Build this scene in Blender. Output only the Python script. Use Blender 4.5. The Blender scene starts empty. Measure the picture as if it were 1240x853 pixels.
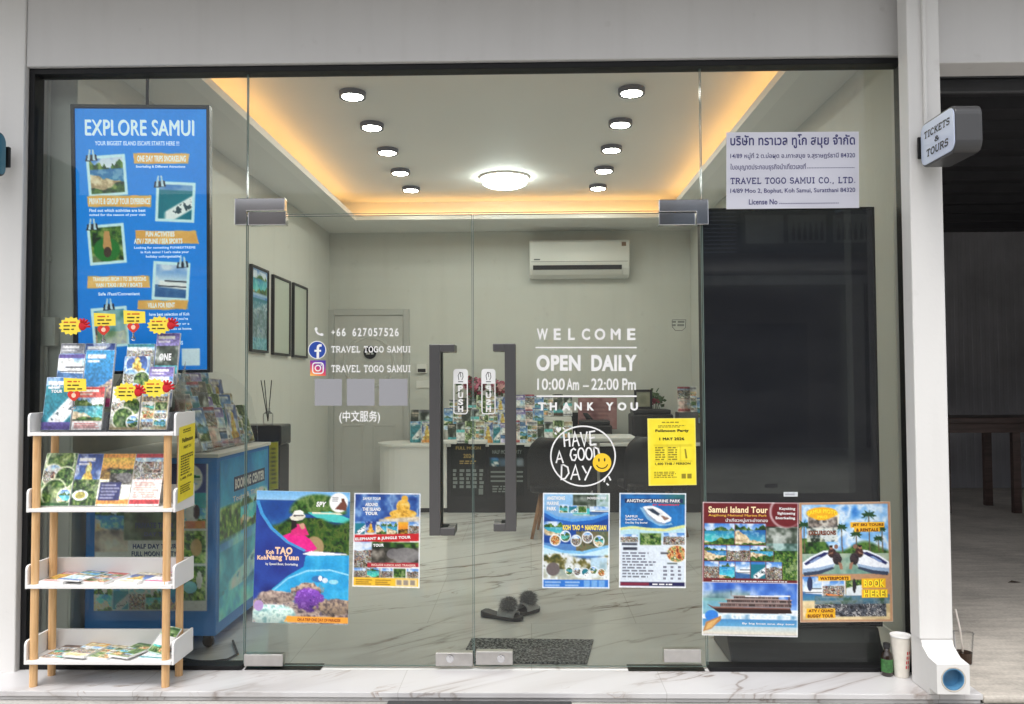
import bpy, math, random
import numpy as np
from mathutils import Vector, Matrix

SC = bpy.context.scene
COL = SC.collection
random.seed(7)

# ------------------------------------------------------------------ camera, world, sun, exposure
F = 1000.0                                  # focal length in photo pixels (photo is 1240 wide)
EYE = Vector((0.0, 0.0, 1.39))
_a = Vector(((642 - 620) / F, -(462 - 426.5) / F, -1)).normalized()
_x = Vector((1, .0046, 0)); _x = (_x - _a * _x.dot(_a)).normalized()
_z = _x.cross(_a)
ROT = Matrix((_x, _a, _z))
cam_d = bpy.data.cameras.new('camera')
cam_d.sensor_fit = 'HORIZONTAL'; cam_d.sensor_width = 36; cam_d.lens = 36 * F / 1240
cam_d.clip_start = .05; cam_d.clip_end = 1000
cam = bpy.data.objects.new('camera', cam_d); COL.objects.link(cam)
cam.matrix_world = Matrix.Translation(EYE) @ ROT.to_4x4()
SC.camera = cam

world = bpy.data.worlds.new('World'); SC.world = world; world.use_nodes = True
wn = world.node_tree.nodes; wl = world.node_tree.links
sky = wn.new('ShaderNodeTexSky'); sky.sky_type = 'NISHITA'; sky.sun_disc = False
sky.sun_elevation = math.radians(64); sky.sun_rotation = math.radians(200)
sky.dust_density = 4; sky.air_density = 1.0
hs = wn.new('ShaderNodeHueSaturation'); hs.inputs['Saturation'].default_value = .22
wl.new(sky.outputs[0], hs.inputs['Color']); wl.new(hs.outputs[0], wn['Background'].inputs[0])
wn['Background'].inputs[1].default_value = .125

sun_d = bpy.data.lights.new('sun', 'SUN'); sun_d.energy = 0.5; sun_d.angle = math.radians(24); sun_d.color = (1, .97, .93)
sun = bpy.data.objects.new('sun', sun_d); COL.objects.link(sun)
_el, _az = math.radians(64), math.radians(200)     # light comes from behind the camera, a little to the left
_dir = Vector((math.sin(_az) * math.cos(_el), math.cos(_az) * math.cos(_el), math.sin(_el)))
sun.rotation_euler = (-_dir).to_track_quat('-Z', 'Y').to_euler()
sun.location = (-3, -6, 9)

vs = SC.view_settings
vs.view_transform = 'Standard'; vs.look = 'None'; vs.exposure = 1.15; vs.gamma = 1
LAMP = 1.75                                   # scale of every indoor lamp
SC.cycles.use_denoising = True
SC.cycles.max_bounces = 10; SC.cycles.transparent_max_bounces = 24
SC.cycles.sample_clamp_indirect = 6
SC.cycles.caustics_reflective = False; SC.cycles.caustics_refractive = False

# ------------------------------------------------------------------ pixel -> place
def at(px, py, Y):
    d = ROT @ Vector(((px - 620) / F, -(py - 426.5) / F, -1))
    t = Y / d.y
    return Vector((d.x * t, Y, EYE.z + d.z * t))
def on_floor(px, py, z=0.0):
    d = ROT @ Vector(((px - 620) / F, -(py - 426.5) / F, -1))
    t = (z - EYE.z) / d.z
    return EYE + d * t
def X(px, Y, py=462): return at(px, py, Y).x
def Z(py, Y, px=642): return at(px, py, Y).z

# ------------------------------------------------------------------ materials
def lin(c):
    c = np.asarray(c, dtype=float)
    return np.where(c <= .04045, c / 12.92, ((c + .055) / 1.055) ** 2.4)
_M = {}
def mat(name, col, rough=.5, metal=0.0, var=0.0, scale=6.0, bump=0.0, bscale=60.0, emit=0.0, ecol=None, alpha=1.0, coat=0.0, spec=.5):
    if name in _M: return _M[name]
    m = bpy.data.materials.new(name); m.use_nodes = True
    nt = m.node_tree; b = nt.nodes['Principled BSDF']
    b.inputs['Base Color'].default_value = (*col, 1)
    b.inputs['Roughness'].default_value = rough; b.inputs['Metallic'].default_value = metal
    b.inputs['Specular IOR Level'].default_value = spec
    if coat: b.inputs['Coat Weight'].default_value = coat
    if emit:
        b.inputs['Emission Color'].default_value = (*(ecol or col), 1); b.inputs['Emission Strength'].default_value = emit
    if alpha < 1: b.inputs['Alpha'].default_value = alpha
    tc = nt.nodes.new('ShaderNodeTexCoord')
    if var:
        n = nt.nodes.new('ShaderNodeTexNoise'); n.inputs['Scale'].default_value = scale; n.inputs['Detail'].default_value = 6
        r = nt.nodes.new('ShaderNodeMapRange'); r.inputs[1].default_value = .3; r.inputs[2].default_value = .7
        r.inputs[3].default_value = 1 - var; r.inputs[4].default_value = 1 + var * .4
        mx = nt.nodes.new('ShaderNodeMix'); mx.data_type = 'RGBA'; mx.blend_type = 'MULTIPLY'; mx.inputs[0].default_value = 1
        mx.inputs[6].default_value = (*col, 1)
        nt.links.new(tc.outputs['Object'], n.inputs['Vector']); nt.links.new(n.outputs[0], r.inputs[0])
        nt.links.new(r.outputs[0], mx.inputs[7]); nt.links.new(mx.outputs[2], b.inputs['Base Color'])
    if bump:
        n2 = nt.nodes.new('ShaderNodeTexNoise'); n2.inputs['Scale'].default_value = bscale; n2.inputs['Detail'].default_value = 4
        bp = nt.nodes.new('ShaderNodeBump'); bp.inputs['Strength'].default_value = bump; bp.inputs['Distance'].default_value = .01
        nt.links.new(tc.outputs['Object'], n2.inputs['Vector']); nt.links.new(n2.outputs[0], bp.inputs['Height'])
        nt.links.new(bp.outputs[0], b.inputs['Normal'])
    _M[name] = m
    return m
def ink(r, g, b, rough=.5):
    return mat('ink_%02x%02x%02x' % (int(r * 255), int(g * 255), int(b * 255)), tuple(lin((r, g, b))), rough)
def print_mat():
    if 'print' in _M: return _M['print']
    m = bpy.data.materials.new('printed_paper'); m.use_nodes = True
    nt = m.node_tree; b = nt.nodes['Principled BSDF']; b.inputs['Roughness'].default_value = .38
    a = nt.nodes.new('ShaderNodeAttribute'); a.attribute_name = 'Col'
    nt.links.new(a.outputs['Color'], b.inputs['Base Color'])
    _M['print'] = m
    return m
def backlit_mat(strength):
    m = print_mat().copy(); m.name = 'backlit_film'; nt = m.node_tree; b = nt.nodes['Principled BSDF']; a = [n for n in nt.nodes if n.type == 'ATTRIBUTE'][0]
    nt.links.new(a.outputs['Color'], b.inputs['Emission Color']); b.inputs['Emission Strength'].default_value = strength; return m
def glass_mat(name, tint, ior=1.45, rough=.0, scale=1.0, dust_haze=0.0):
    m = bpy.data.materials.new(name); m.use_nodes = True
    nt = m.node_tree; nt.nodes.remove(nt.nodes['Principled BSDF']); N = nt.nodes.new; L = nt.links.new
    t = N('ShaderNodeBsdfTransparent'); t.inputs[0].default_value = (*tint, 1)
    g = N('ShaderNodeBsdfGlossy'); g.inputs['Roughness'].default_value = rough
    fr = N('ShaderNodeFresnel'); fr.inputs[0].default_value = ior
    ms = N('ShaderNodeMath'); ms.operation = 'MULTIPLY'; ms.inputs[1].default_value = scale
    mx = N('ShaderNodeMixShader'); L(fr.outputs[0], ms.inputs[0]); L(ms.outputs[0], mx.inputs[0]); L(t.outputs[0], mx.inputs[1]); L(g.outputs[0], mx.inputs[2])
    out = mx
    if dust_haze:                      # dusty, wiped film that also paints a pale haze lifting the blacks
        tc = N('ShaderNodeTexCoord'); mp = N('ShaderNodeMapping'); mp.inputs['Rotation'].default_value = (0, math.radians(24), 0); mp.inputs['Scale'].default_value = (1.2, 1, 5); L(tc.outputs['Object'], mp.inputs[0])
        n = N('ShaderNodeTexNoise'); n.inputs['Scale'].default_value = 1.6; n.inputs['Detail'].default_value = 7; n.inputs['Roughness'].default_value = .65; L(mp.outputs[0], n.inputs[0])
        r = N('ShaderNodeMapRange'); r.inputs[1].default_value = .35; r.inputs[2].default_value = .75; r.inputs[3].default_value = dust_haze * .65; r.inputs[4].default_value = dust_haze * 1.15; L(n.outputs[0], r.inputs[0])
        d = N('ShaderNodeBsdfDiffuse'); d.inputs[0].default_value = (.7, .7, .7, 1); out = N('ShaderNodeMixShader'); L(r.outputs[0], out.inputs[0]); L(mx.outputs[0], out.inputs[1]); L(d.outputs[0], out.inputs[2])
    L(out.outputs[0], nt.nodes['Material Output'].inputs[0])
    return m
def marble_mat(name, base, vein, tile=(.8, 1.6), rough=.18, off=(0, 0, 0), density=1.0):
    m = bpy.data.materials.new(name); m.use_nodes = True
    nt = m.node_tree; N = nt.nodes.new; L = nt.links.new
    b = nt.nodes['Principled BSDF']; b.inputs['Roughness'].default_value = rough
    tc = N('ShaderNodeTexCoord')
    mp = N('ShaderNodeMapping'); mp.vector_type = 'TEXTURE'; mp.inputs['Rotation'].default_value = (0, 0, math.radians(33)); mp.inputs['Scale'].default_value = (2.3, .5, 1)
    mp.inputs['Location'].default_value = off
    L(tc.outputs['Object'], mp.inputs[0])
    def ridge(scale, width, dist, det=5):
        n = N('ShaderNodeTexNoise'); n.inputs['Scale'].default_value = scale; n.inputs['Detail'].default_value = det
        n.inputs['Distortion'].default_value = dist
        L(mp.outputs[0], n.inputs[0])
        s = N('ShaderNodeMath'); s.operation = 'SUBTRACT'; s.inputs[1].default_value = .5; L(n.outputs[0], s.inputs[0])
        a = N('ShaderNodeMath'); a.operation = 'ABSOLUTE'; L(s.outputs[0], a.inputs[0])
        r = N('ShaderNodeMapRange'); r.inputs[1].default_value = 0; r.inputs[2].default_value = width; r.inputs[3].default_value = 1; r.inputs[4].default_value = 0
        L(a.outputs[0], r.inputs[0]); return r
    def gate(scale, lo, hi):
        n = N('ShaderNodeTexNoise'); n.inputs['Scale'].default_value = scale; n.inputs['Detail'].default_value = 2
        L(tc.outputs['Object'], n.inputs[0])
        r = N('ShaderNodeMapRange'); r.inputs[1].default_value = lo; r.inputs[2].default_value = hi; L(n.outputs[0], r.inputs[0]); return r
    def mul(p, q):
        k = N('ShaderNodeMath'); k.operation = 'MULTIPLY'; L(p.outputs[0], k.inputs[0]); L(q.outputs[0], k.inputs[1]); return k
    v1 = mul(ridge(1.25 * density, .014, .7, 7), gate(1.1, .4, .62)); v2 = mul(ridge(2.6 * density, .012, 1.0, 6), gate(2.2, .5, .72))
    v3 = mul(ridge(1.25 * density, .075, .7, 7), gate(.9, .36, .7))
    mx3 = N('ShaderNodeMix'); mx3.data_type = 'RGBA'; mx3.inputs[6].default_value = (*base, 1)
    mx3.inputs[7].default_value = (*[x * .62 + y * .38 for x, y in zip(base, vein)], 1); L(v3.outputs[0], mx3.inputs[0])
    mx1 = N('ShaderNodeMix'); mx1.data_type = 'RGBA'; L(mx3.outputs[2], mx1.inputs[6]); mx1.inputs[7].default_value = (*vein, 1); L(v1.outputs[0], mx1.inputs[0])
    mx2 = N('ShaderNodeMix'); mx2.data_type = 'RGBA'; L(mx1.outputs[2], mx2.inputs[6])
    mx2.inputs[7].default_value = (vein[0] * 1.3, vein[1] * 1.2, vein[2] * 1.1, 1); L(v2.outputs[0], mx2.inputs[0])
    br = N('ShaderNodeTexBrick'); br.offset = 0.5; br.inputs['Scale'].default_value = 1
    br.inputs['Brick Width'].default_value = tile[0]; br.inputs['Row Height'].default_value = tile[1]
    br.inputs['Mortar Size'].default_value = .0022; br.inputs['Color1'].default_value = (1, 1, 1, 1); br.inputs['Color2'].default_value = (.97, .97, .97, 1)
    br.inputs['Mortar'].default_value = (.76, .75, .73, 1)
    L(tc.outputs['Object'], br.inputs[0])
    fin = N('ShaderNodeMix'); fin.data_type = 'RGBA'; fin.blend_type = 'MULTIPLY'; fin.inputs[0].default_value = 1
    L(mx2.outputs[2], fin.inputs[6]); L(br.outputs[0], fin.inputs[7]); L(fin.outputs[2], b.inputs['Base Color'])
    return m
def concrete_mat(name, col, rough=.85, sc=1.0):
    m = bpy.data.materials.new(name); m.use_nodes = True
    nt = m.node_tree; N = nt.nodes.new; L = nt.links.new
    b = nt.nodes['Principled BSDF']; b.inputs['Roughness'].default_value = rough
    tc = N('ShaderNodeTexCoord')
    n1 = N('ShaderNodeTexNoise'); n1.inputs['Scale'].default_value = 1.7 * sc; n1.inputs['Detail'].default_value = 8; L(tc.outputs['Object'], n1.inputs[0])
    n2 = N('ShaderNodeTexNoise'); n2.inputs['Scale'].default_value = 70 * sc; n2.inputs['Detail'].default_value = 4; L(tc.outputs['Object'], n2.inputs[0])
    mp = N('ShaderNodeMapping'); mp.inputs['Scale'].default_value = (1, 5, 1); L(tc.outputs['Object'], mp.inputs[0])
    n3 = N('ShaderNodeTexNoise'); n3.inputs['Scale'].default_value = 4 * sc; n3.inputs['Detail'].default_value = 6; L(mp.outputs[0], n3.inputs[0])
    cr = N('ShaderNodeValToRGB'); cr.color_ramp.elements[0].position = .3; cr.color_ramp.elements[1].position = .72
    cr.color_ramp.elements[0].color = (*[c * .66 for c in col], 1); cr.color_ramp.elements[1].color = (*[c * 1.12 for c in col], 1)
    ad = N('ShaderNodeMath'); ad.operation = 'ADD'; L(n1.outputs[0], ad.inputs[0])
    sb = N('ShaderNodeMath'); sb.operation = 'MULTIPLY_ADD'; sb.inputs[1].default_value = .5; sb.inputs[2].default_value = -.25; L(n2.outputs[0], sb.inputs[0])
    sc3 = N('ShaderNodeMath'); sc3.operation = 'MULTIPLY_ADD'; sc3.inputs[1].default_value = .6; sc3.inputs[2].default_value = -.3; L(n3.outputs[0], sc3.inputs[0])
    ad2 = N('ShaderNodeMath'); ad2.operation = 'ADD'; L(sb.outputs[0], ad2.inputs[0]); L(sc3.outputs[0], ad2.inputs[1])
    L(ad2.outputs[0], ad.inputs[1]); L(ad.outputs[0], cr.inputs[0]); L(cr.outputs[0], b.inputs['Base Color'])
    bp = N('ShaderNodeBump'); bp.inputs['Strength'].default_value = .35; bp.inputs['Distance'].default_value = .004
    L(n2.outputs[0], bp.inputs['Height']); L(bp.outputs[0], b.inputs['Normal'])
    return m
def wood_mat(name, c0, c1, scale=14, axis=2, rough=.5):
    m = bpy.data.materials.new(name); m.use_nodes = True
    nt = m.node_tree; N = nt.nodes.new; L = nt.links.new
    b = nt.nodes['Principled BSDF']; b.inputs['Roughness'].default_value = rough
    tc = N('ShaderNodeTexCoord'); mp = N('ShaderNodeMapping'); s = [scale * 3] * 3; s[axis] = scale * .25; mp.inputs['Scale'].default_value = s
    n = N('ShaderNodeTexNoise'); n.inputs['Scale'].default_value = 1.5; n.inputs['Detail'].default_value = 5; n.inputs['Distortion'].default_value = .6
    cr = N('ShaderNodeValToRGB'); cr.color_ramp.elements[0].position = .35; cr.color_ramp.elements[1].position = .65
    cr.color_ramp.elements[0].color = (*c0, 1); cr.color_ramp.elements[1].color = (*c1, 1)
    L(tc.outputs['Object'], mp.inputs[0]); L(mp.outputs[0], n.inputs[0]); L(n.outputs[0], cr.inputs[0]); L(cr.outputs[0], b.inputs['Base Color'])
    return m

def wall_mat(name, col, dirt):
    m = bpy.data.materials.new(name); m.use_nodes = True
    nt = m.node_tree; N = nt.nodes.new; L = nt.links.new; b = nt.nodes['Principled BSDF']; b.inputs['Roughness'].default_value = .55
    tc = N('ShaderNodeTexCoord'); mp = N('ShaderNodeMapping'); mp.inputs['Scale'].default_value = (9, 9, .7); L(tc.outputs['Object'], mp.inputs[0])
    def nz(src, scale, lo, hi, a, det=6):
        n = N('ShaderNodeTexNoise'); n.inputs['Scale'].default_value = scale; n.inputs['Detail'].default_value = det; L(src, n.inputs[0])
        r = N('ShaderNodeMapRange'); r.inputs[1].default_value = lo; r.inputs[2].default_value = hi; r.inputs[3].default_value = 1; r.inputs[4].default_value = 1 - a; L(n.outputs[0], r.inputs[0]); return n, r
    _, r1 = nz(mp.outputs[0], 1, .5, .75, dirt); _, r2 = nz(tc.outputs['Object'], 1.1, .4, .7, dirt); _, r3 = nz(tc.outputs['Object'], 9, .66, .76, dirt * 2.2)
    m1 = N('ShaderNodeMath'); m1.operation = 'MULTIPLY'; L(r1.outputs[0], m1.inputs[0]); L(r2.outputs[0], m1.inputs[1])
    m2 = N('ShaderNodeMath'); m2.operation = 'MULTIPLY'; L(m1.outputs[0], m2.inputs[0]); L(r3.outputs[0], m2.inputs[1])
    mx = N('ShaderNodeMix'); mx.data_type = 'RGBA'; mx.inputs[6].default_value = (col[0] * .35, col[1] * .32, col[2] * .28, 1); mx.inputs[7].default_value = (*col, 1)
    L(m2.outputs[0], mx.inputs[0]); L(mx.outputs[2], b.inputs['Base Color'])
    n4 = N('ShaderNodeTexNoise'); n4.inputs['Scale'].default_value = 26; n4.inputs['Detail'].default_value = 5; L(tc.outputs['Object'], n4.inputs[0])
    bp = N('ShaderNodeBump'); bp.inputs['Strength'].default_value = .12; bp.inputs['Distance'].default_value = .01; L(n4.outputs[0], bp.inputs['Height']); L(bp.outputs[0], b.inputs['Normal'])
    return m
M_wall = wall_mat('white_wall_paint', (.66, .665, .625), .06)
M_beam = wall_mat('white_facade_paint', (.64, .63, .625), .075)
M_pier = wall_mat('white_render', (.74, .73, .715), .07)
M_ceil = mat('ceiling_paint', (.76, .755, .73), .65, var=.03, scale=1)
M_trim = mat('trim_paint', (.8, .79, .76), .5)
M_black = mat('black_aluminium', (.01, .01, .011), .5, var=.2, spec=.25)
M_chrome = mat('polished_steel', (.72, .72, .74), .09, 1.0)
M_brushed = mat('brushed_steel', (.62, .6, .58), .32, 1.0, var=.08, scale=30)
M_handle = mat('dark_nickel', (.14, .137, .14), .33, .7)
M_white = mat('white_lacquer', (.82, .81, .8), .4, var=.03, scale=5)
M_vinyl = mat('white_vinyl', (.84, .84, .84), .55)
M_beech = wood_mat('beech_wood', tuple(lin((.80, .62, .42))), tuple(lin((.89, .73, .53))))
M_darkplastic = mat('black_plastic', (.018, .018, .02), .45, var=.15)
M_leather = mat('black_leatherette', (.014, .014, .017), .5, bump=.1, bscale=120)
M_glass = glass_mat('tinted_glass', (.865, .925, .862), 1.45, scale=1.0, dust_haze=.026)
M_edge = mat('glass_edge', (.14, .2, .18), .2)
M_acrylic = glass_mat('clear_acrylic', (.97, .975, .98), 1.35, scale=.7)
M_cup = glass_mat('thin_clear_plastic', (.97, .97, .965), 1.22, scale=.7)
M_blue = mat('blue_laminate', tuple(lin((.19, .55, .9))), .4, var=.05)
M_paper = mat('white_paper', (.82, .82, .81), .6)
M_marble = marble_mat('marble_tile', (.87, .87, .86), (.25, .2, .16), (1.2, 1.2), .09)
M_step = marble_mat('marble_step', (.6, .59, .595), (.2, .145, .115), (1.2, 6), .3, off=(3.1, 1.2, 0), density=1.25)
M_ground = concrete_mat('street_concrete', (.44, .43, .40))
M_cfloor = concrete_mat('garage_concrete', (.56, .515, .455))

# ------------------------------------------------------------------ mesh building
class MB:
    def __init__(s): s.v = []; s.f = []; s.m = []; s.c = {}
    def add(s, verts, faces, m=0, cols=None):
        o = len(s.v); s.v.extend([tuple(p) for p in verts])
        for f in faces: s.f.append(tuple(i + o for i in f)); s.m.append(m)
        if cols is not None:
            for i, c in enumerate(cols): s.c[o + i] = tuple(c)
        return s
    def box(s, x0, x1, y0, y1, z0, z1, m=0):
        x0, x1 = sorted((x0, x1)); y0, y1 = sorted((y0, y1)); z0, z1 = sorted((z0, z1))
        v = [(x, y, z) for z in (z0, z1) for y in (y0, y1) for x in (x0, x1)]
        return s.add(v, [(0, 2, 3, 1), (4, 5, 7, 6), (0, 1, 5, 4), (2, 6, 7, 3), (0, 4, 6, 2), (1, 3, 7, 5)], m)
    def prism(s, pts, f0, f1, m=0):
        """pts: outline, f0/f1 turn an outline point into the two ends of its edge"""
        n = len(pts); v = [f0(*p) for p in pts] + [f1(*p) for p in pts]
        fs = [tuple(range(n - 1, -1, -1)), tuple(range(n, 2 * n))] + [(i, (i + 1) % n, n + (i + 1) % n, n + i) for i in range(n)]
        return s.add(v, fs, m)
    def prism_xz(s, pts, y0, y1, m=0): return s.prism(pts, lambda a, b: (a, y0, b), lambda a, b: (a, y1, b), m)
    def prism_xy(s, pts, z0, z1, m=0): return s.prism(pts[::-1], lambda a, b: (a, b, z0), lambda a, b: (a, b, z1), m)
    def prism_yz(s, pts, x0, x1, m=0): return s.prism(pts[::-1], lambda a, b: (x0, a, b), lambda a, b: (x1, a, b), m)
    def tube(s, pts, r, seg=10, m=0, caps=True):
        pts = [Vector(p) for p in pts]; rs = r if isinstance(r, (list, tuple)) else [r] * len(pts)
        v = []; n = len(pts); u = None
        for i, p in enumerate(pts):
            t = (pts[min(i + 1, n - 1)] - pts[max(i - 1, 0)]).normalized()
            if u is None: u = t.orthogonal().normalized()
            u = (u - t * u.dot(t)).normalized(); w = t.cross(u)
            for k in range(seg):
                a = 2 * math.pi * k / seg; v.append(p + (u * math.cos(a) + w * math.sin(a)) * rs[i])
        fs = [(i * seg + k, i * seg + (k + 1) % seg, (i + 1) * seg + (k + 1) % seg, (i + 1) * seg + k) for i in range(n - 1) for k in range(seg)]
        if caps: fs += [tuple(range(seg - 1, -1, -1)), tuple((n - 1) * seg + k for k in range(seg))]
        return s.add(v, fs, m)
    def lathe(s, prof, c=(0, 0, 0), seg=28, m=0, axis='z', caps=True):
        v = []; n = len(prof)
        for r, h in prof:
            for k in range(seg):
                a = 2 * math.pi * k / seg; p = (r * math.cos(a), r * math.sin(a), h)
                if axis == 'y': p = (p[0], h, p[1])
                v.append((c[0] + p[0], c[1] + p[1], c[2] + p[2]))
        fs = [(i * seg + k, i * seg + (k + 1) % seg, (i + 1) * seg + (k + 1) % seg, (i + 1) * seg + k) for i in range(n - 1) for k in range(seg)]
        if caps and prof[0][0] > 1e-6: fs.append(tuple(range(seg - 1, -1, -1)))
        if caps and prof[-1][0] > 1e-6: fs.append(tuple((n - 1) * seg + k for k in range(seg)))
        return s.add(v, fs, m)
    def ball(s, c, r, seg=12, m=0, jit=0.0, rng=random):
        v = []; rr = r if isinstance(r, (tuple, list)) else (r, r, r)
        rings = seg // 2
        for i in range(rings + 1):
            t = math.pi * i / rings
            for k in range(seg):
                a = 2 * math.pi * k / seg; j = 1 + (rng.random() - .5) * jit
                v.append((c[0] + rr[0] * j * math.sin(t) * math.cos(a), c[1] + rr[1] * j * math.sin(t) * math.sin(a), c[2] + rr[2] * j * math.cos(t)))
        fs = [(i * seg + k, (i + 1) * seg + k, (i + 1) * seg + (k + 1) % seg, i * seg + (k + 1) % seg) for i in range(rings) for k in range(seg)]
        return s.add(v, fs, m)
    def ribbon(s, mp, pts, w, m=0, off=.0006, closed=False):
        """a flat stroke of width w along pts; mp turns (a, b, off) into a place"""
        P = [Vector(p) for p in pts]; n = len(P)
        if n < 2: return s
        v = []
        for i in range(n):
            p0 = P[i - 1] if (i > 0 or closed) else P[i]; p1 = P[(i + 1) % n] if (i < n - 1 or closed) else P[i]
            d0 = (P[i] - p0); d1 = (p1 - P[i])
            t = ((d0.normalized() if d0.length > 1e-9 else Vector((0, 0))) + (d1.normalized() if d1.length > 1e-9 else Vector((0, 0))))
            if t.length < 1e-6: t = d1 if d1.length > 1e-9 else d0
            t.normalize(); nn = Vector((-t.y, t.x))
            k = 1.0
            if d0.length > 1e-9: k = 1 / max(.45, abs(nn.dot(Vector((-d0.y, d0.x)).normalized())))
            v.append(mp(P[i].x + nn.x * w / 2 * k, P[i].y + nn.y * w / 2 * k, off)); v.append(mp(P[i].x - nn.x * w / 2 * k, P[i].y - nn.y * w / 2 * k, off))
        fs = [(2 * i, 2 * i + 1, 2 * ((i + 1) % n) + 1, 2 * ((i + 1) % n)) for i in range(n if closed else n - 1)]
        return s.add(v, fs, m)
    def poly(s, mp, pts, m=0, off=.0006): return s.add([mp(a, b, off) for a, b in pts], [tuple(range(len(pts)))], m)
    def rect(s, mp, a0, b0, a1, b1, m=0, off=.0006):
        if m != -1: s.mark()
        return s.poly(mp, [(a0, b0), (a1, b0), (a1, b1), (a0, b1)], m, off)
    def disc(s, mp, a, b, ra, rb, m=0, off=.0006, n=28):
        return s.poly(mp, [(a + ra * math.cos(2 * math.pi * k / n), b + rb * math.sin(2 * math.pi * k / n)) for k in range(n)], m, off)
    def mark(s): s.seg = getattr(s, 'seg', []); s.seg.append(len(s.f))
    def build_blocks(s, name, mats, parent, gap=.018):
        """one part per block of lettering that stands apart"""
        mats = mats if isinstance(mats, (list, tuple)) else [mats]
        cut = sorted(set([0] + getattr(s, 'seg', []) + [len(s.f)])); V = np.array(s.v); segs = []
        for a, b in zip(cut, cut[1:]):
            ids = sorted({i for f in s.f[a:b] for i in f}); P = V[ids]; segs.append([a, b, P.min(0), P.max(0)])
        own = list(range(len(segs)))
        def root(i):
            while own[i] != i: i = own[i]
            return i
        for i in range(len(segs)):
            for j in range(i):
                d = np.maximum(0, np.maximum(segs[i][2] - segs[j][3], segs[j][2] - segs[i][3]))
                if np.linalg.norm(d) < gap: own[root(i)] = root(j)
        for r in sorted({root(i) for i in range(len(segs))}):
            m = MB(); remap = {}
            for i, sg in enumerate(segs):
                if root(i) != r: continue
                for f, k in zip(s.f[sg[0]:sg[1]], s.m[sg[0]:sg[1]]):
                    for q in f:
                        if q not in remap: remap[q] = len(m.v); m.v.append(s.v[q])
                    m.f.append(tuple(remap[q] for q in f)); m.m.append(k)
            m.build(name, mats, parent)
    def text(s, mp, body, a0, b0, a1, b1, m=0, off=.0008, bold=.02, shear=0, slab=False):
        """lettering whose ink fills the box a0..a1 (along) b0 (top)..b1 (foot)"""
        s.mark(); v, fs = slab_glyphs(body) if slab else glyphs(body, bold, shear)
        if slab and shear: v = [(x + shear * y, y, l) for x, y, l in v]
        xs = [p[0] for p in v]; ys = [p[1] for p in v]
        x0, x1, y0, y1 = min(xs), max(xs), min(ys), max(ys)
        w = [mp(a0 + (p[0] - x0) / (x1 - x0) * (a1 - a0), b1 + (p[1] - y0) / max(1e-6, y1 - y0) * (b0 - b1), off + p[2]) for p in v]
        return s.add(w, fs, m)
    def dashes(s, mp, a0, b0, a1, b1, rows, m=0, off=.0007, fill=.55, rng=random, ragged=.35):
        """rows of small print too fine to read"""
        for r in range(rows):
            s.mark(); b = b0 + (b1 - b0) * (r + .5) / rows; h = (b1 - b0) / rows * fill * .5
            a = a0; end = a1 - (a1 - a0) * rng.random() * ragged
            while a < end:
                l = (abs(b1 - b0) / rows) * (1.0 + 2.6 * rng.random()); e = min(a + l, end)
                s.rect(mp, a, b - h, e, b + h, m, off); a = e + l * .18 + (abs(b1 - b0) / rows) * .3
        return s
    def build(s, name, mats, parent=None, loc=None, smooth=False, bevel=0.0, seg=2):
        if not isinstance(mats, (list, tuple)): mats = [mats]
        me = bpy.data.meshes.new(name)
        o0 = Vector(parent['_at']) if parent is not None else Vector(loc if loc is not None else (0, 0, 0))
        V = np.array(s.v, dtype=float) - np.array(o0)
        me.from_pydata(V.tolist(), [], s.f)
        for k in mats: me.materials.append(k)
        if len(mats) > 1: me.polygons.foreach_set('material_index', s.m)
        if smooth: me.polygons.foreach_set('use_smooth', [True] * len(me.polygons))
        if s.c:
            ca = me.color_attributes.new('Col', 'FLOAT_COLOR', 'POINT')
            buf = np.ones((len(s.v), 4)); buf[:, :3] = .8
            idx = np.fromiter(s.c.keys(), dtype=int); buf[idx, :3] = np.array(list(s.c.values()))
            ca.data.foreach_set('color', buf.ravel())
        me.update()
        o = bpy.data.objects.new(name, me); COL.objects.link(o)
        if parent is not None: o.parent = parent
        else: o.location = o0
        o['_at'] = tuple(o0)
        if bevel:
            b = o.modifiers.new('edge', 'BEVEL'); b.width = bevel; b.segments = seg; b.limit_method = 'ANGLE'; b.angle_limit = math.radians(40)
        return o
def tag(o, label=None, cat=None, group=None, kind=None):
    if label: o['label'] = label
    if cat: o['category'] = cat
    if group: o['group'] = group
    if kind: o['kind'] = kind
    return o
def empty(name, loc, label=None, cat=None, group=None):
    o = bpy.data.objects.new(name, None); COL.objects.link(o); o.location = loc; o.empty_display_size = .1
    o['_at'] = tuple(loc)
    return tag(o, label, cat, group)
def dup(o, loc, label=None, rot=None, group=None):
    r = o.copy(); COL.objects.link(r); r.location = loc
    if rot is not None: r.rotation_euler = rot
    if label: r['label'] = label
    if group: r['group'] = group
    for ch in list(o.children):
        c = ch.copy(); COL.objects.link(c); c.parent = r
        for g in list(ch.children):
            d = g.copy(); COL.objects.link(d); d.parent = c
    return r

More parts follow.
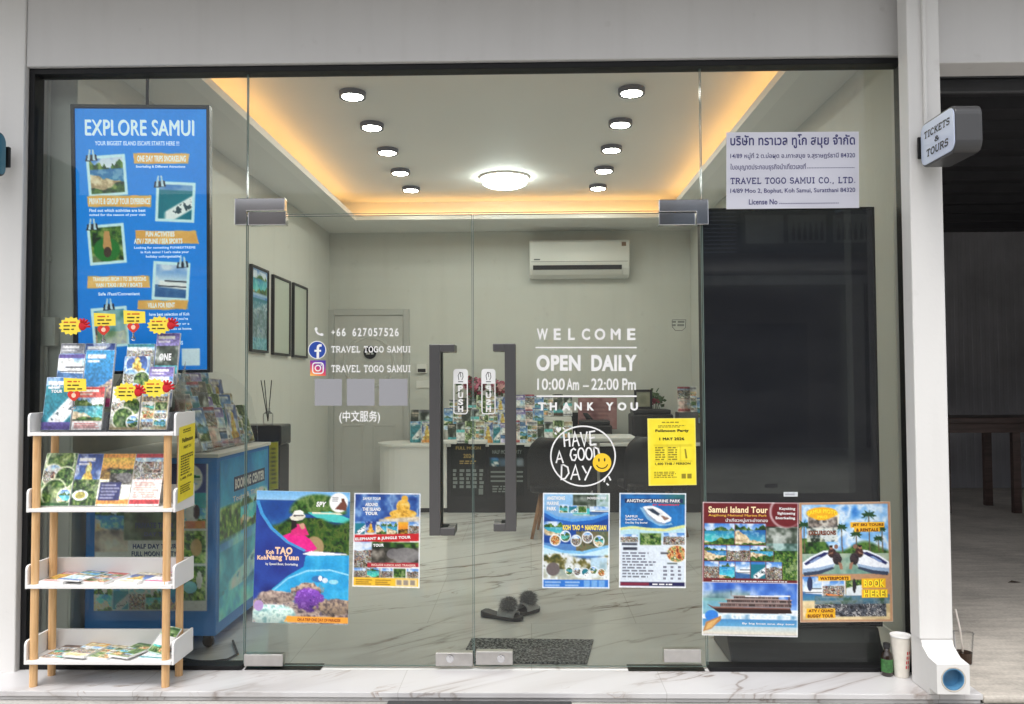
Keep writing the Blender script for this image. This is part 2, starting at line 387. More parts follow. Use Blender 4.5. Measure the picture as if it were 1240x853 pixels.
# ------------------------------------------------------------------ lettering
_G = {}
def glyphs(body, bold, shear):
    k = (body, bold, shear)
    if k not in _G:
        over_ = 'M' in body and bold > 0            # M closes up when thickened: build its weight from three shifted layers
        c = bpy.data.curves.new('t', 'FONT'); c.body = body; c.offset = 0 if over_ else bold; c.shear = shear; c.resolution_u = 4; c.space_character = 1 + max(0, bold - .01) * 2.6
        o = bpy.data.objects.new('t', c); me = bpy.data.meshes.new_from_object(o)
        _G[k] = ([(v.co.x, v.co.y, 0) for v in me.vertices], [tuple(p.vertices) for p in me.polygons])
        bpy.data.objects.remove(o); bpy.data.meshes.remove(me); bpy.data.curves.remove(c)
        if over_:
            v0, f0 = _G[k]; v = []; f = []
            for q, (dx, dy) in enumerate(((-bold, bold * .7), (0, 0), (bold, -bold * .7))):
                f += [tuple(i + len(v) for i in t) for t in f0]; v += [(x + dx, y + dy, .00012 * q) for x, y, _ in v0]
            _G[k] = (v, f)
    return _G[k]
def _arc(cx, cy, rx, ry, a0, a1, n=12):
    return [(cx + rx * math.cos(math.radians(a0 + (a1 - a0) * i / n)), cy + ry * math.sin(math.radians(a0 + (a1 - a0) * i / n))) for i in range(n + 1)]
_SLAB = {   # width, strokes, slab serifs (x, y, half length)
    'T': (.78, [[(.04, 1), (.74, 1)], [(.39, 0), (.39, 1)]], [(.39, 0, .18)], [(.04, 1), (.74, 1)]),
    'R': (.82, [[(.14, 0), (.14, 1)], [(.02, 1), (.45, 1)] + _arc(.45, .75, .24, .25, 90, -90)[1:] + [(.14, .5)], [(.42, .5), (.72, 0)]], [(.14, 0, .15), (.74, 0, .1)], []),
    'A': (.84, [[(.1, 0), (.42, 1), (.74, 0)], [(.22, .34), (.62, .34)]], [(.1, 0, .13), (.74, 0, .13)], []),
    'V': (.84, [[(.1, 1), (.42, 0), (.74, 1)]], [(.1, 1, .13), (.74, 1, .13)], []),
    'E': (.76, [[(.14, 0), (.14, 1)], [(.02, 1), (.7, 1)], [(.02, 0), (.72, 0)], [(.14, .52), (.5, .52)]], [], [(.7, 1), (.72, -1)]),
    'L': (.74, [[(.2, 0), (.2, 1)], [(.04, 0), (.7, 0)]], [(.2, 1, .16)], [(.7, -1)]),
    'O': (.84, [_arc(.42, .5, .35, .5, 0, 360, 26)], [], []),
    'G': (.86, [_arc(.43, .5, .36, .5, 50, 330, 22) + [(.76, .42)], [(.5, .44), (.84, .44)]], [], [(.7, .9)]),
    'S': (.7, [_arc(.35, .74, .27, .26, 25, 250, 14) + _arc(.35, .26, .29, .26, 75, -155, 14)], [], [(.62, 1), (.06, -1)]),
    'M': (.98, [[(.14, 0), (.14, 1), (.49, .3), (.84, 1), (.84, 0)]], [(.14, 0, .13), (.84, 0, .13), (.09, 1, .08), (.89, 1, .08)], []),
    'U': (.86, [[(.14, 1), (.14, .35)] + _arc(.43, .32, .29, .32, 180, 360, 12) + [(.72, .35), (.72, 1)]], [(.14, 1, .14), (.72, 1, .14)], []),
    'I': (.5, [[(.25, 0), (.25, 1)]], [(.25, 0, .2), (.25, 1, .2)], []),
    'C': (.82, [_arc(.43, .5, .36, .5, 45, 320, 22)], [], [(.7, .95)]),
    'D': (.86, [[(.16, 0), (.16, 1)], [(.03, 1), (.4, 1)] + _arc(.4, .5, .36, .5, 90, -90, 16)[1:] + [(.03, 0)]], [], []),
    'K': (.84, [[(.14, 0), (.14, 1)], [(.7, 1), (.16, .42)], [(.3, .56), (.74, 0)]], [(.14, 0, .14), (.14, 1, .14), (.7, 1, .12), (.74, 0, .12)], []),
    '&': (.86, [[(.8, 0), (.2, .74)] + _arc(.38, .8, .18, .2, 190, -20, 10) + [(.12, .36)] + _arc(.34, .24, .26, .24, 160, 300, 10) + [(.78, .5)]], [], []),
    '.': (.34, [[(.1, .05), (.24, .05)]], [], []), ',': (.34, [[(.2, .1), (.1, -.12)]], [], []),
    '+': (.7, [[(.1, .45), (.6, .45)], [(.35, .2), (.35, .7)]], [], []),
}
def slab_glyphs(body, w=.17):
    k = ('slab', body, w)
    if k not in _G:
        mb = MB(); x = 0.0; lay = [0]
        def mp(a, b, off): return (a, b, off)
        def put(pts, ww):
            lay[0] += 1; mb.ribbon(mp, pts, ww, 0, (lay[0] % 5) * 6e-5)
        for ch in body:
            if ch == ' ': x += .55; continue
            wd, st, se, ti = _SLAB[ch]
            h = w / 2
            def fy(y): return h + y * (1 - w) if 0 <= y <= 1 else y
            for s_ in st: put([(x + a, fy(b)) for a, b in s_], w)
            for a, b, hl in se: put([(x + a - hl, fy(b)), (x + a + hl, fy(b))], w * .9)
            for a, b in ti:
                if b < 0: put([(x + a, h), (x + a, .26)], w * .7)
                else: put([(x + a, b - h), (x + a, b - .26)], w * .7)
            x += wd + .12
        _G[k] = (mb.v, mb.f)
    return _G[k]

# ------------------------------------------------------------------ printed pictures (drawn as pigment on a fine grid)
def vnoise(nx, ny, scale, seed, octv=3):
    rng = np.random.RandomState(seed); out = np.zeros((ny, nx)); amp = 1.0; tot = 0
    for o in range(octv):
        gx = max(2, int(scale * 2 ** o)) + 2; gy = max(2, int(scale * 2 ** o * ny / nx)) + 2
        g = rng.rand(gy, gx); xs = np.linspace(0, gx - 1.001, nx); ys = np.linspace(0, gy - 1.001, ny)
        xi = xs.astype(int); yi = ys.astype(int); fx = (xs - xi)[None, :]; fy = (ys - yi)[:, None]
        fx = fx * fx * (3 - 2 * fx); fy = fy * fy * (3 - 2 * fy)
        a = g[yi][:, xi]; b = g[yi][:, xi + 1]; c = g[yi + 1][:, xi]; d = g[yi + 1][:, xi + 1]
        out += amp * ((a * (1 - fx) + b * fx) * (1 - fy) + (c * (1 - fx) + d * fx) * fy); tot += amp; amp *= .55
    return out / tot
def lerp(a, b, t): return np.asarray(a) + (np.asarray(b) - np.asarray(a)) * np.clip(t, 0, 1)[..., None]
def stepm(x, w=.03): return np.clip(x / w + .5, 0, 1)
def over(c, m, col): return c + (np.asarray(col) - c) * np.clip(m, 0, 1)[..., None]
def pal(t, cols):
    cols = np.array(cols, dtype=float); t = np.clip((t - .22) / .56, 0, .9999) * (len(cols) - 1); i = t.astype(int); f = (t - i)[..., None]
    return cols[i] * (1 - f) + cols[i + 1] * f
def pic(kind, u, v, n1, n2, sd):
    r = np.random.RandomState(sd); c1, c2 = r.rand(), r.rand()
    sky = over(lerp((.22, .48, .82), (.78, .88, .96), v * 2.2), stepm(n1 - .52, .2) * .8, (.95, .96, .97))
    green = pal(n2, [(.05, .14, .05), (.13, .3, .1), (.3, .46, .16), (.52, .6, .3)])
    sand = pal(n2, [(.62, .52, .38), (.86, .78, .62), (.95, .9, .8)])
    sea = lerp((.1, .45, .66), (.25, .75, .74), v * 1.3 - .2 + (n1 - .5))
    if kind == 'bay':
        ph = r.rand(6) * 6.28; prof = sum(np.sin(u * f * (1 + .4 * q) + q) / (1 + k) for k, (f, q) in enumerate(zip((3.1, 5.7, 9.3, 15, 23, 37), ph)))
        hz = .28 + .16 * r.rand(); sea = sea * np.array([(.8 + .5 * r.rand()), (.8 + .3 * r.rand()), (.85 + .3 * r.rand())]); sea = over(sea, stepm(n2 - .55, .2) * .35, (.9, .97, .95))
        c = over(sky, stepm(v - hz), sea); hill = hz - .06 - .11 * r.rand() - .09 * prof
        c = over(c, stepm(v - hill) * stepm(hz + .05 * n1 - v), green * (.75 + .5 * n1[..., None])); c = over(c, stepm(v - (.62 + .25 * r.rand()) - .5 * (n1 - .5) - .35 * (u - c2)), sand)
        return over(c, stepm(v - .72 - .2 * r.rand() - .6 * (n1 - .5) - .2 * (c1 - u)), green)
    if kind == 'sea':
        c = over(sky * .5 + np.array((.05, .2, .35)), stepm(v - .16), lerp((.05, .42, .52), (.1, .5, .55), n1)); t = (u - .35) * .9 + (v - .95) * .9
        hull = stepm(.12 - np.abs((v - .95) + (u - .35) * .7)) * stepm(u - .3)
        c = over(c, stepm(.2 - np.abs(v - 1.12 + .62 * u), .06) * stepm(u - .2, .1), (.93, .95, .96)); return over(c, stepm(n2 - .6, .05) * stepm(.15 - np.abs(v - 1.12 + .62 * u)), (.2, .3, .34))
    if kind == 'jungle': return over(green, stepm(n1 - .6, .08) * .5, (.75, .78, .6))
    if kind == 'people':
        c = pal(n2, [(.1, .09, .1), (.42, .22, .18), (.72, .58, .46), (.3, .34, .42), (.82, .8, .77), (.36, .42, .3), (.62, .5, .42), (.14, .12, .11)]) * (.7 + .6 * n1[..., None]); return over(c, stepm(.32 - v + .2 * (n1 - .5)), sky)
    if kind == 'reef':
        c = lerp((.12, .55, .8), (.05, .35, .65), v); c = over(c, stepm(v - .6 - (n1 - .5) * .6), pal(n2, [(.3, .25, .3), (.6, .5, .5), (.8, .7, .5), (.35, .3, .55)])); return c
    if kind == 'temple':
        c = over(lerp((.1, .2, .5), (.3, .5, .8), v), stepm(n1 - .6, .1) * .6, (.9, .92, .95))
        for cx, cy, rx, ry in ((.5, .3, .11, .14), (.5, .55, .22, .2), (.5, .78, .4, .14)): c = over(c, stepm(1 - ((u - cx) / rx) ** 2 - ((v - cy) / ry) ** 2, .3), pal(n2, [(.6, .4, .08), (.9, .68, .2), (.98, .88, .5)]))
        return over(c, stepm(v - .88, .04), (.85, .82, .8))
    if kind == 'sunset': return over(lerp((.95, .72, .2), (.9, .5, .15), v * 1.4), stepm(v - .6 - .3 * (n1 - .5)), pal(n2, [(.1, .08, .06), (.5, .35, .1), (.8, .65, .2)]))
    if kind == 'speed':
        c = over(sky, stepm(v - .62), lerp((.12, .3, .55), (.3, .5, .7), n2)); c = over(c, stepm(.1 - np.abs(v - .58 - .06 * u), .05) * stepm(u - .12, .1), (.93, .94, .95)); c = over(c, stepm(.025 - np.abs(v - .5), .02) * stepm(u - .3), (.25, .27, .3))
        return over(c, stepm(.02 - np.abs(v - .66), .02) * stepm(u - .1), (.15, .18, .25))
    if kind == 'cave': return over(pal(n1, [(.05, .08, .05), (.2, .25, .2), (.75, .78, .76)]), stepm(v - .7), sea)
    if kind == 'animal':
        c = over(pal(n2, [(.12, .12, .1), (.35, .33, .3), (.6, .58, .54)]), stepm(.25 - v + .3 * (n1 - .5)), green)
        for cx, cy, rx, ry in ((.7, .55, .3, .32), (.45, .5, .14, .22)): c = over(c, stepm(1 - ((u - cx) / rx) ** 2 - ((v - cy) / ry) ** 2, .25), lerp((.36, .35, .36), (.62, .61, .6), n2))
        return c
    if kind == 'food': return pal(n2, [(.45, .15, .08), (.8, .4, .2), (.9, .75, .5), (.3, .4, .15), (.95, .92, .85)])
    return lerp((.1, .3, .6), (.2, .5, .75), v)
class Cv:
    def __init__(s, w, h, res=.0036, col=(.93, .93, .92)):
        s.w, s.h = w, h; s.nx = max(6, int(w / res)); s.ny = max(6, int(h / res))
        s.X, s.Y = np.meshgrid(np.linspace(0, 1, s.nx), np.linspace(0, 1, s.ny)); s.c = np.zeros((s.ny, s.nx, 3)) + np.array(col)
        s.g = .06; s.mute = 0; s.px = 1.2 / s.nx; s.py = 1.2 / s.ny; s.asp = h / w; s.sd = 1
    def m(s, u0, v0, u1, v1): return stepm(s.X - u0, s.px) * stepm(u1 - s.X, s.px) * stepm(s.Y - v0, s.py) * stepm(v1 - s.Y, s.py)
    def rect(s, u0, v0, u1, v1, col, a=1): s.c = over(s.c, s.m(u0, v0, u1, v1) * a, col); return s
    def ell(s, cu, cv, ru, rv, col, a=1, soft=.15): s.c = over(s.c, stepm(1 - np.sqrt(((s.X - cu) / ru) ** 2 + ((s.Y - cv) / rv) ** 2), soft) * a, col); return s
    def grad(s, u0, v0, u1, v1, c0, c1, a=1): s.c = over(s.c, s.m(u0, v0, u1, v1) * a, lerp(c0, c1, (s.Y - v0) / (v1 - v0))); return s
    def inside(s, pts):
        t = np.zeros_like(s.X)
        for ox, oy in ((-.25, -.25), (.25, -.25), (-.25, .25), (.25, .25)):
            x = s.X + ox * s.px; y = s.Y + oy * s.py; k = np.zeros(x.shape, bool); n = len(pts)
            for i in range(n):
                (ax, ay), (bx, by) = pts[i], pts[(i + 1) % n]
                if ay == by: continue
                k ^= ((ay > y) != (by > y)) & (x < (bx - ax) * (y - ay) / (by - ay) + ax)
            t += k / 4.0
        return t
    def blob(s, cu, cv, ru, rv, cols, scale=16, rag=.5, a=1):
        s.sd += 1; n = vnoise(s.nx, s.ny, scale, s.sd * 11 + 5); d = np.sqrt(((s.X - cu) / ru) ** 2 + ((s.Y - cv) / rv) ** 2) + rag * (n - .5); sh = .72 + .5 * np.clip((cv + rv - s.Y) / (2 * rv), 0, 1)
        s.c = over(s.c, stepm(1 - d, .18) * a, np.clip(pal(vnoise(s.nx, s.ny, scale * 1.6, s.sd * 5 + 1), cols) * sh[..., None], 0, 1)); return s
    def poly(s, pts, col, a=1): s.c = over(s.c, s.inside(pts) * a, col); return s
    def noise(s, u0, v0, u1, v1, cols, scale=8, a=1, mask=None):
        s.sd += 1; n = vnoise(s.nx, s.ny, scale, s.sd * 7 + 3); s.c = over(s.c, s.m(u0, v0, u1, v1) * a * (1 if mask is None else mask), pal(n, cols)); return s
    def photo(s, u0, v0, u1, v1, kind, rot=0, edge=0, ecol=(.93, .96, .98), mask=None, det=7):
        s.sd += 1; cu, cv = (u0 + u1) / 2, (v0 + v1) / 2; a = math.radians(rot)
        dx = s.X - cu; dy = (s.Y - cv) * s.asp; x = dx * math.cos(a) + dy * math.sin(a); y = -dx * math.sin(a) + dy * math.cos(a)
        lu = x / (u1 - u0) + .5; lv = y / ((v1 - v0) * s.asp) + .5; pu = s.px / (u1 - u0); pv = s.py / (v1 - v0)
        k = det / max(.05, (u1 - u0)); n1 = vnoise(s.nx, s.ny, k * .45, s.sd * 13 + 1); n2 = vnoise(s.nx, s.ny, k * 1.7, s.sd * 17 + 5)
        if edge:
            e = edge / (u1 - u0); f = edge / ((v1 - v0) * s.asp)
            s.c = over(s.c, stepm(lu + e, pu) * stepm(1 + e - lu, pu) * stepm(lv + f, pv) * stepm(1 + f - lv, pv), ecol)
        mk = stepm(lu, pu) * stepm(1 - lu, pu) * stepm(lv, pv) * stepm(1 - lv, pv)
        if mask is not None: mk = mk * mask
        s.c = over(s.c, mk, pic(kind, np.clip(lu, 0, 1), np.clip(lv, 0, 1), n1, n2, s.sd)); return s
    def lines(s, u0, v0, u1, v1, rows, col, a=.8, fill=.5, seed=1):
        r = np.random.RandomState(seed + s.sd)
        for i in range(rows):
            b = v0 + (v1 - v0) * (i + .5) / rows; h = (v1 - v0) / rows * fill * .5; s.rect(u0, b - h, u1 - (u1 - u0) * r.rand() * .3, b + h, col, a)
        return s
    def colours(s):
        c = s.c
        if s.g: c = c * (1 + s.g * 1.4 * (vnoise(s.nx, s.ny, s.nx / 1.8, 91, 1) - .5)[..., None])
        if s.mute: c = c + (c.mean(2, keepdims=True) - c) * s.mute
        return lin(np.clip(c, 0, 1)).reshape(-1, 3)
def put_canvas(mb, cv, mp, off=0.0, m=0):
    vs_ = [mp(cv.X[j, i], cv.Y[j, i], off) for j in range(cv.ny) for i in range(cv.nx)]; nx = cv.nx
    mb.add(vs_, [(j * nx + i, (j + 1) * nx + i, (j + 1) * nx + i + 1, j * nx + i + 1) for j in range(cv.ny - 1) for i in range(nx - 1)], m, cv.colours())
def quad_map(tl, tr, br, bl):
    tl, tr, br, bl = map(Vector, (tl, tr, br, bl)); n = (tr - tl).cross(tl - bl).normalized()     # towards the viewer for a sheet seen from -y
    def mp(u, v, off=0.0): return (tl * (1 - u) + tr * u) * (1 - v) + (bl * (1 - u) + br * u) * v + n * off
    mp.size = ((tr - tl).length, (bl - tl).length); mp.centre = (tl + tr + br + bl) / 4
    return mp
def sheet(name, mp, cv, label, cat, group=None, parent=None, thick=.0006, back=None):
    """a printed sheet: picture in front, paper behind"""
    mb = MB(); put_canvas(mb, cv, mp, 0.0, 0)
    q = [(0, 0), (1, 0), (1, 1), (0, 1)]
    mb.add([mp(a, b, -.0001) for a, b in q] + [mp(a, b, -thick) for a, b in q], [(4, 7, 6, 5), (0, 4, 5, 1), (1, 5, 6, 2), (2, 6, 7, 3), (3, 7, 4, 0)], 1)
    o = mb.build(name, [print_mat(), back or M_paper], parent, mp.centre if parent is None else None)
    return tag(o, label, cat, group) if parent is None else o

# ================================================================== the setting
GY = 4.05                       # plane of the shop glass
YF = 3.75                       # front edge of the step
XL, XR = -2.36, 1.88            # inner faces of the side walls
YB = 9.6                        # back wall
ZS, ZT = 3.14, 3.35             # soffit and tray ceiling
STREET = -.045

mb = MB(); mb.box(-120, 120, -120, 120, STREET - .3, STREET)
tag(mb.build('ground', M_ground), kind='structure')
mb = MB(); mb.box(XL - .02, XR + .02, GY - .02, YB + .05, -.04, 0)
tag(mb.build('shop_floor', M_marble), kind='structure')
mb = MB()
mb.box(-2.9, 1.99, YF - .012, GY - .021, -.024, .001); mb.box(-2.9, 1.985, YF, GY - .021, STREET + .001, -.028)
tag(mb.build('doorstep', M_step, bevel=.003), kind='structure')
mb = MB(); mb.box(1.993, 9.0, 3.74, 12.0, STREET + .002, -.008)
tag(mb.build('garage_floor', M_cfloor, bevel=.012), kind='structure')

# ---- the shop building
shop = empty('shop_building', (0, 4, 0), 'white single storey shop building with the lit glass front', 'building')
mb = MB(); zt = Z(79, GY)
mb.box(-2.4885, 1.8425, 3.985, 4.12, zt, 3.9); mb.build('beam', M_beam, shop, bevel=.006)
mb = MB(); mb.box(-2.66, -2.49, 3.975, 4.2, -.04, 3.9); mb.box(-2.66, XL, 4.2, YB + .1, -.04, 3.9)
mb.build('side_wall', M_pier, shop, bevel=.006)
mb = MB(); mb.box(1.844, 1.925, 3.9, 4.2, -.04, 3.9); mb.box(XR, 1.925, 4.2, YB + .1, -.04, 3.9)
mb.build('side_wall', M_pier, shop, bevel=.006)
mb = MB(); mb.box(XL, XR, YB, YB + .1, -.04, 3.9); mb.build('back_wall', M_wall, shop)
for x0, x1 in ((XL + .001, XL + .012), (XR - .012, XR - .001)):
    mb = MB(); mb.box(x0, x1, 4.2, YB - .001, .001, ZS); mb.build('wall_lining', M_wall, shop)
mb = MB()
for x0, x1 in ((XL + .012, XL + .022), (XR - .022, XR - .012)): mb.box(x0, x1, 4.25, YB - .02, .002, .09)
mb.box(XL + .025, XR - .025, YB - .012, YB - .001, .002, .09); mb.build('skirting', M_trim, shop)
TX0, TX1, TY0, TY1 = -1.86, 1.44, 4.5, 8.72       # opening of the lit ceiling tray
mb = MB()
for b in ((XL + .013, TX0 - .1, 4.13, YB), (TX1 + .1, XR - .013, 4.13, YB), (TX0 - .1, TX1 + .1, 4.13, TY0 - .1), (TX0 - .1, TX1 + .1, TY1 + .1, YB)):
    mb.box(b[0], b[1], b[2], b[3], ZS, ZS + .03)
mb.build('soffit', M_ceil, shop)
mb = MB()                                          # moulded lip round the opening
for b in ((TX0 - .1, TX0, TY0 - .1, TY1 + .1), (TX1, TX1 + .1, TY0 - .1, TY1 + .1), (TX0, TX1, TY0 - .1, TY0), (TX0, TX1, TY1, TY1 + .1)):
    mb.box(b[0], b[1], b[2], b[3], ZS - .022, ZS + .03)
mb.build('soffit_lip', M_trim, shop)
mb = MB(); mb.box(TX0 - .2, TX1 + .2, TY0 - .2, TY1 + .2, ZT, ZT + .05)
for b in ((TX0 - .22, TX0 - .2, TY0 - .2, TY1 + .2), (TX1 + .2, TX1 + .22, TY0 - .2, TY1 + .2), (TX0 - .2, TX1 + .2, TY0 - .22, TY0 - .2), (TX0 - .2, TX1 + .2, TY1 + .2, TY1 + .22)):
    mb.box(b[0], b[1], b[2], b[3], ZS + .0305, ZT + .05)
pass
mb.build('ceiling_tray', M_ceil, shop)
M_cove = mat('warm_led_strip', (1, .62, .25), .5, emit=3.4 * LAMP, ecol=tuple(lin((1, .735, .42))))
for b in ((TX0 - .135, TX0 - .12, TY0, TY1), (TX1 + .12, TX1 + .135, TY0, TY1), (TX0, TX1, TY0 - .135, TY0 - .12), (TX0, TX1, TY1 + .12, TY1 + .135)):
    mb = MB(); mb.box(b[0], b[1], b[2], b[3], ZS + .032, ZS + .044); mb.build('cove_light', M_cove, shop)
# flat roof and the awning that shades the front
mb = MB(); mb.box(-2.62, 1.955, 4.2, YB + .1, 3.9, 4.05); mb.build('roof', M_beam, shop)
M_can = mat('awning_sheet', (.3, .3, .3), .5, var=.1)
mb = MB(); mb.box(-3.6, 4.2, 3.12, 3.92, 3.58, 3.64); mb.box(-3.6, 4.2, 3.06, 3.12, 3.52, 3.68); mb.build('awning', M_can, shop, bevel=.006)
# inner door
dx0, dx1, dz = X(398, YB), X(496, YB), Z(374, YB)
mb = MB(); mb.box(dx0, dx0 + .07, YB - .045, YB - .002, .001, dz); mb.box(dx1 - .07, dx1, YB - .045, YB - .002, .001, dz); mb.box(dx0 + .07, dx1 - .07, YB - .045, YB - .002, dz - .07, dz)
M_door = mat('door_paint', (.56, .555, .53), .45, var=.03)
dr = mb.build('door', mat('door_frame_paint', (.5, .5, .48), .45), shop, bevel=.006)
mb = MB(); mb.box(dx0 + .072, dx1 - .072, YB - .03, YB - .003, .005, dz - .072)
cx = (dx0 + dx1) / 2
ring = [(.27, 0), (.28, -.007), (.3, -.007), (.31, 0)]
mb.lathe(ring, (cx, YB - .0302, 1.62), 40, 0, 'y', False)
for x0_ in (cx - .32, cx + .05):
    x1_ = x0_ + .27
    for b in ((x0_, x1_, .18, .205), (x0_, x1_, .875, .9), (x0_, x0_ + .025, .205, .875), (x1_ - .025, x1_, .205, .875)): mb.box(b[0], b[1], YB - .037, YB - .0302, b[2], b[3])
mb.build('door_leaf', M_door, dr, bevel=.004)
mb = MB(); c = at(448, 427, YB - .04); mb.lathe([(.076, -.004), (.076, .004)], c, 26, 0, 'y')
mp = lambda a, b, off=0: (c.x + a, YB - .045 - off, c.z - b)
for k in range(2): mb.dashes(mp, -.045, -.012 + .02 * k, .045, .006 + .02 * k, 1, 1)
mb.build('round_sign', [mat('black_enamel', (.012, .012, .014), .3), M_vinyl], dr)
# switches on the back wall
mb = MB(); a, b = at(505, 441, YB), at(517, 452, YB); mb.box(a.x, b.x, YB - .03, YB - .002, b.z, a.z, 0); mb.box(a.x + .012, b.x - .012, YB - .033, YB - .03, b.z + .01, b.z + .05, 1)
tag(mb.build('wall_thermostat', [M_trim, M_darkplastic], loc=at(511, 447, YB), bevel=.004), 'small white thermostat with a dark display beside the inner door', 'thermostat')
mb = MB(); a, b = at(504, 461, YB), at(520, 470, YB); mb.box(a.x, b.x, YB - .012, YB - .002, b.z, a.z)
tag(mb.build('light_switch', M_trim, loc=at(511, 465, YB), bevel=.003), 'white switch plate on the back wall under the thermostat', 'switch')

# ---- air conditioner
acx0, acx1, acy, z1, z0 = X(642, 9.38), X(764, 9.38), 9.38, Z(291, 9.38), Z(336, 9.38)
ac = empty('air_conditioner', ((acx0 + acx1) / 2, YB, z0), 'white wall mounted air conditioner above the reception desks', 'air conditioner')
M_ac = mat('air_conditioner_plastic', (.76, .76, .73), .3)
pr = [(YB - .003, z1), (acy + .03, z1), (acy + .005, z1 - .02), (acy, z0 + .17), (acy + .01, z0 + .1), (acy + .05, z0 + .03), (acy + .1, z0), (YB - .003, z0)]
mb = MB(); mb.prism_yz(pr, acx0, acx1); mb.build('casing', M_ac, ac, bevel=.01)
mb = MB(); mb.prism_yz([(acy - .004, z0 + .135), (acy + .006, z0 + .135), (acy + .02, z0 + .09), (acy + .008, z0 + .085)], acx0 + .04, acx1 - .09); mb.build('air_slot', M_darkplastic, ac)
mb = MB(); mb.prism_yz([(acy - .01, z0 + .082), (acy + .004, z0 + .08), (acy + .055, z0 + .03), (acy + .045, z0 + .028)], acx0 + .03, acx1 - .08); mb.build('louvre', M_ac, ac, bevel=.003)
mb = MB(); mp = lambda a, b, off=0: (a, acy - .001 - off, b)
mb.box(acx0 + .02, acx1 - .02, acy - .0015, acy + .002, z0 + .175, z0 + .179, 0); mb.box(acx0 + .05, acx0 + .12, acy - .002, acy + .002, z0 + .195, z0 + .208, 0); mb.box(acx1 - .09, acx1 - .04, acy - .002, acy + .002, z1 - .075, z1 - .03, 1)
mb.build('marking', [ink(.3, .32, .32), ink(.5, .38, .28)], ac)

# ---- ceiling lamps
M_lamp = mat('lit_diffuser', (1, 1, .97), .5, emit=26 * LAMP, ecol=(1, .97, .9))
M_ring = mat('black_lamp_ring', (.015, .015, .018), .35)
def make_downlight():
    o = empty('downlight', (0, 0, 0), 'lamp', 'ceiling lamp', 'surface mounted downlights in two rows')
    mb = MB(); mb.lathe([(.07, -.036), (.088, -.04), (.09, -.036), (.09, -.003), (.07, -.003)], (0, 0, 0), 36); mb.build('housing', M_ring, o, smooth=False)
    mb = MB(); mb.lathe([(0.0, -.0375), (.069, -.0375), (.069, -.02)], (0, 0, 0), 36); mb.build('diffuser', M_lamp, o)
    return o
dl0 = make_downlight()
nth = ['nearest the glass front', 'second from the glass front', 'middle one', 'fourth from the glass front', 'deepest in the shop']
for s_, (xx, row) in enumerate(((-1.19, 'door side row'), (.69, 'panel side row'))):
    for i in range(5):
        lab = 'black ringed round downlight, %s, %s' % (row, nth[i]); loc = (xx, 5.49 + .686 * i, ZT)
        if s_ == 0 and i == 0: dl0.location = loc; dl0['label'] = lab
        else: dup(dl0, loc, lab)
rl = empty('ceiling_lamp', (-.235, 7.85, ZT), 'large round frosted white ceiling lamp between the two downlight rows', 'ceiling lamp')
mb = MB(); mb.lathe([(.235, -.004), (.235, -.02), (.22, -.022)], rl.location, 44); mb.build('base', M_trim, rl)
mb = MB(); mb.lathe([(0, -.1), (.1, -.098), (.17, -.088), (.21, -.066), (.22, -.023)], rl.location, 44)
mb.build('diffuser', mat('lit_round_diffuser', (1, 1, 1), .4, emit=7.5 * LAMP, ecol=(.97, 1, .98)), rl, smooth=True)

# ---- framed boards on the side wall
M_frame = mat('black_picture_frame', (.012, .012, .014), .4)
xw = XL + .03
def wall_pic(p0, p1, pt, pb, label, cv):
    y0 = xw * F / (p0 - 642); y1 = xw * F / (p1 - 642); zt_ = Z(pt, y0); zb = Z(pb, y0)
    o = empty('picture_frame', (xw, (y0 + y1) / 2, zb), label, 'picture frame', 'framed boards on the side wall')
    mb = MB(); t = .022
    mb.box(xw - .016, xw + .012, y0, y0 + t, zb, zt_); mb.box(xw - .016, xw + .012, y1 - t, y1, zb, zt_); mb.box(xw - .016, xw + .012, y0 + t, y1 - t, zt_ - t, zt_); mb.box(xw - .016, xw + .012, y0 + t, y1 - t, zb, zb + t)
    mb.build('frame', M_frame, o, bevel=.002)
    mp = quad_map((xw, y0 + t, zt_ - t), (xw, y1 - t, zt_ - t), (xw, y1 - t, zb + t), (xw, y0 + t, zb + t))
    sheet('print', mp, cv, '', '', parent=o)
cv = Cv(.42, .8, .012); cv.grad(0, 0, 1, .35, (.3, .5, .75), (.7, .82, .92)); cv.photo(.02, .02, .98, .3, 'bay'); cv.photo(0, .33, 1, .55, 'sea'); cv.photo(0, .5, 1, 1, 'cave'); cv.noise(0, .4, 1, 1, [(.2, .4, .6), (.75, .82, .88), (.3, .5, .55), (.6, .75, .8)], 9, .7)
wall_pic(301, 322, 317, 424, 'tall framed picture of sea and rocks, nearest of the three to the glass', cv)
for p0, p1, pt, pb, lab in ((328, 349, 330, 428, 'empty black frame with pale board, between the sea picture and the last frame'), (353, 370, 340, 431, 'empty black frame with pale board, deepest in the shop')):
    cv = Cv(.4, .8, .03, (.74, .77, .72)); cv.g = 0; wall_pic(p0, p1, pt, pb, lab, cv)

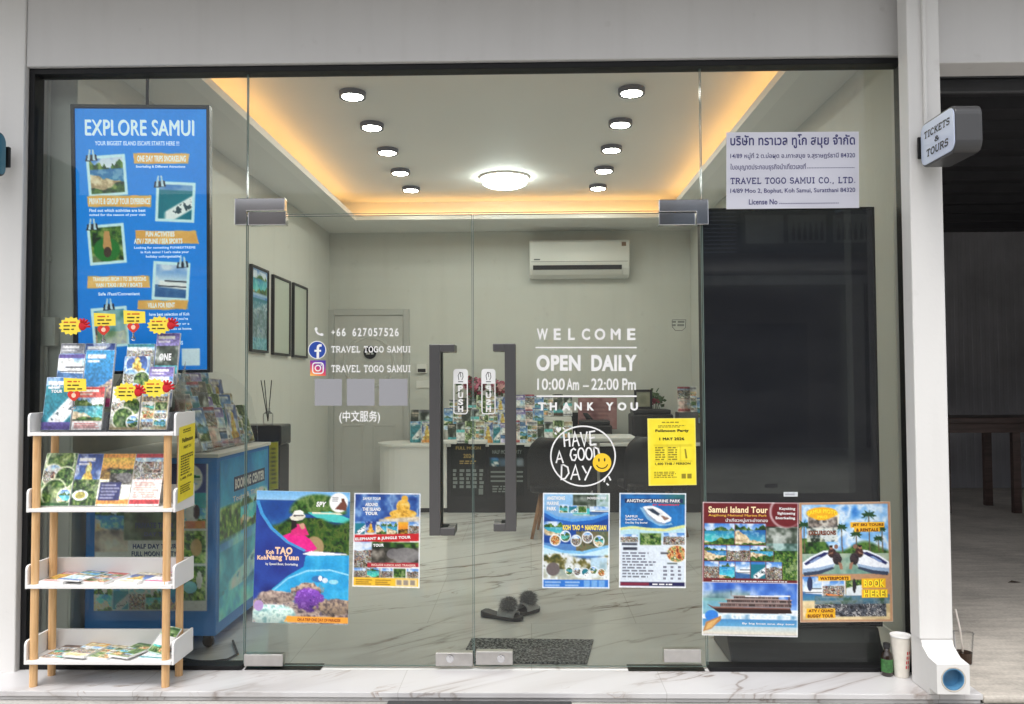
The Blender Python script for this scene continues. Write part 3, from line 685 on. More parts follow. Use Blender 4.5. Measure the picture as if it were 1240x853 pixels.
# ================================================================== glass front
T = .028
xl, xr = X(41.5, GY, 83), X(1093.5, GY, 83)
zf = Z(79.5, GY)
x_l, x_r = X(300, GY, 260), X(849, GY, 260); x_m = X(573, GY, 560); z_t = Z(258.5, GY)
front = empty('shopfront_window', (0, GY, 0), 'frameless glass shopfront in a thin black frame around the double doors', 'window')
mb = MB(); d0, d1 = GY - .04, GY + .045
mb.box(xl, xl + T, d0, d1, .001, zf); mb.box(xr - T, xr, d0, d1, .001, zf); mb.box(xl + T, xr - T, d0, d1, zf - T, zf)
mb.box(xl + T, x_l - .004, d0, d1, .0015, .022); mb.box(x_r + .004, xr - T, d0, d1, .0015, .022)
mb.build('frame', M_black, front, bevel=.002)
def pane(parent, x0, x1, z0, z1, y=GY, edges='lrtb'):
    mb = MB(); h = .005
    mb.add([(x0, y, z0), (x1, y, z0), (x1, y, z1), (x0, y, z1)], [(0, 1, 2, 3)], 0)
    e = .0022
    if 'l' in edges: mb.box(x0 - .0005, x0 + e, y - h, y + h, z0, z1, 1)
    if 'r' in edges: mb.box(x1 - e, x1 + .0005, y - h, y + h, z0, z1, 1)
    if 't' in edges: mb.box(x0 + e, x1 - e, y - h, y + h, z1 - e, z1, 1)
    if 'b' in edges: mb.box(x0 + e, x1 - e, y - h, y + h, z0, z0 + e, 1)
    return mb.build('glass_pane', [M_glass, M_edge], parent)
pane(front, xl + T, x_l - .004, .022, zf - T, edges='r'); pane(front, x_r + .004, xr - T, .022, zf - T, edges='l')
pane(front, x_l + .0005, x_r - .0005, z_t + .004, zf - T, edges='lrb')
def chrome_box(mb, p0, p1, y0=None, y1=None):
    a, b = at(p0[0], p0[1], GY), at(p1[0], p1[1], GY); mb.box(a.x, b.x, y0 or GY - .022, y1 or GY + .022, b.z, a.z)
mb = MB(); a, b = at(286, 241.5, GY), at(346, 273, GY); c = at(301, 256.5, GY)
mb.prism_xz([(a.x, a.z), (a.x, b.z), (c.x - .003, b.z), (c.x - .003, c.z), (b.x, c.z), (b.x, a.z)], GY - .022, GY + .022); mb.build('patch_fitting', M_chrome, front, bevel=.003)
mb = MB(); a, b = at(797, 243, GY), at(857, 273, GY); c = at(841.5, 257.5, GY)
mb.prism_xz([(a.x, a.z), (a.x, c.z), (c.x + .003, c.z), (c.x + .003, b.z), (b.x, b.z), (b.x, a.z)], GY - .022, GY + .022); mb.build('patch_fitting', M_chrome, front, bevel=.003)
for p0, p1 in ((299, 390), (760, 852)):
    mb = MB(); a, b = X(p0, GY, 800), X(p1, GY, 800); mb.box(a, b, GY - .035, GY + .05, .002, .006); mb.build('floor_spring_plate', mat('dark_steel_plate', (.06, .06, .055), .3, 1.0), front)

G0 = lambda a, b, off=0: at(a, b, GY - .002 - off)       # outside face of the glass
def door(x0, x1, hinge_left, label):
    d = empty('glass_door', ((x0 if hinge_left else x1), GY, 0), label, 'door', 'double glass doors')
    pane(d, x0, x1, .012, z_t - .004)
    return d
doorL = door(x_l + .002, x_m - .0025, True, 'glass door leaf with the phone number and social media lettering')
doorR = door(x_m + .0025, x_r - .002, False, 'glass door leaf with the WELCOME and opening hours lettering')
for d, boxes in ((doorL, (((302, 258), (347.5, 273.5)), ((297, 791), (344, 805.5)), ((528, 789), (573, 805)))), (doorR, (((797, 259), (841, 273.5)), ((803, 785), (848, 801)), ((576.5, 787.5), (621, 803.5))))):
    for k, (p0, p1) in enumerate(boxes):
        mb = MB(); chrome_box(mb, p0, p1); mb.build('patch_fitting', M_chrome if k == 0 else M_brushed, d, bevel=.0025)
    mb = MB(); p0, p1 = boxes[2]; cc = at((p0[0] + p1[0]) / 2 + (8 if d is doorR else -5), 796, GY)
    mb.lathe([(.018, -.004), (.02, -.001), (.02, 0)], (cc.x, GY - .0225, cc.z), 24, 0, 'y'); mb.box(cc.x - .004, cc.x + .004, GY - .0295, GY - .0265, cc.z - .01, cc.z + .01)
    mb.build('lock', M_chrome, d)
def handle(d, bar, arm, top, bot):
    for sgn in (-1, 1):
        y0, y1 = (GY - .075, GY - .045) if sgn < 0 else (GY + .045, GY + .075)
        mb = MB(); a0, a1 = X(bar[0], GY, 530), X(bar[1], GY, 530); z1_, z0_ = Z(top, GY), Z(bot, GY)
        m0, m1 = X(arm[0], GY, 530), X(arm[1], GY, 530)
        mb.box(a0, a1, y0, y1, z0_, z1_)
        for zz in (z1_ - .036, z0_):
            mb.box(*((a1, m1) if m1 > a1 else (m0, a0)), y0, y1, zz, zz + .036)
            e = (m1 - .036, m1) if m1 > a1 else (m0, m0 + .036)
            mb.box(e[0], e[1], *((y1, GY - .0055) if sgn < 0 else (GY + .0055, y0)), zz, zz + .036)
        mb.build('pull_handle', M_handle, d, bevel=.0025)
handle(doorL, (522, 535), (522, 552), 417.5, 645.5)
handle(doorR, (612, 625), (598, 625), 417, 640.5)

# ---- lettering and marks stuck on the doors
mb = MB()
for k, ch in enumerate('+66 627057526'):
    if ch != ' ': mb.text(G0, ch, 401 + 6.42 * k, 397.5 if ch != '+' else 400, 401 + 6.42 * k + 4.7, 407.5 if ch != '+' else 405, bold=.02)
mb.text(G0, 'TRAVEL TOGO SAMUI', 401, 418.5, 497, 428, slab=True)
mb.text(G0, 'TRAVEL TOGO SAMUI', 401, 441.5, 497, 452, slab=True)
mb.text(G0, '(中文服务)', 411, 497.5, 460, 513, bold=.012)
mb.build_blocks('lettering', M_vinyl, doorL)
mb = MB(); ph = []                                         # telephone receiver
for k in range(9): t = k / 8; ph.append((382 + 8.5 * t - 1.6 * math.sin(math.pi * t), 398.5 + 7.5 * t + 1.6 * math.sin(math.pi * t)))
mb.ribbon(G0, ph, 2.0); mb.disc(G0, 382.8, 398.6, 1.7, 2.1, 0, .0009, 14); mb.disc(G0, 389.6, 405.4, 2.1, 1.7, 0, .0011, 14)
mb.build('telephone_icon', M_vinyl, doorL)
mb = MB(); mb.disc(G0, 384, 424, 11, 11, 0, .0003, 40); mb.disc(G0, 384, 424, 10, 10, 1, .0008, 40)
mb.ribbon(G0, [(389.5, 418.6), (387, 418.4), (385.3, 419.6), (384.9, 422), (384.9, 434)], 3.0, 0, .0013); mb.ribbon(G0, [(380.8, 425), (388.8, 425)], 2.4, 0, .0016)
mb.build('social_media_icon', [M_vinyl, ink(.1, .26, .62)], doorL)
cv = Cv(.08, .08, .0016); 
t1 = np.clip(cv.X * .35 + (1 - cv.Y) * .75, 0, 1); cv.c = pal(.22 + .56 * t1, [(.98, .85, .45), (.95, .5, .3), (.82, .2, .42), (.5, .22, .62), (.3, .22, .65)])
mb = MB(); rr = []
for qx, qy, a0 in ((389.7, 441.3, -90), (389.7, 450.7, 0), (380.3, 450.7, 90), (380.3, 441.3, 180)):
    rr += [(qx + 5 * math.cos(math.radians(a0 + 15 * k)), qy + 5 * math.sin(math.radians(a0 + 15 * k))) for k in range(7)]
m_in = lambda u, v, off=0: G0(375.6 + 18.8 * u, 436.6 + 18.8 * v, off + .0004)
put_canvas(mb, cv, m_in, 0, 1)
rs = lambda k: [(385 + (x - 385) * k, 446 + (y - 446) * k) for x, y in rr]
mb.ribbon(G0, rs(.66), 1.5, 0, .001, True); mb.ribbon(G0, [(385 + 3.3 * math.cos(.26 * k), 446 + 3.3 * math.sin(.26 * k)) for k in range(24)], 1.4, 0, .001, True); mb.disc(G0, 389, 442.2, .9, .9, 0, .001, 10)
mb.build('photo_app_icon', [M_vinyl, print_mat()], doorL)
for q0, q1, y0, y1 in ((381, 414, 459, 491.5), (420, 453.5, 459, 491.5), (459, 493.5, 459, 491.5)):
    mb = MB(); mb.rect(G0, q0, y0, q1, y1, 0, .0004); mb.build('white_sticker', ink(.6, .6, .62), doorL)
def push(d, x0, x1, mirror):
    mb = MB(); y0, y1 = 447, 502; cx = (x0 + x1) / 2; w = x1 - x0; rr = 3.2; o = []
    for qx, qy, a0 in ((x1 - rr, y0 + rr, -90), (x1 - rr, y1 - rr, 0), (x0 + rr, y1 - rr, 90), (x0 + rr, y0 + rr, 180)):
        o += [(qx + rr * math.cos(math.radians(a0 + 18 * k)), qy + rr * math.sin(math.radians(a0 + 18 * k))) for k in range(6)]
    mb.ribbon(G0, [(cx + (x - cx) * .93, 474.5 + (y - 474.5) * .975) for x, y in o], 1.3, 0, .0006, True)
    mb.poly(G0, [(x0 + rr, y0 + .6), (x1 - rr, y0 + .6), (x1 - .7, y0 + rr), (x1 - .7, 465), (x0 + .7, 465), (x0 + .7, y0 + rr)], 0, .0009)
    for k, ch in enumerate('PUSH'):
        b0 = 467 + 8.3 * k; s_ = -1 if mirror else 1
        mb.text(lambda a, b, off, cx=cx, s_=s_: G0(cx + (a - cx) * s_, b, off), ch, cx - 3.1, b0, cx + 3.1, b0 + 7.2, 0, .0008, bold=.05)
    g = [(cx - 2, 460.5), (cx - 3, 455), (cx - 1, 451), (cx + 2.4, 452), (cx + 3, 457), (cx + 1.4, 460.5)]
    mb.ribbon(G0, g, .8, 1, .0013); mb.ribbon(G0, [(cx - .5, 451.5), (cx + .4, 457)], .8, 1, .0014); mb.rect(G0, cx - 3, 462, cx + 3, 463, 1, .0013)
    mb.build('push_sticker', [M_vinyl, ink(.25, .25, .27)], d)
push(doorL, 549, 566.5, False); push(doorR, 583, 600, True)
mb = MB()
for t_, b in (('WELCOME', None),):
    xs = [650, 670.5, 688, 704.5, 720, 739.5, 759.5]; wd = [13.5, 8.5, 8, 10, 13, 12, 10]
    for ch, x0, w in zip(t_, xs, wd): mb.text(G0, ch, x0, 398, x0 + w, 412, bold=.03)
mb.rect(G0, 648.5, 420.3, 771, 421.9)
mb.text(G0, 'OPEN', 649.5, 430, 703, 449.5, bold=.042); mb.text(G0, 'DAILY', 716, 430, 771, 449.5, bold=.042)
mb.text(G0, '10:00', 650.5, 458.5, 684, 472.5, bold=.015); mb.text(G0, 'Am', 686, 458.5, 701, 472.5, bold=.02); mb.rect(G0, 706, 467, 713, 468.6)
mb.text(G0, '22:00', 716, 458.5, 749, 472.5, bold=.015); mb.text(G0, 'Pm', 753.5, 458.5, 770, 472.5, bold=.02)
mb.rect(G0, 649.5, 479, 771, 481)
for ch, x0, w in zip('THANKYOU', [651.5, 665.5, 680.5, 695.5, 711, 733.5, 748, 763.5], [9.5, 9, 10.5, 9, 8.5, 9.5, 10.5, 9]): mb.text(G0, ch, x0, 487.5, x0 + w, 497.3, bold=.045)
mb.build_blocks('lettering', M_vinyl, doorR)
mb = MB()
mb.ribbon(G0, [(706 + 39 * math.cos(2 * math.pi * k / 48), 552.5 + 36.2 * math.sin(2 * math.pi * k / 48)) for k in range(48)], 1.8, 0, .0004, True)
def scale_strokes(strokes, x0, y0, w, h, rot=0):
    c, s_ = math.cos(rot), math.sin(rot)
    return [[(x0 + (a * w) * c - (b * h) * s_, y0 + (a * w) * s_ + (b * h) * c) for a, b in st] for st in strokes]
HW = {'H': [[(.06, 0), (.1, 1)], [(.8, 0), (.84, 1)], [(.08, .55), (.86, .48)]], 'A': [[(.0, 1), (.42, 0), (.95, 1)], [(.18, .66), (.8, .6)]],
      'V': [[(0, .02), (.45, 1), (.95, 0)]], 'E': [[(.9, 0), (.1, .04), (.12, .98), (.95, .95)], [(.1, .5), (.75, .46)]],
      'G': [[(.9, .16), (.6, 0), (.2, .15), (.03, .55), (.25, .95), (.65, 1), (.92, .75), (.9, .55), (.5, .56)]],
      'O': [[(.5 + .47 * math.cos(.42 * k - 1.6), .5 + .5 * math.sin(.42 * k - 1.6)) for k in range(16)]], 'D': [[(.1, 0), (.14, 1), (.55, .93), (.9, .55), (.75, .15), (.3, 0), (.02, .05)]],
      'Y': [[(.02, 0), (.48, .5)], [(.95, 0), (.35, 1)]]}
q = 0
for body, x0, y0, w, h, adv, rot in (('HAVE', 682, 524.5, 8.4, 17, 10.4, -.06), ('A', 673.5, 547, 9, 14, 10, 0), ('GOOD', 690, 543.5, 8, 14.5, 9.4, -.05), ('DAY', 679, 563, 11.5, 17.5, 13, .05)):
    for k, ch in enumerate(body):
        for st in scale_strokes(HW[ch], x0 + adv * k, y0 + adv * k * math.sin(rot), w, h, rot): q += 1; mb.ribbon(G0, st, 1.9, 0, .0005 + .0001 * (q % 4))
for hx, hy in ((676.5, 520.5),): mb.poly(G0, [(hx, hy + 3.5), (hx - 3.4, hy - .4), (hx - 2.6, hy - 3), (hx - .8, hy - 2.8), (hx, hy - 1.2), (hx + 1.2, hy - 3.2), (hx + 3, hy - 2.6), (hx + 3, hy)], 0)
for st in (((672, 524), (674, 526.5)), ((681.5, 518), (683.5, 520)), ((733, 578), (731.5, 584)), ((737, 577), (739.5, 582)), ((734.5, 585.5), (737, 588))): mb.ribbon(G0, st, 1.9, 0, .0007)
emb = mb.build('round_greeting', M_vinyl, doorR)
mb = MB(); mb.disc(G0, 729, 560.5, 11.2, 11.4, 0, .0012, 36)
mb.disc(G0, 725.3, 557.3, 1.0, 2.2, 1, .0016, 12); mb.disc(G0, 732.2, 557, 1.0, 2.2, 1, .0016, 12)
mb.ribbon(G0, [(729 + 7 * math.cos(math.radians(a)), 561 + 6.4 * math.sin(math.radians(a))) for a in range(15, 170, 12)], 1.2, 1, .0018)
mb.build('smiley_face', [ink(.97, .80, .18), ink(.1, .08, .05)], emb)
mb = MB(); mb.dashes(G0, 813.5, 388, 830.5, 396, 2, 0, rng=random.Random(4), ragged=.05); mb.ribbon(G0, [(814, 387.5), (830.5, 387.5), (830, 397), (826, 400.5), (818, 400.5), (814, 396), (814, 387.5)], .8, 0, .0004)
mb.build('faint_sticker', ink(.36, .38, .34), doorR)

# ================================================================== posters taped on the outside of the glass
def glass_sheet(name, tl, tr, br, bl, build, label, cat='poster', res=.0036, extra=None):
    P = [at(p[0], p[1], GY - .0075) for p in (tl, tr, br, bl)]
    mp = quad_map(*P); cv = Cv(*mp.size, res); build(cv)
    o = sheet(name, mp, cv, label, cat)
    if extra:
        mb = MB(); mats = extra(mb, mp); mb.build_blocks('lettering', mats, o)
    return o
W_, K_, N_ = (.95, .96, .97), (.06, .06, .07), (.1, .12, .35)
def tao(c):
    c.grad(0, 0, 1, .07, (.45, .7, .9), (.6, .8, .95)); c.rect(0, .07, 1, .3, (.1, .27, .58)); c.noise(0, .07, 1, .3, [(.06, .2, .5), (.12, .32, .62), (.2, .5, .7)], 5, .8)
    hill = stepm(1 - ((c.X - .66) / .3) ** 2 - ((c.Y - .16) / .14) ** 2, .3) * stepm(.17 - c.Y, .02)
    c.noise(0, 0, 1, .2, [(.08, .2, .06), (.25, .42, .15), (.45, .55, .3), (.15, .3, .1)], 16, 1, hill)
    c.poly([(.55, .16), (.8, .15), (1, .2), (1, .24), (.7, .22)], (.3, .78, .76)); c.poly([(.6, .155), (.9, .16), (.92, .172), (.6, .168)], (.92, .9, .8))
    c.noise(0, .2, 1, .48, [(.05, .14, .05), (.12, .28, .08), (.22, .36, .1), (.34, .42, .16), (.1, .2, .06)], 22, 1, stepm(c.Y - .22 - .05 * np.sin(c.X * 9) + .03 * c.X, .03))
    c.ell(.63, .42, .1, .08, (.66, .56, .4)); 
    c.poly([(.26, .35), (.36, .32), (.48, .31), (.58, .36), (.66, .43), (.56, .48), (.4, .44), (.3, .4)], (.93, .1, .55)); c.poly([(.4, .25), (.52, .25), (.57, .33), (.44, .34), (.37, .33)], (.86, .16, .48))
    c.poly([(.38, .2), (.43, .19), (.44, .27), (.38, .3)], (.12, .08, .1)); c.poly([(.36, .2), (.4, .175), (.46, .168), (.52, .175), (.53, .19), (.5, .215), (.44, .225), (.38, .22)], (.9, .88, .82)); c.poly([(.39, .18), (.41, .15), (.47, .142), (.51, .155), (.51, .18), (.45, .19)], (.97, .96, .93)); c.poly([(.4, .182), (.51, .178), (.51, .186), (.4, .192)], (.2, .16, .16)); c.ell(.5, .262, .022, .022, (.8, .6, .5)); c.poly([(.46, .25), (.5, .245), (.53, .28), (.49, .29)], (.82, .62, .52))
    c.noise(.28, .3, .66, .48, [(.8, .05, .45), (.98, .3, .65)], 20, .35, c.inside([(.26, .35), (.48, .31), (.66, .43), (.56, .48)]))
    c.grad(0, .48, 1, 1, (.1, .6, .85), (.18, .68, .9)); c.noise(0, .48, 1, .8, [(.1, .55, .8), (.3, .75, .92), (.14, .6, .84)], 6, .6)
    navy = [(0, .08), (.05, .18), (.16, .29), (.33, .39), (.52, .455), (1, .46), (.54, .485), (.52, .57), (.36, .64), (.2, .74), (.08, .86), (0, .98)]
    c.poly(navy, (.12, .19, .52)); c.noise(0, .1, .55, .98, [(.08, .12, .42), (.16, .3, .66), (.12, .2, .55)], 3, .75, c.inside(navy))
    for dx, col, t in ((0, (.7, .85, .95), .012), (.0, (.25, .6, .85), .03)):
        pts = [(0, .08), (.05, .18), (.16, .29), (.33, .39), (.52, .455)]; c.poly(pts + [(x + t, y - t * .3) for x, y in pts[::-1]], col)
    c.poly([(.5, .475), (.6, .45), (.98, .468), (.98, .474), (.6, .487)], (.97, .97, .98))
    pts = [(.1, .87), (.2, .755), (.36, .655), (.56, .595), (.8, .585), (1, .62)]; c.poly(pts + [(x, y + .012) for x, y in pts[::-1]], (.6, .86, .97))
    for e in ((.68, .66, .07, .025, (.2, .45, .7)), (.7, .655, .02, .02, W_), (.75, .67, .03, .02, (.85, .9, .95)), (.84, .68, .05, .018, (.6, .85, .92))): c.ell(*e)
    low = stepm(c.Y - .86 + .09 * np.exp(-((c.X - .2) / .2) ** 2) + .05 * np.exp(-((c.X - .85) / .2) ** 2), .02)
    c.noise(0, .72, 1, 1, [(.3, .27, .3), (.6, .52, .5), (.75, .68, .62), (.4, .36, .42)], 24, 1, low)
    c.blob(.26, .8, .2, .045, [(.4, .34, .34), (.66, .58, .54), (.8, .72, .66)], 20); c.blob(.57, .75, .16, .055, [(.4, .32, .3), (.66, .56, .5), (.8, .7, .6)], 26, .7)
    c.blob(.58, .82, .16, .085, [(.3, .16, .52), (.5, .3, .7), (.42, .2, .6), (.6, .4, .78)], 20, .45); c.blob(.85, .87, .2, .06, [(.35, .3, .3), (.6, .52, .46), (.72, .62, .5)], 24, .7)
    c.blob(.22, .94, .24, .085, [(.5, .68, .68), (.74, .86, .84), (.86, .94, .9), (.58, .74, .72)], 14, .3)
    c.ell(.06, .87, .05, .04, (.72, .6, .82)); c.rect(.36, .945, 1, .99, (.95, .64, .22)); c.poly([(.36, .945), (.4, .945), (.34, .99), (.33, .99)], (.95, .64, .22))
    c.ell(.88, .08, .1, .075, (.97, .97, .97)); c.poly([(.84, .13), (.9, .08), (.94, .06), (.97, .1), (.96, .14)], (.45, .25, .2)); c.ell(.925, .06, .018, .014, (.4, .22, .16)); c.lines(.81, .035, .89, .075, 3, (.5, .5, .52))
def tao_t(mb, mp):
    mb.text(mp, 'Koh', .12, .45, .205, .48, 0, bold=.05); mb.text(mp, 'TAO', .215, .425, .4, .48, 0, bold=.05)
    mb.text(mp, 'Koh', .03, .492, .125, .525, 0, bold=.05); mb.text(mp, 'Nang Yuan', .13, .482, .47, .535, 0, bold=.045)
    mb.text(mp, 'by Speed Boat, Snorkeling', .12, .545, .46, .568, 1, bold=.02)
    mb.text(mp, 'SPY', .64, .075, .75, .115, 1, bold=.06, shear=.2); mb.text(mp, 'ON A TRIP ONE DAY OF PARADISE', .47, .957, .92, .98, 2, bold=.02)
    return [ink(.98, .82, .68), M_vinyl, ink(.6, .25, .1)]
glass_sheet('tour_poster', (311, 594), (424, 596.5), (421.5, 757), (305.5, 754), tao, 'large poster of a woman in a pink dress above a turquoise bay', extra=tao_t)
def frame_white(c, t=.018): 
    for r in ((0, 0, 1, t * c.w / c.h), (0, 1 - t * c.w / c.h, 1, 1), (0, 0, t, 1), (1 - t, 0, 1, 1)): c.rect(*r, W_)
def island(c):
    c.grad(0, 0, 1, .32, (.1, .22, .5), (.3, .5, .78)); c.noise(0, 0, 1, .34, [(.08, .18, .45), (.2, .36, .66), (.6, .75, .9), (.1, .2, .5)], 6, .75)
    for e in ((.76, .06, .05, .035), (.74, .14, .1, .07), (.74, .22, .2, .05), (.74, .27, .28, .03)): c.ell(*e, (.9, .68, .25))
    c.noise(.45, .02, 1, .3, [(.6, .4, .1), (.95, .75, .3), (.98, .9, .6)], 18, .7, np.clip(sum(stepm(1 - ((c.X - a) / p) ** 2 - ((c.Y - b) / q) ** 2, .2) for a, b, p, q in ((.74, .14, .1, .07), (.74, .22, .2, .05))), 0, 1))
    c.noise(.38, .24, 1, .33, [(.7, .68, .66), (.9, .88, .85), (.8, .72, .55)], 14, .85, stepm(c.Y - .28 + .06 * (c.X - .4), .02))
    for i, k in enumerate(('sea', 'temple', 'bay', 'bay', 'sunset', 'people')): c.photo(.02 + i * .162, .305, .17 + i * .162, .44, k, det=5)
    c.poly([(0, .45), (1, .425), (1, .505), (0, .535)], (.78, .12, .16))
    c.photo(0, .52, .36, .8, 'people', det=5); c.photo(.28, .52, 1, .77, 'animal', det=4); c.poly([(.22, .745), (1, .735), (1, .78), (.22, .79)], (.7, .14, .2))
    c.noise(0, .8, .5, .9, [(.2, .2, .18), (.6, .5, .45), (.8, .75, .7), (.3, .35, .2)], 20)
    for i, k in enumerate(('people', 'bay', 'people', 'jungle', 'people')): c.photo(.02 + i * .197, .8, .2 + i * .197, .895, k, det=6)
    c.rect(0, .9, 1, 1, (.96, .76, .2)); c.lines(.05, .915, .3, .98, 3, (.5, .36, .1)); c.lines(.34, .915, .58, .98, 3, (.5, .36, .1)); c.rect(.64, .91, .96, .985, (.93, .86, .7), .8)
    for i in range(3): c.rect(.66 + .1 * i, .92, .73 + .1 * i, .972, (.6, .55, .5))
    c.poly([(0, .53), (.3, .52), (.28, .57), (0, .59)], (.9, .9, .88), .3); frame_white(c)
def island_t(mb, mp):
    for t, v in (('AROUND', .105), ('THE ISLAND', .155), ('TOUR', .2)): mb.text(mp, t, .17 if t != 'THE ISLAND' else .13, v, .36 if t != 'THE ISLAND' else .4, v + .036, 0, bold=.05)
    mb.text(mp, 'SAMUI TOUR', .13, .045, .4, .075, 0, bold=.03, shear=.2)
    m2 = lambda a, b, off=0: mp(a, b - .035 * a, off); mb.text(m2, 'ELEPHANT & JUNGLE TOUR', .03, .48, .86, .518, 0, bold=.05); mb.text(m2, 'TOUR', .3, .553, .46, .585, 0, bold=.05)
    mb.text(mp, 'INCLUDE LUNCH AND TRANSFER', .28, .752, .94, .775, 1, bold=.03)
    return [M_vinyl, ink(.95, .8, .75)]
glass_sheet('tour_poster', (429, 597), (509.5, 597.5), (508, 712.5), (426.5, 710.5), island, 'poster with a golden statue and elephants crossed by a red band', extra=island_t)
def ang(c):
    c.grad(0, 0, 1, 1, (.6, .78, .92), (.1, .3, .62)); c.noise(.45, 0, 1, .24, [(.3, .45, .3), (.75, .82, .85), (.55, .68, .6), (.9, .93, .95)], 9, .9); c.photo(.45, .02, .8, .22, 'cave', det=5)
    for i, k in enumerate(('bay', 'sea', 'jungle')): c.photo(.25 + .14 * i, .13 + .005 * i, .37 + .14 * i, .205, k, edge=.008)
    c.photo(.7, .14, .98, .23, 'boat' if 0 else 'speed', edge=.0)
    for k, (dv, col) in enumerate(((0, (.35, .62, .88)), (.03, (.12, .38, .72)), (.07, (.06, .26, .58)))):
        pts = [(0, .17 + dv), (.2, .245 + dv), (.45, .275 + dv), (.75, .25 + dv), (1, .19 + dv)]; c.poly(pts + [(1, .56), (0, .52)], col)
    c.photo(.02, .3, .3, .45, 'bay', det=4, mask=stepm(1 - ((c.X - .15) / .17) ** 2 - ((c.Y - .37) / .09) ** 2, .6)); c.noise(.5, .4, 1, .62, [(.15, .2, .12), (.5, .42, .25), (.35, .4, .25), (.6, .55, .4)], 10, .9)
    for i, (u, v, k) in enumerate(((.19, .495, 'food'), (.34, .455, 'bay'), (.5, .5, 'people'), (.67, .465, 'people'), (.84, .505, 'bay'))):
        c.ell(u, v, .083, .062, W_); c.photo(u - .08, v - .06, u + .08, v + .06, k, mask=stepm(1 - ((c.X - u) / .068) ** 2 - ((c.Y - v) / .05) ** 2, .2))
    pts = [(0, .54), (.3, .6), (.6, .61), (1, .54)]; c.poly(pts + [(1, .66), (0, .66)], (.5, .75, .92)); c.poly([(x, y + .03) for x, y in pts] + [(1, .66), (0, .66)], (.78, .9, .95))
    c.noise(0, .63, 1, .91, [(.2, .24, .12), (.45, .42, .2), (.82, .84, .82), (.9, .92, .93), (.35, .4, .3)], 9, 1, stepm(c.Y - .66 + .03 * np.sin(c.X * 7), .03)); c.grad(0, .8, 1, .91, (.85, .92, .95), (.95, .97, .98), .6)
    c.ell(.16, .8, .1, .07, (.42, .38, .38)); c.rect(.72, .68, .96, .8, (.7, .84, .93), .8)
    for i, (u, v, k) in enumerate(((.4, .82, 'bay'), (.52, .825, 'people'), (.64, .83, 'sea'), (.76, .81, 'bay'), (.88, .835, 'food'))): c.ell(u, v, .058, .044, W_); c.photo(u - .06, v - .05, u + .06, v + .05, k, mask=stepm(1 - ((c.X - u) / .05) ** 2 - ((c.Y - v) / .037) ** 2, .2))
    c.rect(0, .91, 1, 1, (.16, .45, .8)); c.lines(.04, .92, .28, .985, 2, W_, .6); c.lines(.34, .92, .56, .985, 2, W_, .6)
    for i in range(3): c.rect(.62 + .11 * i, .915, .71 + .11 * i, .985, (.45, .66, .88))
    frame_white(c)
def ang_t(mb, mp):
    for t, v, e in (('ANGTHONG', .035, .33), ('MARINE', .09, .24), ('PARK', .145, .2)): mb.text(mp, t, .06, v, e, v + .04, 0, bold=.05)
    mb.text(mp, 'KOH TAO & NANGYUAN', .3, .335, .95, .39, 1, bold=.06); mb.text(mp, 'SNORKELING TOUR', .66, .04, .95, .065, 0, bold=.03); return [M_vinyl, ink(.98, .88, .35)]
glass_sheet('tour_poster', (657.5, 597), (738.5, 597.5), (738, 713), (656.5, 712.5), ang, 'pale blue poster with rows of round photos, below the round greeting', extra=ang_t)
def marine(c):
    c.rect(0, 0, 1, 1, (.86, .9, .94)); c.grad(0, 0, 1, .37, (.12, .32, .55), (.1, .45, .75)); c.noise(0, 0, 1, .38, [(.08, .3, .55), (.15, .5, .78), (.1, .38, .65)], 6, .7); c.noise(.6, 0, 1, .12, [(.1, .3, .25), (.2, .45, .35)], 6, .7, stepm(c.X - .7, .3))
    c.poly([(.3, .15), (.36, .16), (.5, .26), (.62, .32), (.72, .33), (.78, .31), (.8, .335), (.6, .35), (.42, .28)], (.75, .88, .95), .6)
    c.poly([(.35, .15), (.38, .14), (.5, .135), (.62, .17), (.74, .235), (.78, .26), (.77, .295), (.68, .32), (.58, .305), (.44, .23)], (.94, .95, .96)); c.poly([(.35, .15), (.44, .23), (.58, .305), (.68, .32), (.68, .335), (.56, .32), (.41, .235)], (.55, .62, .72))
    c.poly([(.41, .165), (.49, .155), (.6, .19), (.66, .225), (.6, .25), (.5, .21)], (.86, .87, .88)); c.poly([(.42, .17), (.5, .165), (.61, .22), (.58, .24), (.5, .21)], (.16, .22, .3)); c.poly([(.62, .24), (.7, .245), (.75, .27), (.68, .29)], (.55, .42, .36)); c.poly([(.66, .235), (.72, .24), (.74, .255), (.69, .255)], (.9, .9, .9))
    pts = [(0, .37), (.2, .35), (.45, .37), (.7, .375), (1, .33)]; c.poly(pts + [(1, .37), (.7, .41), (.45, .4), (.2, .38), (0, .4)], (.85, .88, .6)); c.poly([(x, y + .03) for x, y in pts] + [(1, .5), (0, .5)], (.72, .86, .9))
    for u0, u1, v0, v1, k in ((.02, .28, .44, .52, 'people'), (.31, .63, .425, .55, 'jungle'), (.66, .98, .42, .545, 'people')): c.photo(u0, v0, u1, v1, k)
    c.ell(.86, .64, .15, .09, (.9, .86, .7)); c.photo(.7, .55, .99, .72, 'food', det=4, mask=stepm(1 - ((c.X - .86) / .14) ** 2 - ((c.Y - .64) / .085) ** 2, .2))
    c.rect(.04, .53, .27, .555, (.25, .28, .34)); c.rect(.06, .575, .27, .605, (.2, .22, .28)); c.rect(.62, .625, .74, .645, (.3, .3, .34)); c.rect(.72, .735, .87, .75, (.35, .4, .4))
    c.grad(0, .94, 1, .985, (.1, .1, .3), (.1, .1, .3)); c.rect(.02, .945, .45, .98, (.65, .15, .2), .7); c.rect(.0, .985, 1, 1, W_); frame_white(c)
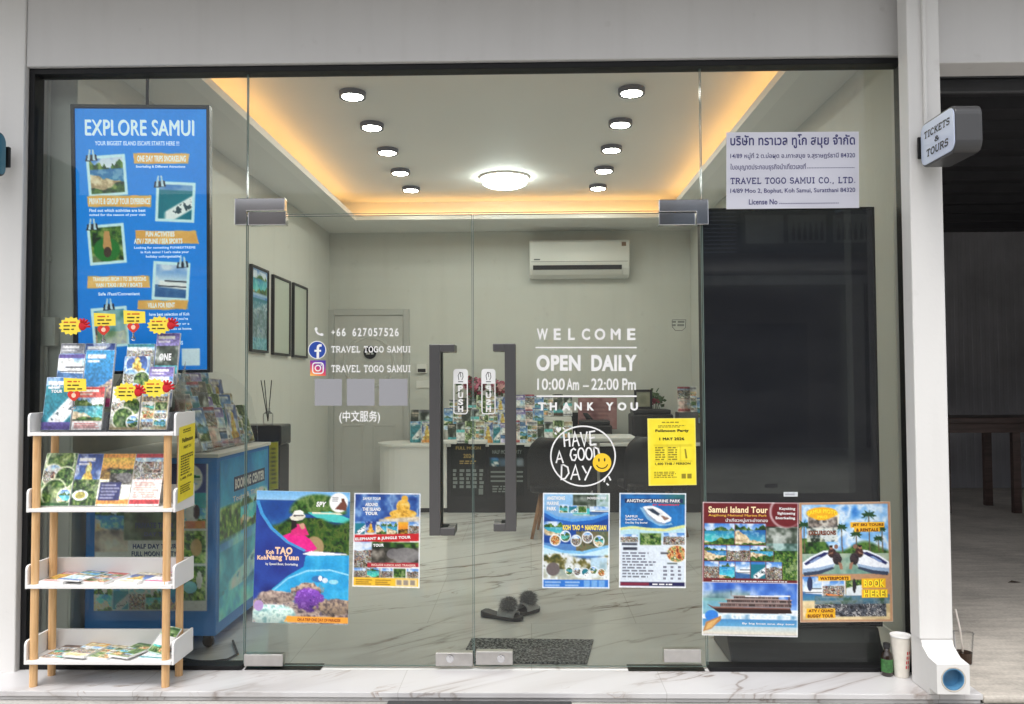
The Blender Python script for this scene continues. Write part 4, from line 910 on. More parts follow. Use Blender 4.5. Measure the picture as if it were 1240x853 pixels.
def marine_t(mb, mp):
    mb.rect(mp, .08, .06, .95, .105, 2, .0004); mb.text(mp, 'ANGTHONG MARINE PARK', .11, .065, .91, .1, 0, bold=.035); mb.text(mp, 'BY SPEEDBOAT', .5, .115, .9, .133, 3, bold=.04)
    for k, t in enumerate(('SAMUI', 'Speed Boat Tour', 'One Day Trip Snorkel')): mb.text(mp, t, .09, .235 + .035 * k, (.27, .36, .42)[k], .26 + .035 * k, 0, bold=.03)
    r = random.Random(5); mb.dashes(mp, .05, .62, .55, .9, 9, 1, rng=r)
    for i in range(3): mb.dashes(mp, .66 + .11 * i, .76, .72 + .11 * i, .92, 4, 1, rng=r)
    mb.dashes(mp, .5, .95, .9, .975, 1, 0, rng=r); return [M_vinyl, ink(.5, .52, .58), ink(.1, .18, .35), ink(.85, .2, .25)]
glass_sheet('tour_poster', (750, 597), (831, 597.5), (830.5, 712.5), (749.5, 711.5), marine, 'poster with a white speedboat on blue sea over a pale text panel', extra=marine_t)
def samui(c):
    c.rect(0, 0, 1, 1, (.9, .92, .95)); c.rect(0, 0, 1, .6, (.42, .1, .13))
    for u0, u1, v0, v1, k in ((.02, .335, .16, .32, 'bay'), (.34, .66, .16, .32, 'bay'), (.665, 1, .18, .36, 'cave'), (.02, .25, .325, .44, 'bay'), (.255, .495, .325, .44, 'people'), (.5, .74, .325, .44, 'bay'), (.745, 1, .36, .45, 'jungle'), (.02, .17, .445, .57, 'people'), (.175, .34, .445, .57, 'bay'), (.345, .5, .445, .57, 'speed'), (.505, .66, .445, .57, 'sea'), (.665, .83, .445, .58, 'people'), (.835, 1, .445, .58, 'jungle')): c.photo(u0, v0, u1, v1, k)
    c.noise(.665, .19, 1, .36, [(.08, .12, .08), (.25, .3, .25), (.8, .82, .8), (.6, .65, .62)], 9, .8)
    c.grad(0, .605, 1, .8, (.12, .3, .68), (.55, .75, .95)); c.noise(0, .605, 1, .8, [(.15, .32, .7), (.3, .5, .85), (.85, .9, .98), (.4, .6, .9)], 5, .65); c.noise(0, .64, .5, .74, [(.3, .45, .45), (.6, .7, .7), (.8, .85, .88)], 8, .9, stepm(c.Y - .66 - .08 * abs(c.X - .3), .04)); c.grad(0, .72, .3, .85, (.5, .72, .7), (.4, .66, .75), .8)
    c.poly([(.05, .765), (.12, .79), (.92, .79), (.94, .825), (.6, .84), (.2, .84)], (.17, .09, .09)); c.poly([(.05, .765), (.12, .785), (.92, .787), (.92, .795), (.12, .797)], (.55, .36, .3))
    for k, (u0, u1, v0, v1) in enumerate(((.19, .93, .757, .785), (.26, .93, .728, .755), (.33, .8, .702, .726))):
        c.rect(u0, v0, u1, v1, (.2, .13, .13)); c.rect(u0 - .02, v0 - .004, u1 + .01, v0 + .003, (.72, .62, .58)); c.rect(u0, v1 - .006, u1, v1 - .001, (.8, .76, .74))
        rr = np.random.RandomState(k)
        for q in np.arange(u0 + .01, u1 - .01, .021): c.rect(q, v0 + .006, q + .012, v1 - .007, tuple(np.array((.5, .42, .4)) * rr.uniform(.4, 1.6)), .85)
    c.rect(.9, .69, .915, .76, (.3, .25, .25)); c.rect(.3, .66, .305, .7, (.3, .25, .25)); c.noise(.1, .83, .95, .85, [(.75, .86, .92), (.98, .98, .99)], 20)
    c.poly([(.45, .7), (.92, .692), (.92, .702), (.45, .708)], W_); c.noise(0, .84, 1, .88, [(.6, .75, .85), (.95, .97, .98), (.4, .6, .75)], 10); c.grad(0, .875, 1, .93, (.25, .52, .74), (.4, .66, .82)); c.grad(0, .93, 1, .985, (.7, .8, .84), (.88, .84, .76))
    c.ell(.1, .85, .07, .04, (.2, .5, .85)); c.poly([(.01, .97), (.04, .9), (.2, .85), (.2, .88), (.1, .95)], (.72, .5, .28)); c.poly([(.03, .96), (.06, .91), (.18, .865), (.1, .94)], (.85, .68, .42)); c.rect(0, .985, 1, 1, (.75, .74, .72))
    c.ell(.87, .07, .17, .12, (.95, .95, .95)); c.ell(.88, .07, .165, .115, (.42, .1, .13)); c.rect(.93, .0, 1, .15, (.42, .1, .13)); frame_white(c, .008)
def samui_t(mb, mp):
    m2 = lambda a, b, off=0: mp(a, b, off)
    mb.text(mp, 'Samui Island Tour', .06, .032, .68, .08, 0, bold=.03); mb.text(mp, 'Angthong National Marine Park', .06, .09, .67, .112, 1, bold=.015); mb.text(mp, 'นำเที่ยวหมู่เกาะอ่างทอง', .24, .12, .68, .155, 2, bold=.01)
    for k, t in enumerate(('Kayaking', 'Sightseeing', 'Snorkeling')): mb.text(mp, t, .8 - .02 * k, .035 + .035 * k, .965, .06 + .035 * k, 2, bold=.03)
    mb.text(mp, 'By big boat one day tour', .42, .898, .97, .915, 2, bold=.02); mb.dashes(mp, .1, .585, .9, .597, 1, 2); return [ink(.98, .9, .72), ink(.95, .75, .3), M_vinyl]
glass_sheet('tour_poster', (851, 608), (967, 609), (966, 772), (850, 769.5), samui, 'dark red headed poster with a photo grid above a wooden tour boat', extra=samui_t)
def jet(c):
    c.rect(0, 0, 1, 1, (.72, .55, .42)); c.grad(.03, .02, .97, .45, (.3, .6, .88), (.7, .85, .95)); c.noise(.03, .02, .97, .42, [(.2, .48, .8), (.5, .72, .92), (.92, .95, .97), (.35, .6, .88)], 7, .85)
    c.noise(.03, .3, .97, .46, [(.04, .12, .05), (.15, .32, .1), (.35, .5, .2), (.1, .22, .08)], 14, 1, stepm(c.Y - .37 + .04 * np.sin(c.X * 11) + .12 * stepm(.25 - c.X, .2), .03))
    for px_, h, s_ in ((.76, .1, .09), (.62, .26, .07), (.86, .3, .06), (.46, .2, .07), (.9, .22, .05), (.05, .18, .1)):
        c.poly([(px_ - .006, h), (px_ + .006, h), (px_ + .014, .42), (px_ + .002, .42)], (.4, .34, .26))
        for a in range(0, 360, 40):
            ca, sa = math.cos(math.radians(a)), math.sin(math.radians(a)) * .8 + .25; c.poly([(px_, h - .008), (px_ + s_ * ca, h + s_ * sa * .8), (px_ + s_ * ca * .6, h + s_ * sa * .3 + .02), (px_, h + .012)], (.1, .26, .12))
    c.grad(.03, .43, .97, .6, (.72, .75, .66), (.35, .55, .5)); c.noise(.03, .43, .97, .6, [(.3, .5, .46), (.6, .7, .62), (.8, .82, .75)], 8, .6)
    for f in (lambda u: u, lambda u: 1.005 - u):
        c.poly([(f(.035), .5), (f(.12), .455), (f(.26), .405), (f(.34), .4), (f(.4), .44), (f(.4), .5), (f(.36), .55), (f(.2), .585), (f(.035), .595)], (.93, .95, .98)); c.poly([(f(.035), .555), (f(.2), .545), (f(.38), .515), (f(.36), .55), (f(.2), .585), (f(.035), .595)], (.6, .7, .82))
        c.poly([(f(.05), .51), (f(.14), .463), (f(.27), .418), (f(.33), .42), (f(.27), .45), (f(.16), .49), (f(.07), .525)], (.1, .13, .36)); c.poly([(f(.1), .5), (f(.2), .455), (f(.24), .455), (f(.14), .505)], (.5, .6, .78)); c.poly([(f(.04), .585), (f(.2), .572), (f(.36), .54), (f(.38), .555), (f(.22), .6), (f(.05), .615)], (.2, .25, .34))
        c.blob(f(.355), .425, .045, .04, [(.1, .07, .08), (.3, .16, .15), (.16, .1, .1)], 30, .3); c.blob(f(.41), .475, .05, .05, [(.08, .07, .1), (.25, .2, .22), (.12, .1, .12)], 30, .3); c.ell(f(.345), .378, .02, .017, (.62, .45, .36)); c.ell(f(.4), .372, .022, .018, (.55, .4, .33)); c.ell(f(.345), .368, .02, .01, (.12, .08, .07)); c.poly([(f(.42), .5), (f(.46), .51), (f(.47), .56), (f(.44), .565)], (.62, .45, .36)); c.poly([(f(.3), .44), (f(.37), .41), (f(.36), .43)], (.6, .44, .36))
    c.photo(.03, .62, .24, .82, 'speed'); c.ell(.11, .68, .03, .06, (.15, .2, .35)); c.grad(.03, .77, .97, .86, (.2, .45, .65), (.4, .6, .6)); c.photo(.25, .655, .48, .79, 'people', edge=.012); c.poly([(.27, .76), (.47, .78), (.46, .8), (.32, .79)], (.9, .5, .2)); c.photo(.5, .65, .68, .78, 'jungle'); c.poly([(.5, .72), (.68, .69), (.68, .78), (.5, .78)], (.85, .88, .9)); c.ell(.59, .7, .02, .06, (.15, .14, .16))
    c.noise(.03, .82, .97, .98, [(.7, .62, .45), (.88, .8, .62), (.92, .86, .7)], 6); c.noise(.16, .8, .93, .955, [(.05, .05, .08), (.2, .22, .26), (.4, .42, .45), (.06, .06, .1), (.75, .75, .75), (.1, .1, .12)], 30, 1, stepm(c.Y - .81 - .05 * (1 - c.X), .03)); c.noise(.16, .78, .97, .85, [(.1, .25, .12), (.4, .5, .55), (.2, .4, .5)], 16, .8)
    c.poly([(.09, .1), (.2, .05), (.36, .05), (.44, .1), (.43, .19), (.1, .2)], (.94, .92, .84)); c.noise(.1, .12, .42, .22, [(.1, .1, .1), (.5, .45, .42), (.8, .78, .74), (.2, .18, .17)], 14, .9, stepm(.22 - abs(c.X - .27) - .0, .1)); c.noise(.08, .21, .42, .33, [(.1, .15, .12), (.85, .85, .8), (.9, .9, .86), (.3, .35, .3)], 18, .85, stepm(.18 - abs(c.X - .25), .05))
    for u0, v0, u1, v1 in ((.56, .17, .93, .215), (.6, .215, .88, .25), (.2, .615, .55, .655), (.07, .885, .38, .925), (.06, .925, .38, .965), (.67, .64, .93, .72), (.67, .73, .95, .8)): c.rect(u0, v0, u1, v1, (.96, .72, .12)); 
    for e in ((.25, .09, .17, .05), (.25, .12, .1, .03)): c.ell(*e, (.95, .7, .12))
def jet_t(mb, mp):
    def arc(a, b, off=0): return mp(a, b + .35 * (a - .25) ** 2 * 2.2, off)
    mb.text(arc, 'SAMUI MOTO', .09, .055, .42, .09, 0, bold=.05); mb.text(mp, 'PRO', .2, .11, .31, .135, 0, bold=.05)
    for off, m, b in ((.0008, 1, .09), (.0014, 0, .045)):
        mb.text(mp, 'BOOK', .69, .648, .92, .712, m, off, bold=b); mb.text(mp, 'HERE!', .69, .735, .94, .795, m, off, bold=b)
    for t, u0, u1, v in (('JET SKI TOURS', .58, .92, .18), ('& RENTALS', .62, .86, .221), ('WATERSPORTS', .22, .53, .622), ('ATV / QUAD', .09, .36, .892), ('BUGGY TOUR', .08, .36, .933)): mb.text(mp, t, u0, v, u1, v + .028, 2, bold=.05)
    mb.text(mp, 'EXCURSIONS', .1, .235, .4, .275, 2, bold=.06)
    return [ink(.99, .88, .2), ink(.2, .1, .05), ink(.45, .2, .05)]
glass_sheet('tour_poster', (967.5, 609), (1078, 607.5), (1081.5, 753), (969, 754), jet, 'sandy bordered poster of two jet skis that says BOOK HERE', extra=jet_t)
def yel(c): c.g = .02; c.rect(0, 0, 1, 1, (.97, .89, .2)); c.noise(0, 0, 1, 1, [(.94, .85, .16), (.99, .92, .3)], 3, .5); c.rect(0, 0, .03, 1, (.98, .93, .45)); c.rect(.13, .4, .92, .412, (.75, .66, .12)); c.rect(.4, .4, .405, .64, (.7, .62, .1)); c.rect(.68, .4, .685, .64, (.7, .62, .1)); c.rect(.13, .64, .92, .645, (.75, .66, .12))
def yel_t(mb, mp):
    r = random.Random(3); mb.text(mp, 'Fullmoon Party', .16, .165, .86, .215, 0, bold=.05); mb.text(mp, '1 MAY 2026', .24, .285, .76, .33, 0, bold=.05); mb.text(mp, '1,400 THB / PERSON', .14, .66, .88, .7, 0, bold=.03)
    mb.dashes(mp, .3, .045, .7, .075, 1, 1, rng=r); mb.dashes(mp, .22, .1, .8, .14, 2, 1, rng=r)
    for u0, u1 in ((.15, .36), (.42, .62)): mb.dashes(mp, u0, .42, u1, .63, 6, 1, rng=r, ragged=.1)
    mb.poly(mp, [(.76, .46), (.79, .46), (.82, .6), (.78, .6)], 1); mb.dashes(mp, .12, .79, .65, .89, 4, 1, rng=r); mb.rect(mp, .69, .83, .78, .9, 1); mb.rect(mp, .81, .83, .9, .9, 1); return [ink(.16, .14, .05), ink(.58, .52, .12)]
glass_sheet('party_notice', (784, 507), (842, 506.5), (843.5, 587.5), (785.5, 588.5), yel, 'yellow Fullmoon Party notice on the glass above the speedboat poster', 'notice', .006, yel_t)
def lic(c): c.g = 0; c.rect(0, 0, 1, 1, (.86, .86, .91)); c.noise(0, 0, 1, 1, [(.84, .84, .89), (.88, .88, .93)], 2)
def lic_t(mb, mp):
    mb.text(mp, 'บริษัท ทราเวล ทูโก สมุย จำกัด', .03, .03, .97, .215, 0, bold=.022); mb.text(mp, '14/89 หมู่ที่ 2 ต.บ่อผุด อ.เกาะสมุย จ.สุราษฎร์ธานี 84320', .03, .27, .97, .36, 0, bold=.012)
    mb.text(mp, 'ใบอนุญาตประกอบธุรกิจนำเที่ยวเลขที่', .03, .41, .6, .51, 0, bold=.008)
    for k in range(30): mb.rect(mp, .61 + .012 * k, .468, .617 + .012 * k, .478, 0)
    mb.text(mp, 'TRAVEL TOGO SAMUI CO., LTD.', .03, .585, .97, .69, 0, slab=True); mb.text(mp, '14/89 Moo 2, Bophut, Koh Samui, Suratthani 84320', .03, .735, .97, .81, 0, bold=.015)
    mb.text(mp, 'License No', .17, .875, .385, .945, 0, bold=.02)
    for k in range(36): mb.rect(mp, .4 + .0125 * k, .928, .407 + .0125 * k, .94, 0)
    return [ink(.2, .19, .45)]
glass_sheet('licence_sign', (879.5, 160.5), (1040, 159.5), (1040.5, 252), (879.5, 253.5), lic, 'white company licence sign in Thai and English on the upper glass', 'sign', .01, lic_t)
glass_sheet('small_label', (949, 596), (966, 596), (966, 601.5), (949, 601.5), lambda c: c.rect(0, 0, 1, 1, (.82, .84, .86)).lines(.1, .3, .9, .8, 1, (.5, .5, .55)), 'tiny white label on the glass above the dark red headed poster', 'label', .004)

# ================================================================== hanging display: EXPLORE SAMUI
EY = 4.145
mpE = quad_map(at(90.5, 131.5, EY), at(250.5, 132.5, EY), at(251.5, 447.5, EY), at(95.5, 450, EY))
disp = empty('hanging_display', mpE(.5, .5), 'tall blue EXPLORE SAMUI display hanging on black rods behind the glass', 'display')
cv = Cv(*mpE.size, .0042, (.1, .47, .83)); c = cv; c.g = .03
c.grad(0, 0, 1, 1, (.06, .55, .95), (.01, .49, .9)); c.noise(0, 0, 1, 1, [(.01, .49, .89), (.08, .57, .96)], 3, .35)
def clip(u, v, s_=1):
    c.poly([(u - .05 * s_, v - .008), (u + .05 * s_, v - .012), (u + .062 * s_, v + .012), (u - .062 * s_, v + .016)], (.07, .1, .18))
    for d in (-.022, .022): c.poly([(u + d - .01, v + .012), (u + d * .5 - .006, v - .03), (u + d * .5 + .006, v - .03), (u + d + .01, v + .012)], (.75, .86, .93))
for u0, v0, u1, v1, k, r, cu, cv_ in ((.11, .19, .365, .325, 'bay', -4, .12, .188), (.63, .293, .885, .425, 'sea', 2.5, .64, .288), (.11, .455, .35, .585, 'jungle', -4.5, .12, .452), (.6, .6, .84, .725, 'speed', 3.5, .81, .598), (.13, .77, .365, .9, 'reef', -4, .24, .757)):
    c.photo(u0, v0, u1, v1, k, r, edge=.022, ecol=(.82, .95, .99), det=4)
    if k == 'jungle': c.ell(.23, .54, .1, .045, (.1, .45, .16)); c.poly([(.21, .47), (.25, .47), (.27, .54), (.24, .57), (.2, .53)], (.78, .58, .36)); c.ell(.235, .55, .03, .02, (.25, .18, .14))
    if k == 'reef': c.noise(u0 - .02, v0, u1 + .02, v1, [(.3, .5, .35), (.65, .75, .68), (.85, .9, .86), (.4, .55, .42)], 7, .75, c.inside([(u0 + .015, v0 + .004), (u1 + .01, v0 - .006), (u1 + .02, v1), (u0 + .02, v1)]))
    clip(cu, cv_, .75)
for u0, v0, u1, v1 in ((.45, .172, .86, .212), (.09, .335, .575, .378), (.45, .47, .92, .52), (.08, .642, .56, .685), (.47, .735, .85, .77)):
    rr = np.random.RandomState(int(u0 * 100 + v0 * 991))
    top = [(u0 + (u1 - u0) * i / 8 + (0 if 0 < i < 8 else rr.uniform(-.015, .015)), v0 + rr.uniform(-.003, .003)) for i in range(9)]; bot = [(u0 + (u1 - u0) * i / 8 + (0 if 0 < i < 8 else rr.uniform(-.02, .02)), v1 + rr.uniform(-.003, .003)) for i in range(9)]
    c.poly(top + bot[::-1], (.93, .72, .4)); c.noise(u0, v0, u1, v1, [(.88, .62, .28), (.96, .8, .5)], 9, .6)
c.rect(.8, .92, .94, .985, (.86, .93, .97))
so = sheet('print', mpE, cv, '', '', parent=disp); so.data.materials[0] = backlit_mat(.27)
mb = MB()
mb.text(mpE, 'EXPLORE SAMUI', .075, .042, .905, .105, 0, bold=.03); mb.text(mpE, 'YOUR BIGGEST ISLAND ESCAPE STARTS HERE !!!', .15, .125, .79, .142, 0, bold=.02)
for t, u0, v0, u1, v1 in (('ONE DAY TRIPS SNORKELING', .47, .18, .84, .204), ('PRIVATE & GROUP TOUR EXPERIENCE', .1, .344, .565, .368), ('FUN ACTIVITIES', .53, .472, .75, .492), ('ATV / ZIPLINE / SEA SPORTS', .44, .499, .81, .519), ('TRANSFERS FROM 1 TO 20 PERSONS', .12, .645, .53, .661), ('VAN / TAXI / SUV / BOATS', .14, .667, .5, .683), ('VILLA FOR RENT', .54, .744, .75, .763),
    ('Snorkeling & Different Attractions', .46, .218, .835, .23), ('Find out which activities are best', .1, .385, .53, .397), ('suited for the season of your visit', .1, .403, .53, .415), ('Looking for something FUN&EXTREME', .44, .529, .91, .541), ('in Koh samui ? Let\'s make your', .49, .546, .86, .558), ('holiday unforgettable!', .53, .563, .8, .575), ('Safe /Fast/Convenient', .16, .703, .48, .715),
    ('have best selection of Koh', .55, .782, .86, .794), ('Samui villas. If you\'re', .6, .801, .85, .813), ('looking to stay or a', .6, .82, .86, .832), ('place to relax at home.', .6, .839, .88, .851), ('CONTACT US', .62, .89, .81, .905)):
    mb.text(mpE, t, u0, v0, u1, v1, 0, bold=.035)
mb.build_blocks('lettering', mat('backlit_white_lettering', tuple(lin((.88, .95, .98))), .4, emit=.3), disp)
mb = MB(); t = .012
def fb(u0, v0, u1, v1):
    q = [(u0, v0), (u1, v0), (u1, v1), (u0, v1)]; mb.add([mpE(a, b, .012) for a, b in q] + [mpE(a, b, -.03) for a, b in q], [(0, 3, 2, 1), (4, 5, 6, 7), (0, 1, 5, 4), (1, 2, 6, 5), (2, 3, 7, 6), (3, 0, 4, 7)])
fb(-.026, -.014, -.0, 1.012); fb(1, -.014, 1.024, 1.012); fb(0, -.014, 1, -.001); fb(0, 1.001, 1, 1.012); fb(0, -.001, 1, 1.001) if 0 else None
mb.box(mpE(0, 0).x, mpE(1, 0).x, EY + .012, EY + .035, mpE(0, 1).z + .01, mpE(0, 0).z)
mb.build('frame', mat('black_display_frame', (.01, .012, .02), .35), disp, bevel=.003)
mb = MB(); x_ = X(178.5, EY + .015, 110); mb.tube([(x_, EY + .015, mpE(0, 0).z + .005), (x_, EY + .015, ZS + .002)], .008, 8); mb.build('rod', M_black, disp)

# switch box and conduit in the corner of the glass
jb = empty('switch_box', (-2.44, 4.2, Z(419, 4.15)), 'white electrical switch box with a vertical conduit beside the left frame post', 'switch box')
a, b = at(48, 384, 4.15), at(66, 419, 4.15)
mb = MB(); mb.box(a.x, b.x, 4.15, 4.199, b.z, a.z); mb.build('box', M_trim, jb, bevel=.005)
mb = MB(); mb.box(b.x - .028, b.x - .006, 4.144, 4.1495, b.z + .05, a.z - .04); mb.build('cover', M_white, jb, bevel=.002)
mb = MB(); xx = X(57, 4.18, 300)
mb.tube([(xx, 4.183, a.z + .001), (xx, 4.183, 2.1), (xx - .004, 4.183, 2.6), (xx - .006, 4.183, 3.3)], .011, 10); mb.box(xx - .018, xx + .018, 4.17, 4.199, 2.02, 2.045); mb.tube([(xx, 4.183, b.z - .001), (xx + .01, 4.183, .6), (xx + .012, 4.183, .02)], .011, 10); mb.box(xx - .03, xx - .01, 4.18, 4.199, 2.72, 3.2); mb.build('conduit', M_trim, jb, smooth=False)

# ================================================================== printed leaflets
PAL = {
 'blue': [(.12, .3, .62), (.3, .55, .8), (.85, .92, .96)], 'teal': [(.1, .5, .55), (.35, .72, .72), (.9, .95, .93)], 'green': [(.12, .32, .14), (.35, .52, .22), (.85, .88, .7)],
 'purple': [(.32, .26, .58), (.55, .5, .78), (.88, .86, .95)], 'orange': [(.85, .5, .15), (.95, .72, .3), (.98, .92, .75)], 'red': [(.7, .14, .16), (.85, .4, .35), (.95, .88, .85)],
 'grey': [(.35, .36, .4), (.62, .63, .66), (.9, .9, .9)], 'cream': [(.6, .52, .36), (.82, .76, .6), (.94, .92, .84)], 'pink': [(.8, .2, .45), (.92, .55, .68), (.97, .88, .9)], 'brown': [(.25, .16, .12), (.5, .35, .25), (.82, .74, .64)]}
def cover(w, h, colr, kind, lay, seed, res=.005):
    r = np.random.RandomState(seed); c = Cv(w, h, res); c.mute = .22; c.g = .3; c.sd = seed * 31 + 2; p = PAL[colr]
    c.noise(0, 0, 1, 1, p, 2, 1)
    if lay == 0:      # headline over one picture and a text foot
        c.grad(0, 0, 1, .3, p[0], p[1]); c.photo(0, .25, 1, .8, kind, det=4); c.rect(0, .8, 1, 1, p[2]); c.rect(.08, .06, .8, .12, p[2]); c.rect(.08, .15, .6, .19, p[2], .8); c.lines(.08, .83, .95, .97, 4, p[0])
    elif lay == 1:    # mosaic of round pictures
        for u, v, k, rr in ((.5, .16, kind, .42), (.3, .42, 'people', .3), (.72, .47, 'jungle', .3), (.45, .74, kind, .36), (.8, .82, 'bay', .2)):
            c.ell(u, v, rr + .04, (rr + .04) / c.asp, p[2]); c.photo(u - rr, v - rr / c.asp, u + rr, v + rr / c.asp, k, det=4, mask=stepm(1 - ((c.X - u) / rr) ** 2 - ((c.Y - v) / rr * c.asp) ** 2, .2))
        c.rect(0, .94, 1, 1, p[0])
    elif lay == 2:    # grid of pictures
        for j in range(4):
            for i in range(2): c.photo(.05 + .47 * i, .2 + .19 * j, .48 + .47 * i, .37 + .19 * j, ('people', kind, 'bay', 'jungle', 'food')[(i + j * 2 + seed) % 5], det=4)
        c.rect(.05, .04, .95, .1, p[0]); c.rect(.12, .12, .8, .155, p[1])
    elif lay == 3:    # picture above, table below
        c.photo(0, 0, 1, .5, kind, det=4); c.rect(0, .5, 1, 1, p[2]); c.rect(0, 0, 1, .08, p[0]); c.lines(.08, .54, .92, .86, 7, p[1]); c.rect(0, .88, 1, .97, p[0])
    elif lay == 4:    # full picture with a title block
        c.photo(0, 0, 1, 1, kind, det=3); c.rect(.08, .08, .7, .15, p[2]); c.rect(.08, .18, .5, .22, p[2], .9); c.grad(0, .85, 1, 1, p[0], p[0])
    c.c = np.clip(c.c * 1.1 + .05, 0, .97); return c
def leaflet(name, w, h, cv, thick=.004, curl=0.0):
    """a leaflet standing on its foot: origin at the middle of the foot, cover facing -y"""
    def mp(u, v, off=0.0): return Vector(((u - .5) * w, -thick / 2 - off + curl * (1 - v) ** 2 * h, (1 - v) * h))
    mb = MB(); put_canvas(mb, cv, mp); q = [(0, 0), (1, 0), (1, 1), (0, 1)]
    mb.add([mp(a, b, -.0002) for a, b in q] + [mp(a, b, -thick) for a, b in q], [(4, 7, 6, 5), (0, 4, 5, 1), (1, 5, 6, 2), (2, 6, 7, 3), (3, 7, 4, 0)], 1)
    o = mb.build(name, [print_mat(), M_paper], None, (0, 0, 0)); return o
LEAN = math.radians(-12)

# ================================================================== the white leaflet rack on the step
RY0, RY1 = 3.765, 3.985
RX0, RX1 = X(33.5, RY0, 640), X(208.5, RY0, 640)
shelf_z = [Z(p, RY0, 120) for p in (805.5, 713.5, 620.5, 528)]
rack = empty('leaflet_rack', ((RX0 + RX1) / 2, (RY0 + RY1) / 2, 0), 'white four tier leaflet rack on beech legs standing on the marble step', 'rack')
for k, z in enumerate(shelf_z):
    mb = MB(); t = .016
    mb.box(RX0 + .0005, RX1 - .0005, RY0, RY1 - .0125, z, z + t); sh = mb.build('shelf', M_white, rack, bevel=.002)
    for x in (RX0, RX1 - .012):
        o = [(RY0 + .004, z + t), (RY0 + .004, z + .085)]; o += [(RY0 + .024 - .02 * math.cos(math.radians(a)), z + .085 + .02 * math.sin(math.radians(a))) for a in (30, 60, 90)]
        mb = MB(); mb.prism_yz(o + [(RY1, z + .105), (RY1, z - .002), (RY0 + .004, z - .002)], *((x - .0115, x) if x == RX0 else (x + .0125, x + .024)))
        mb.build('side_lip', M_white, sh, bevel=.002)
    mb = MB(); mb.box(RX0 + .013, RX1 - .001, RY1 - .012, RY1 - .001, z - .002, z + .1); mb.build('back_lip', M_white, sh, bevel=.002)
lx = (X(40, 3.79, 800), X(200, 3.79, 800))
for x in lx:
    for y, zz in ((RY0 + .03, shelf_z[3] - .001), (RY1 - .045, shelf_z[3] - .001)):
        mb = MB(); zs = [.0015] + [s for s in shelf_z[:3] for s in (s - .003, s + .0165)] + [zz]
        for a, b in zip(zs[0::2], zs[1::2]): mb.tube([(x, y, a), (x, y, b)], .0175, 16)
        mb.build('leg', M_beech, rack, smooth=False)
# things standing and lying on the rack
def yellow_note():
    x = RX1 + .0145; mp = quad_map((x, RY0 + .03, shelf_z[3] + .035), (x, RY1 - .005, shelf_z[3] + .05), (x, RY1 - .02, shelf_z[2] + .05), (x, RY0 + .02, shelf_z[2] + .035))
    cv = Cv(*mp.size, .006); yel(cv); o = sheet('party_notice', mp, cv, 'long yellow handwritten notice hanging on the side of the white rack', 'notice')
    mb = MB(); r = random.Random(8); mb.text(mp, 'Fullmoon', .2, .16, .85, .22, 0, bold=.05); mb.text(mp, 'MAY 31', .3, .27, .75, .31, 0, bold=.04); mb.dashes(mp, .25, .04, .75, .1, 2, 0, rng=r); mb.dashes(mp, .15, .38, .9, .66, 8, 0, rng=r); mb.text(mp, '1,400 THB', .15, .68, .85, .72, 0, bold=.04); mb.dashes(mp, .15, .78, .85, .9, 4, 0, rng=r)
    mb.build_blocks('lettering', ink(.3, .26, .06), o)
yellow_note()
# clear holders on the top shelf, three steps each
ZTOP = shelf_z[3] + .0165
def holder(x0, x1, label):
    y0, y1 = RY0 + .025, RY1 - .02; w = x1 - x0; o = empty('leaflet_holder', ((x0 + x1) / 2, (y0 + y1) / 2, ZTOP), label, 'leaflet holder', 'clear holders on the top shelf')
    pr = [(y0, ZTOP + .001), (y0, ZTOP + .06), (y0 + .06, ZTOP + .11), (y0 + .06, ZTOP + .2), (y0 + .12, ZTOP + .25), (y1, ZTOP + .33), (y1, ZTOP + .001)]
    for x in (x0, x1 - .003): mb = MB(); mb.prism_yz(pr, x, x + .003); mb.build('side_panel', M_acrylic, o)
    for k in range(3):
        mb = MB(); yy = y0 + .06 * k; zz = ZTOP + .001 + .105 * k; mb.box(x0 + .004, x1 - .004, yy, yy + .003, zz, zz + .055); mb.box(x0 + .004, x1 - .004, yy + .0035, yy + .05, zz, zz + .003); mb.build('step', M_acrylic, o)
    return o
hx = [(X(50, RY0 + .03, 520), X(130, RY0 + .03, 520)), (X(133, RY0 + .03, 520), X(207, RY0 + .03, 520) - .004)]
holder(*hx[0], 'clear stepped leaflet holder under the sunburst price tag, near the left frame post'); holder(*hx[1], 'clear stepped leaflet holder with the two red hand tags on its front')
def top_leaf(p0, p1, pt, y, z, w=None, colr='blue', kind='bay', lay=0, seed=1, label='', lean=-10, text=None):
    x0, x1 = X(p0, y, 470), X(p1, y, 470); h = max(.1, Z(pt, y + .02, 120) - z); cv = cover(x1 - x0, h, colr, kind, lay, seed, .0042)
    o = leaflet('leaflet', x1 - x0 - .003, h / math.cos(math.radians(lean)), cv, .012); o.location = ((x0 + x1) / 2, y, z + .004); o.rotation_euler = (math.radians(lean), 0, 0)
    if text:
        mb = MB(); W, H = x1 - x0 - .003, h / math.cos(math.radians(lean)); mp = lambda u, v, off=0: Vector(((u - .5) * W, -.006 - off, (1 - v) * H))
        for t, u0, v0, u1, v1 in text: mb.text(mp, t, u0, v0, u1, v1, 0, bold=.05)
        mb.build_blocks('lettering', M_vinyl, o)
    return tag(o, label, 'leaflet', 'leaflets on the white rack')
y1_, y2_, y3_ = RY0 + .04, RY0 + .1, RY0 + .16; zs_ = [ZTOP + .004, ZTOP + .108, ZTOP + .213]
top_leaf(51, 86, 458, y1_, zs_[0], colr='purple', kind='sea', lay=4, seed=3, label='purple and sea blue leaflet in the front of the sunburst tag holder', text=[('MO..', .2, .1, .6, .2), ('TOUR', .2, .24, .6, .3)])
top_leaf(87, 124, 470, y1_, zs_[0], colr='red', kind='bay', lay=0, seed=4, label='red footed bay leaflet in the front of the sunburst tag holder')
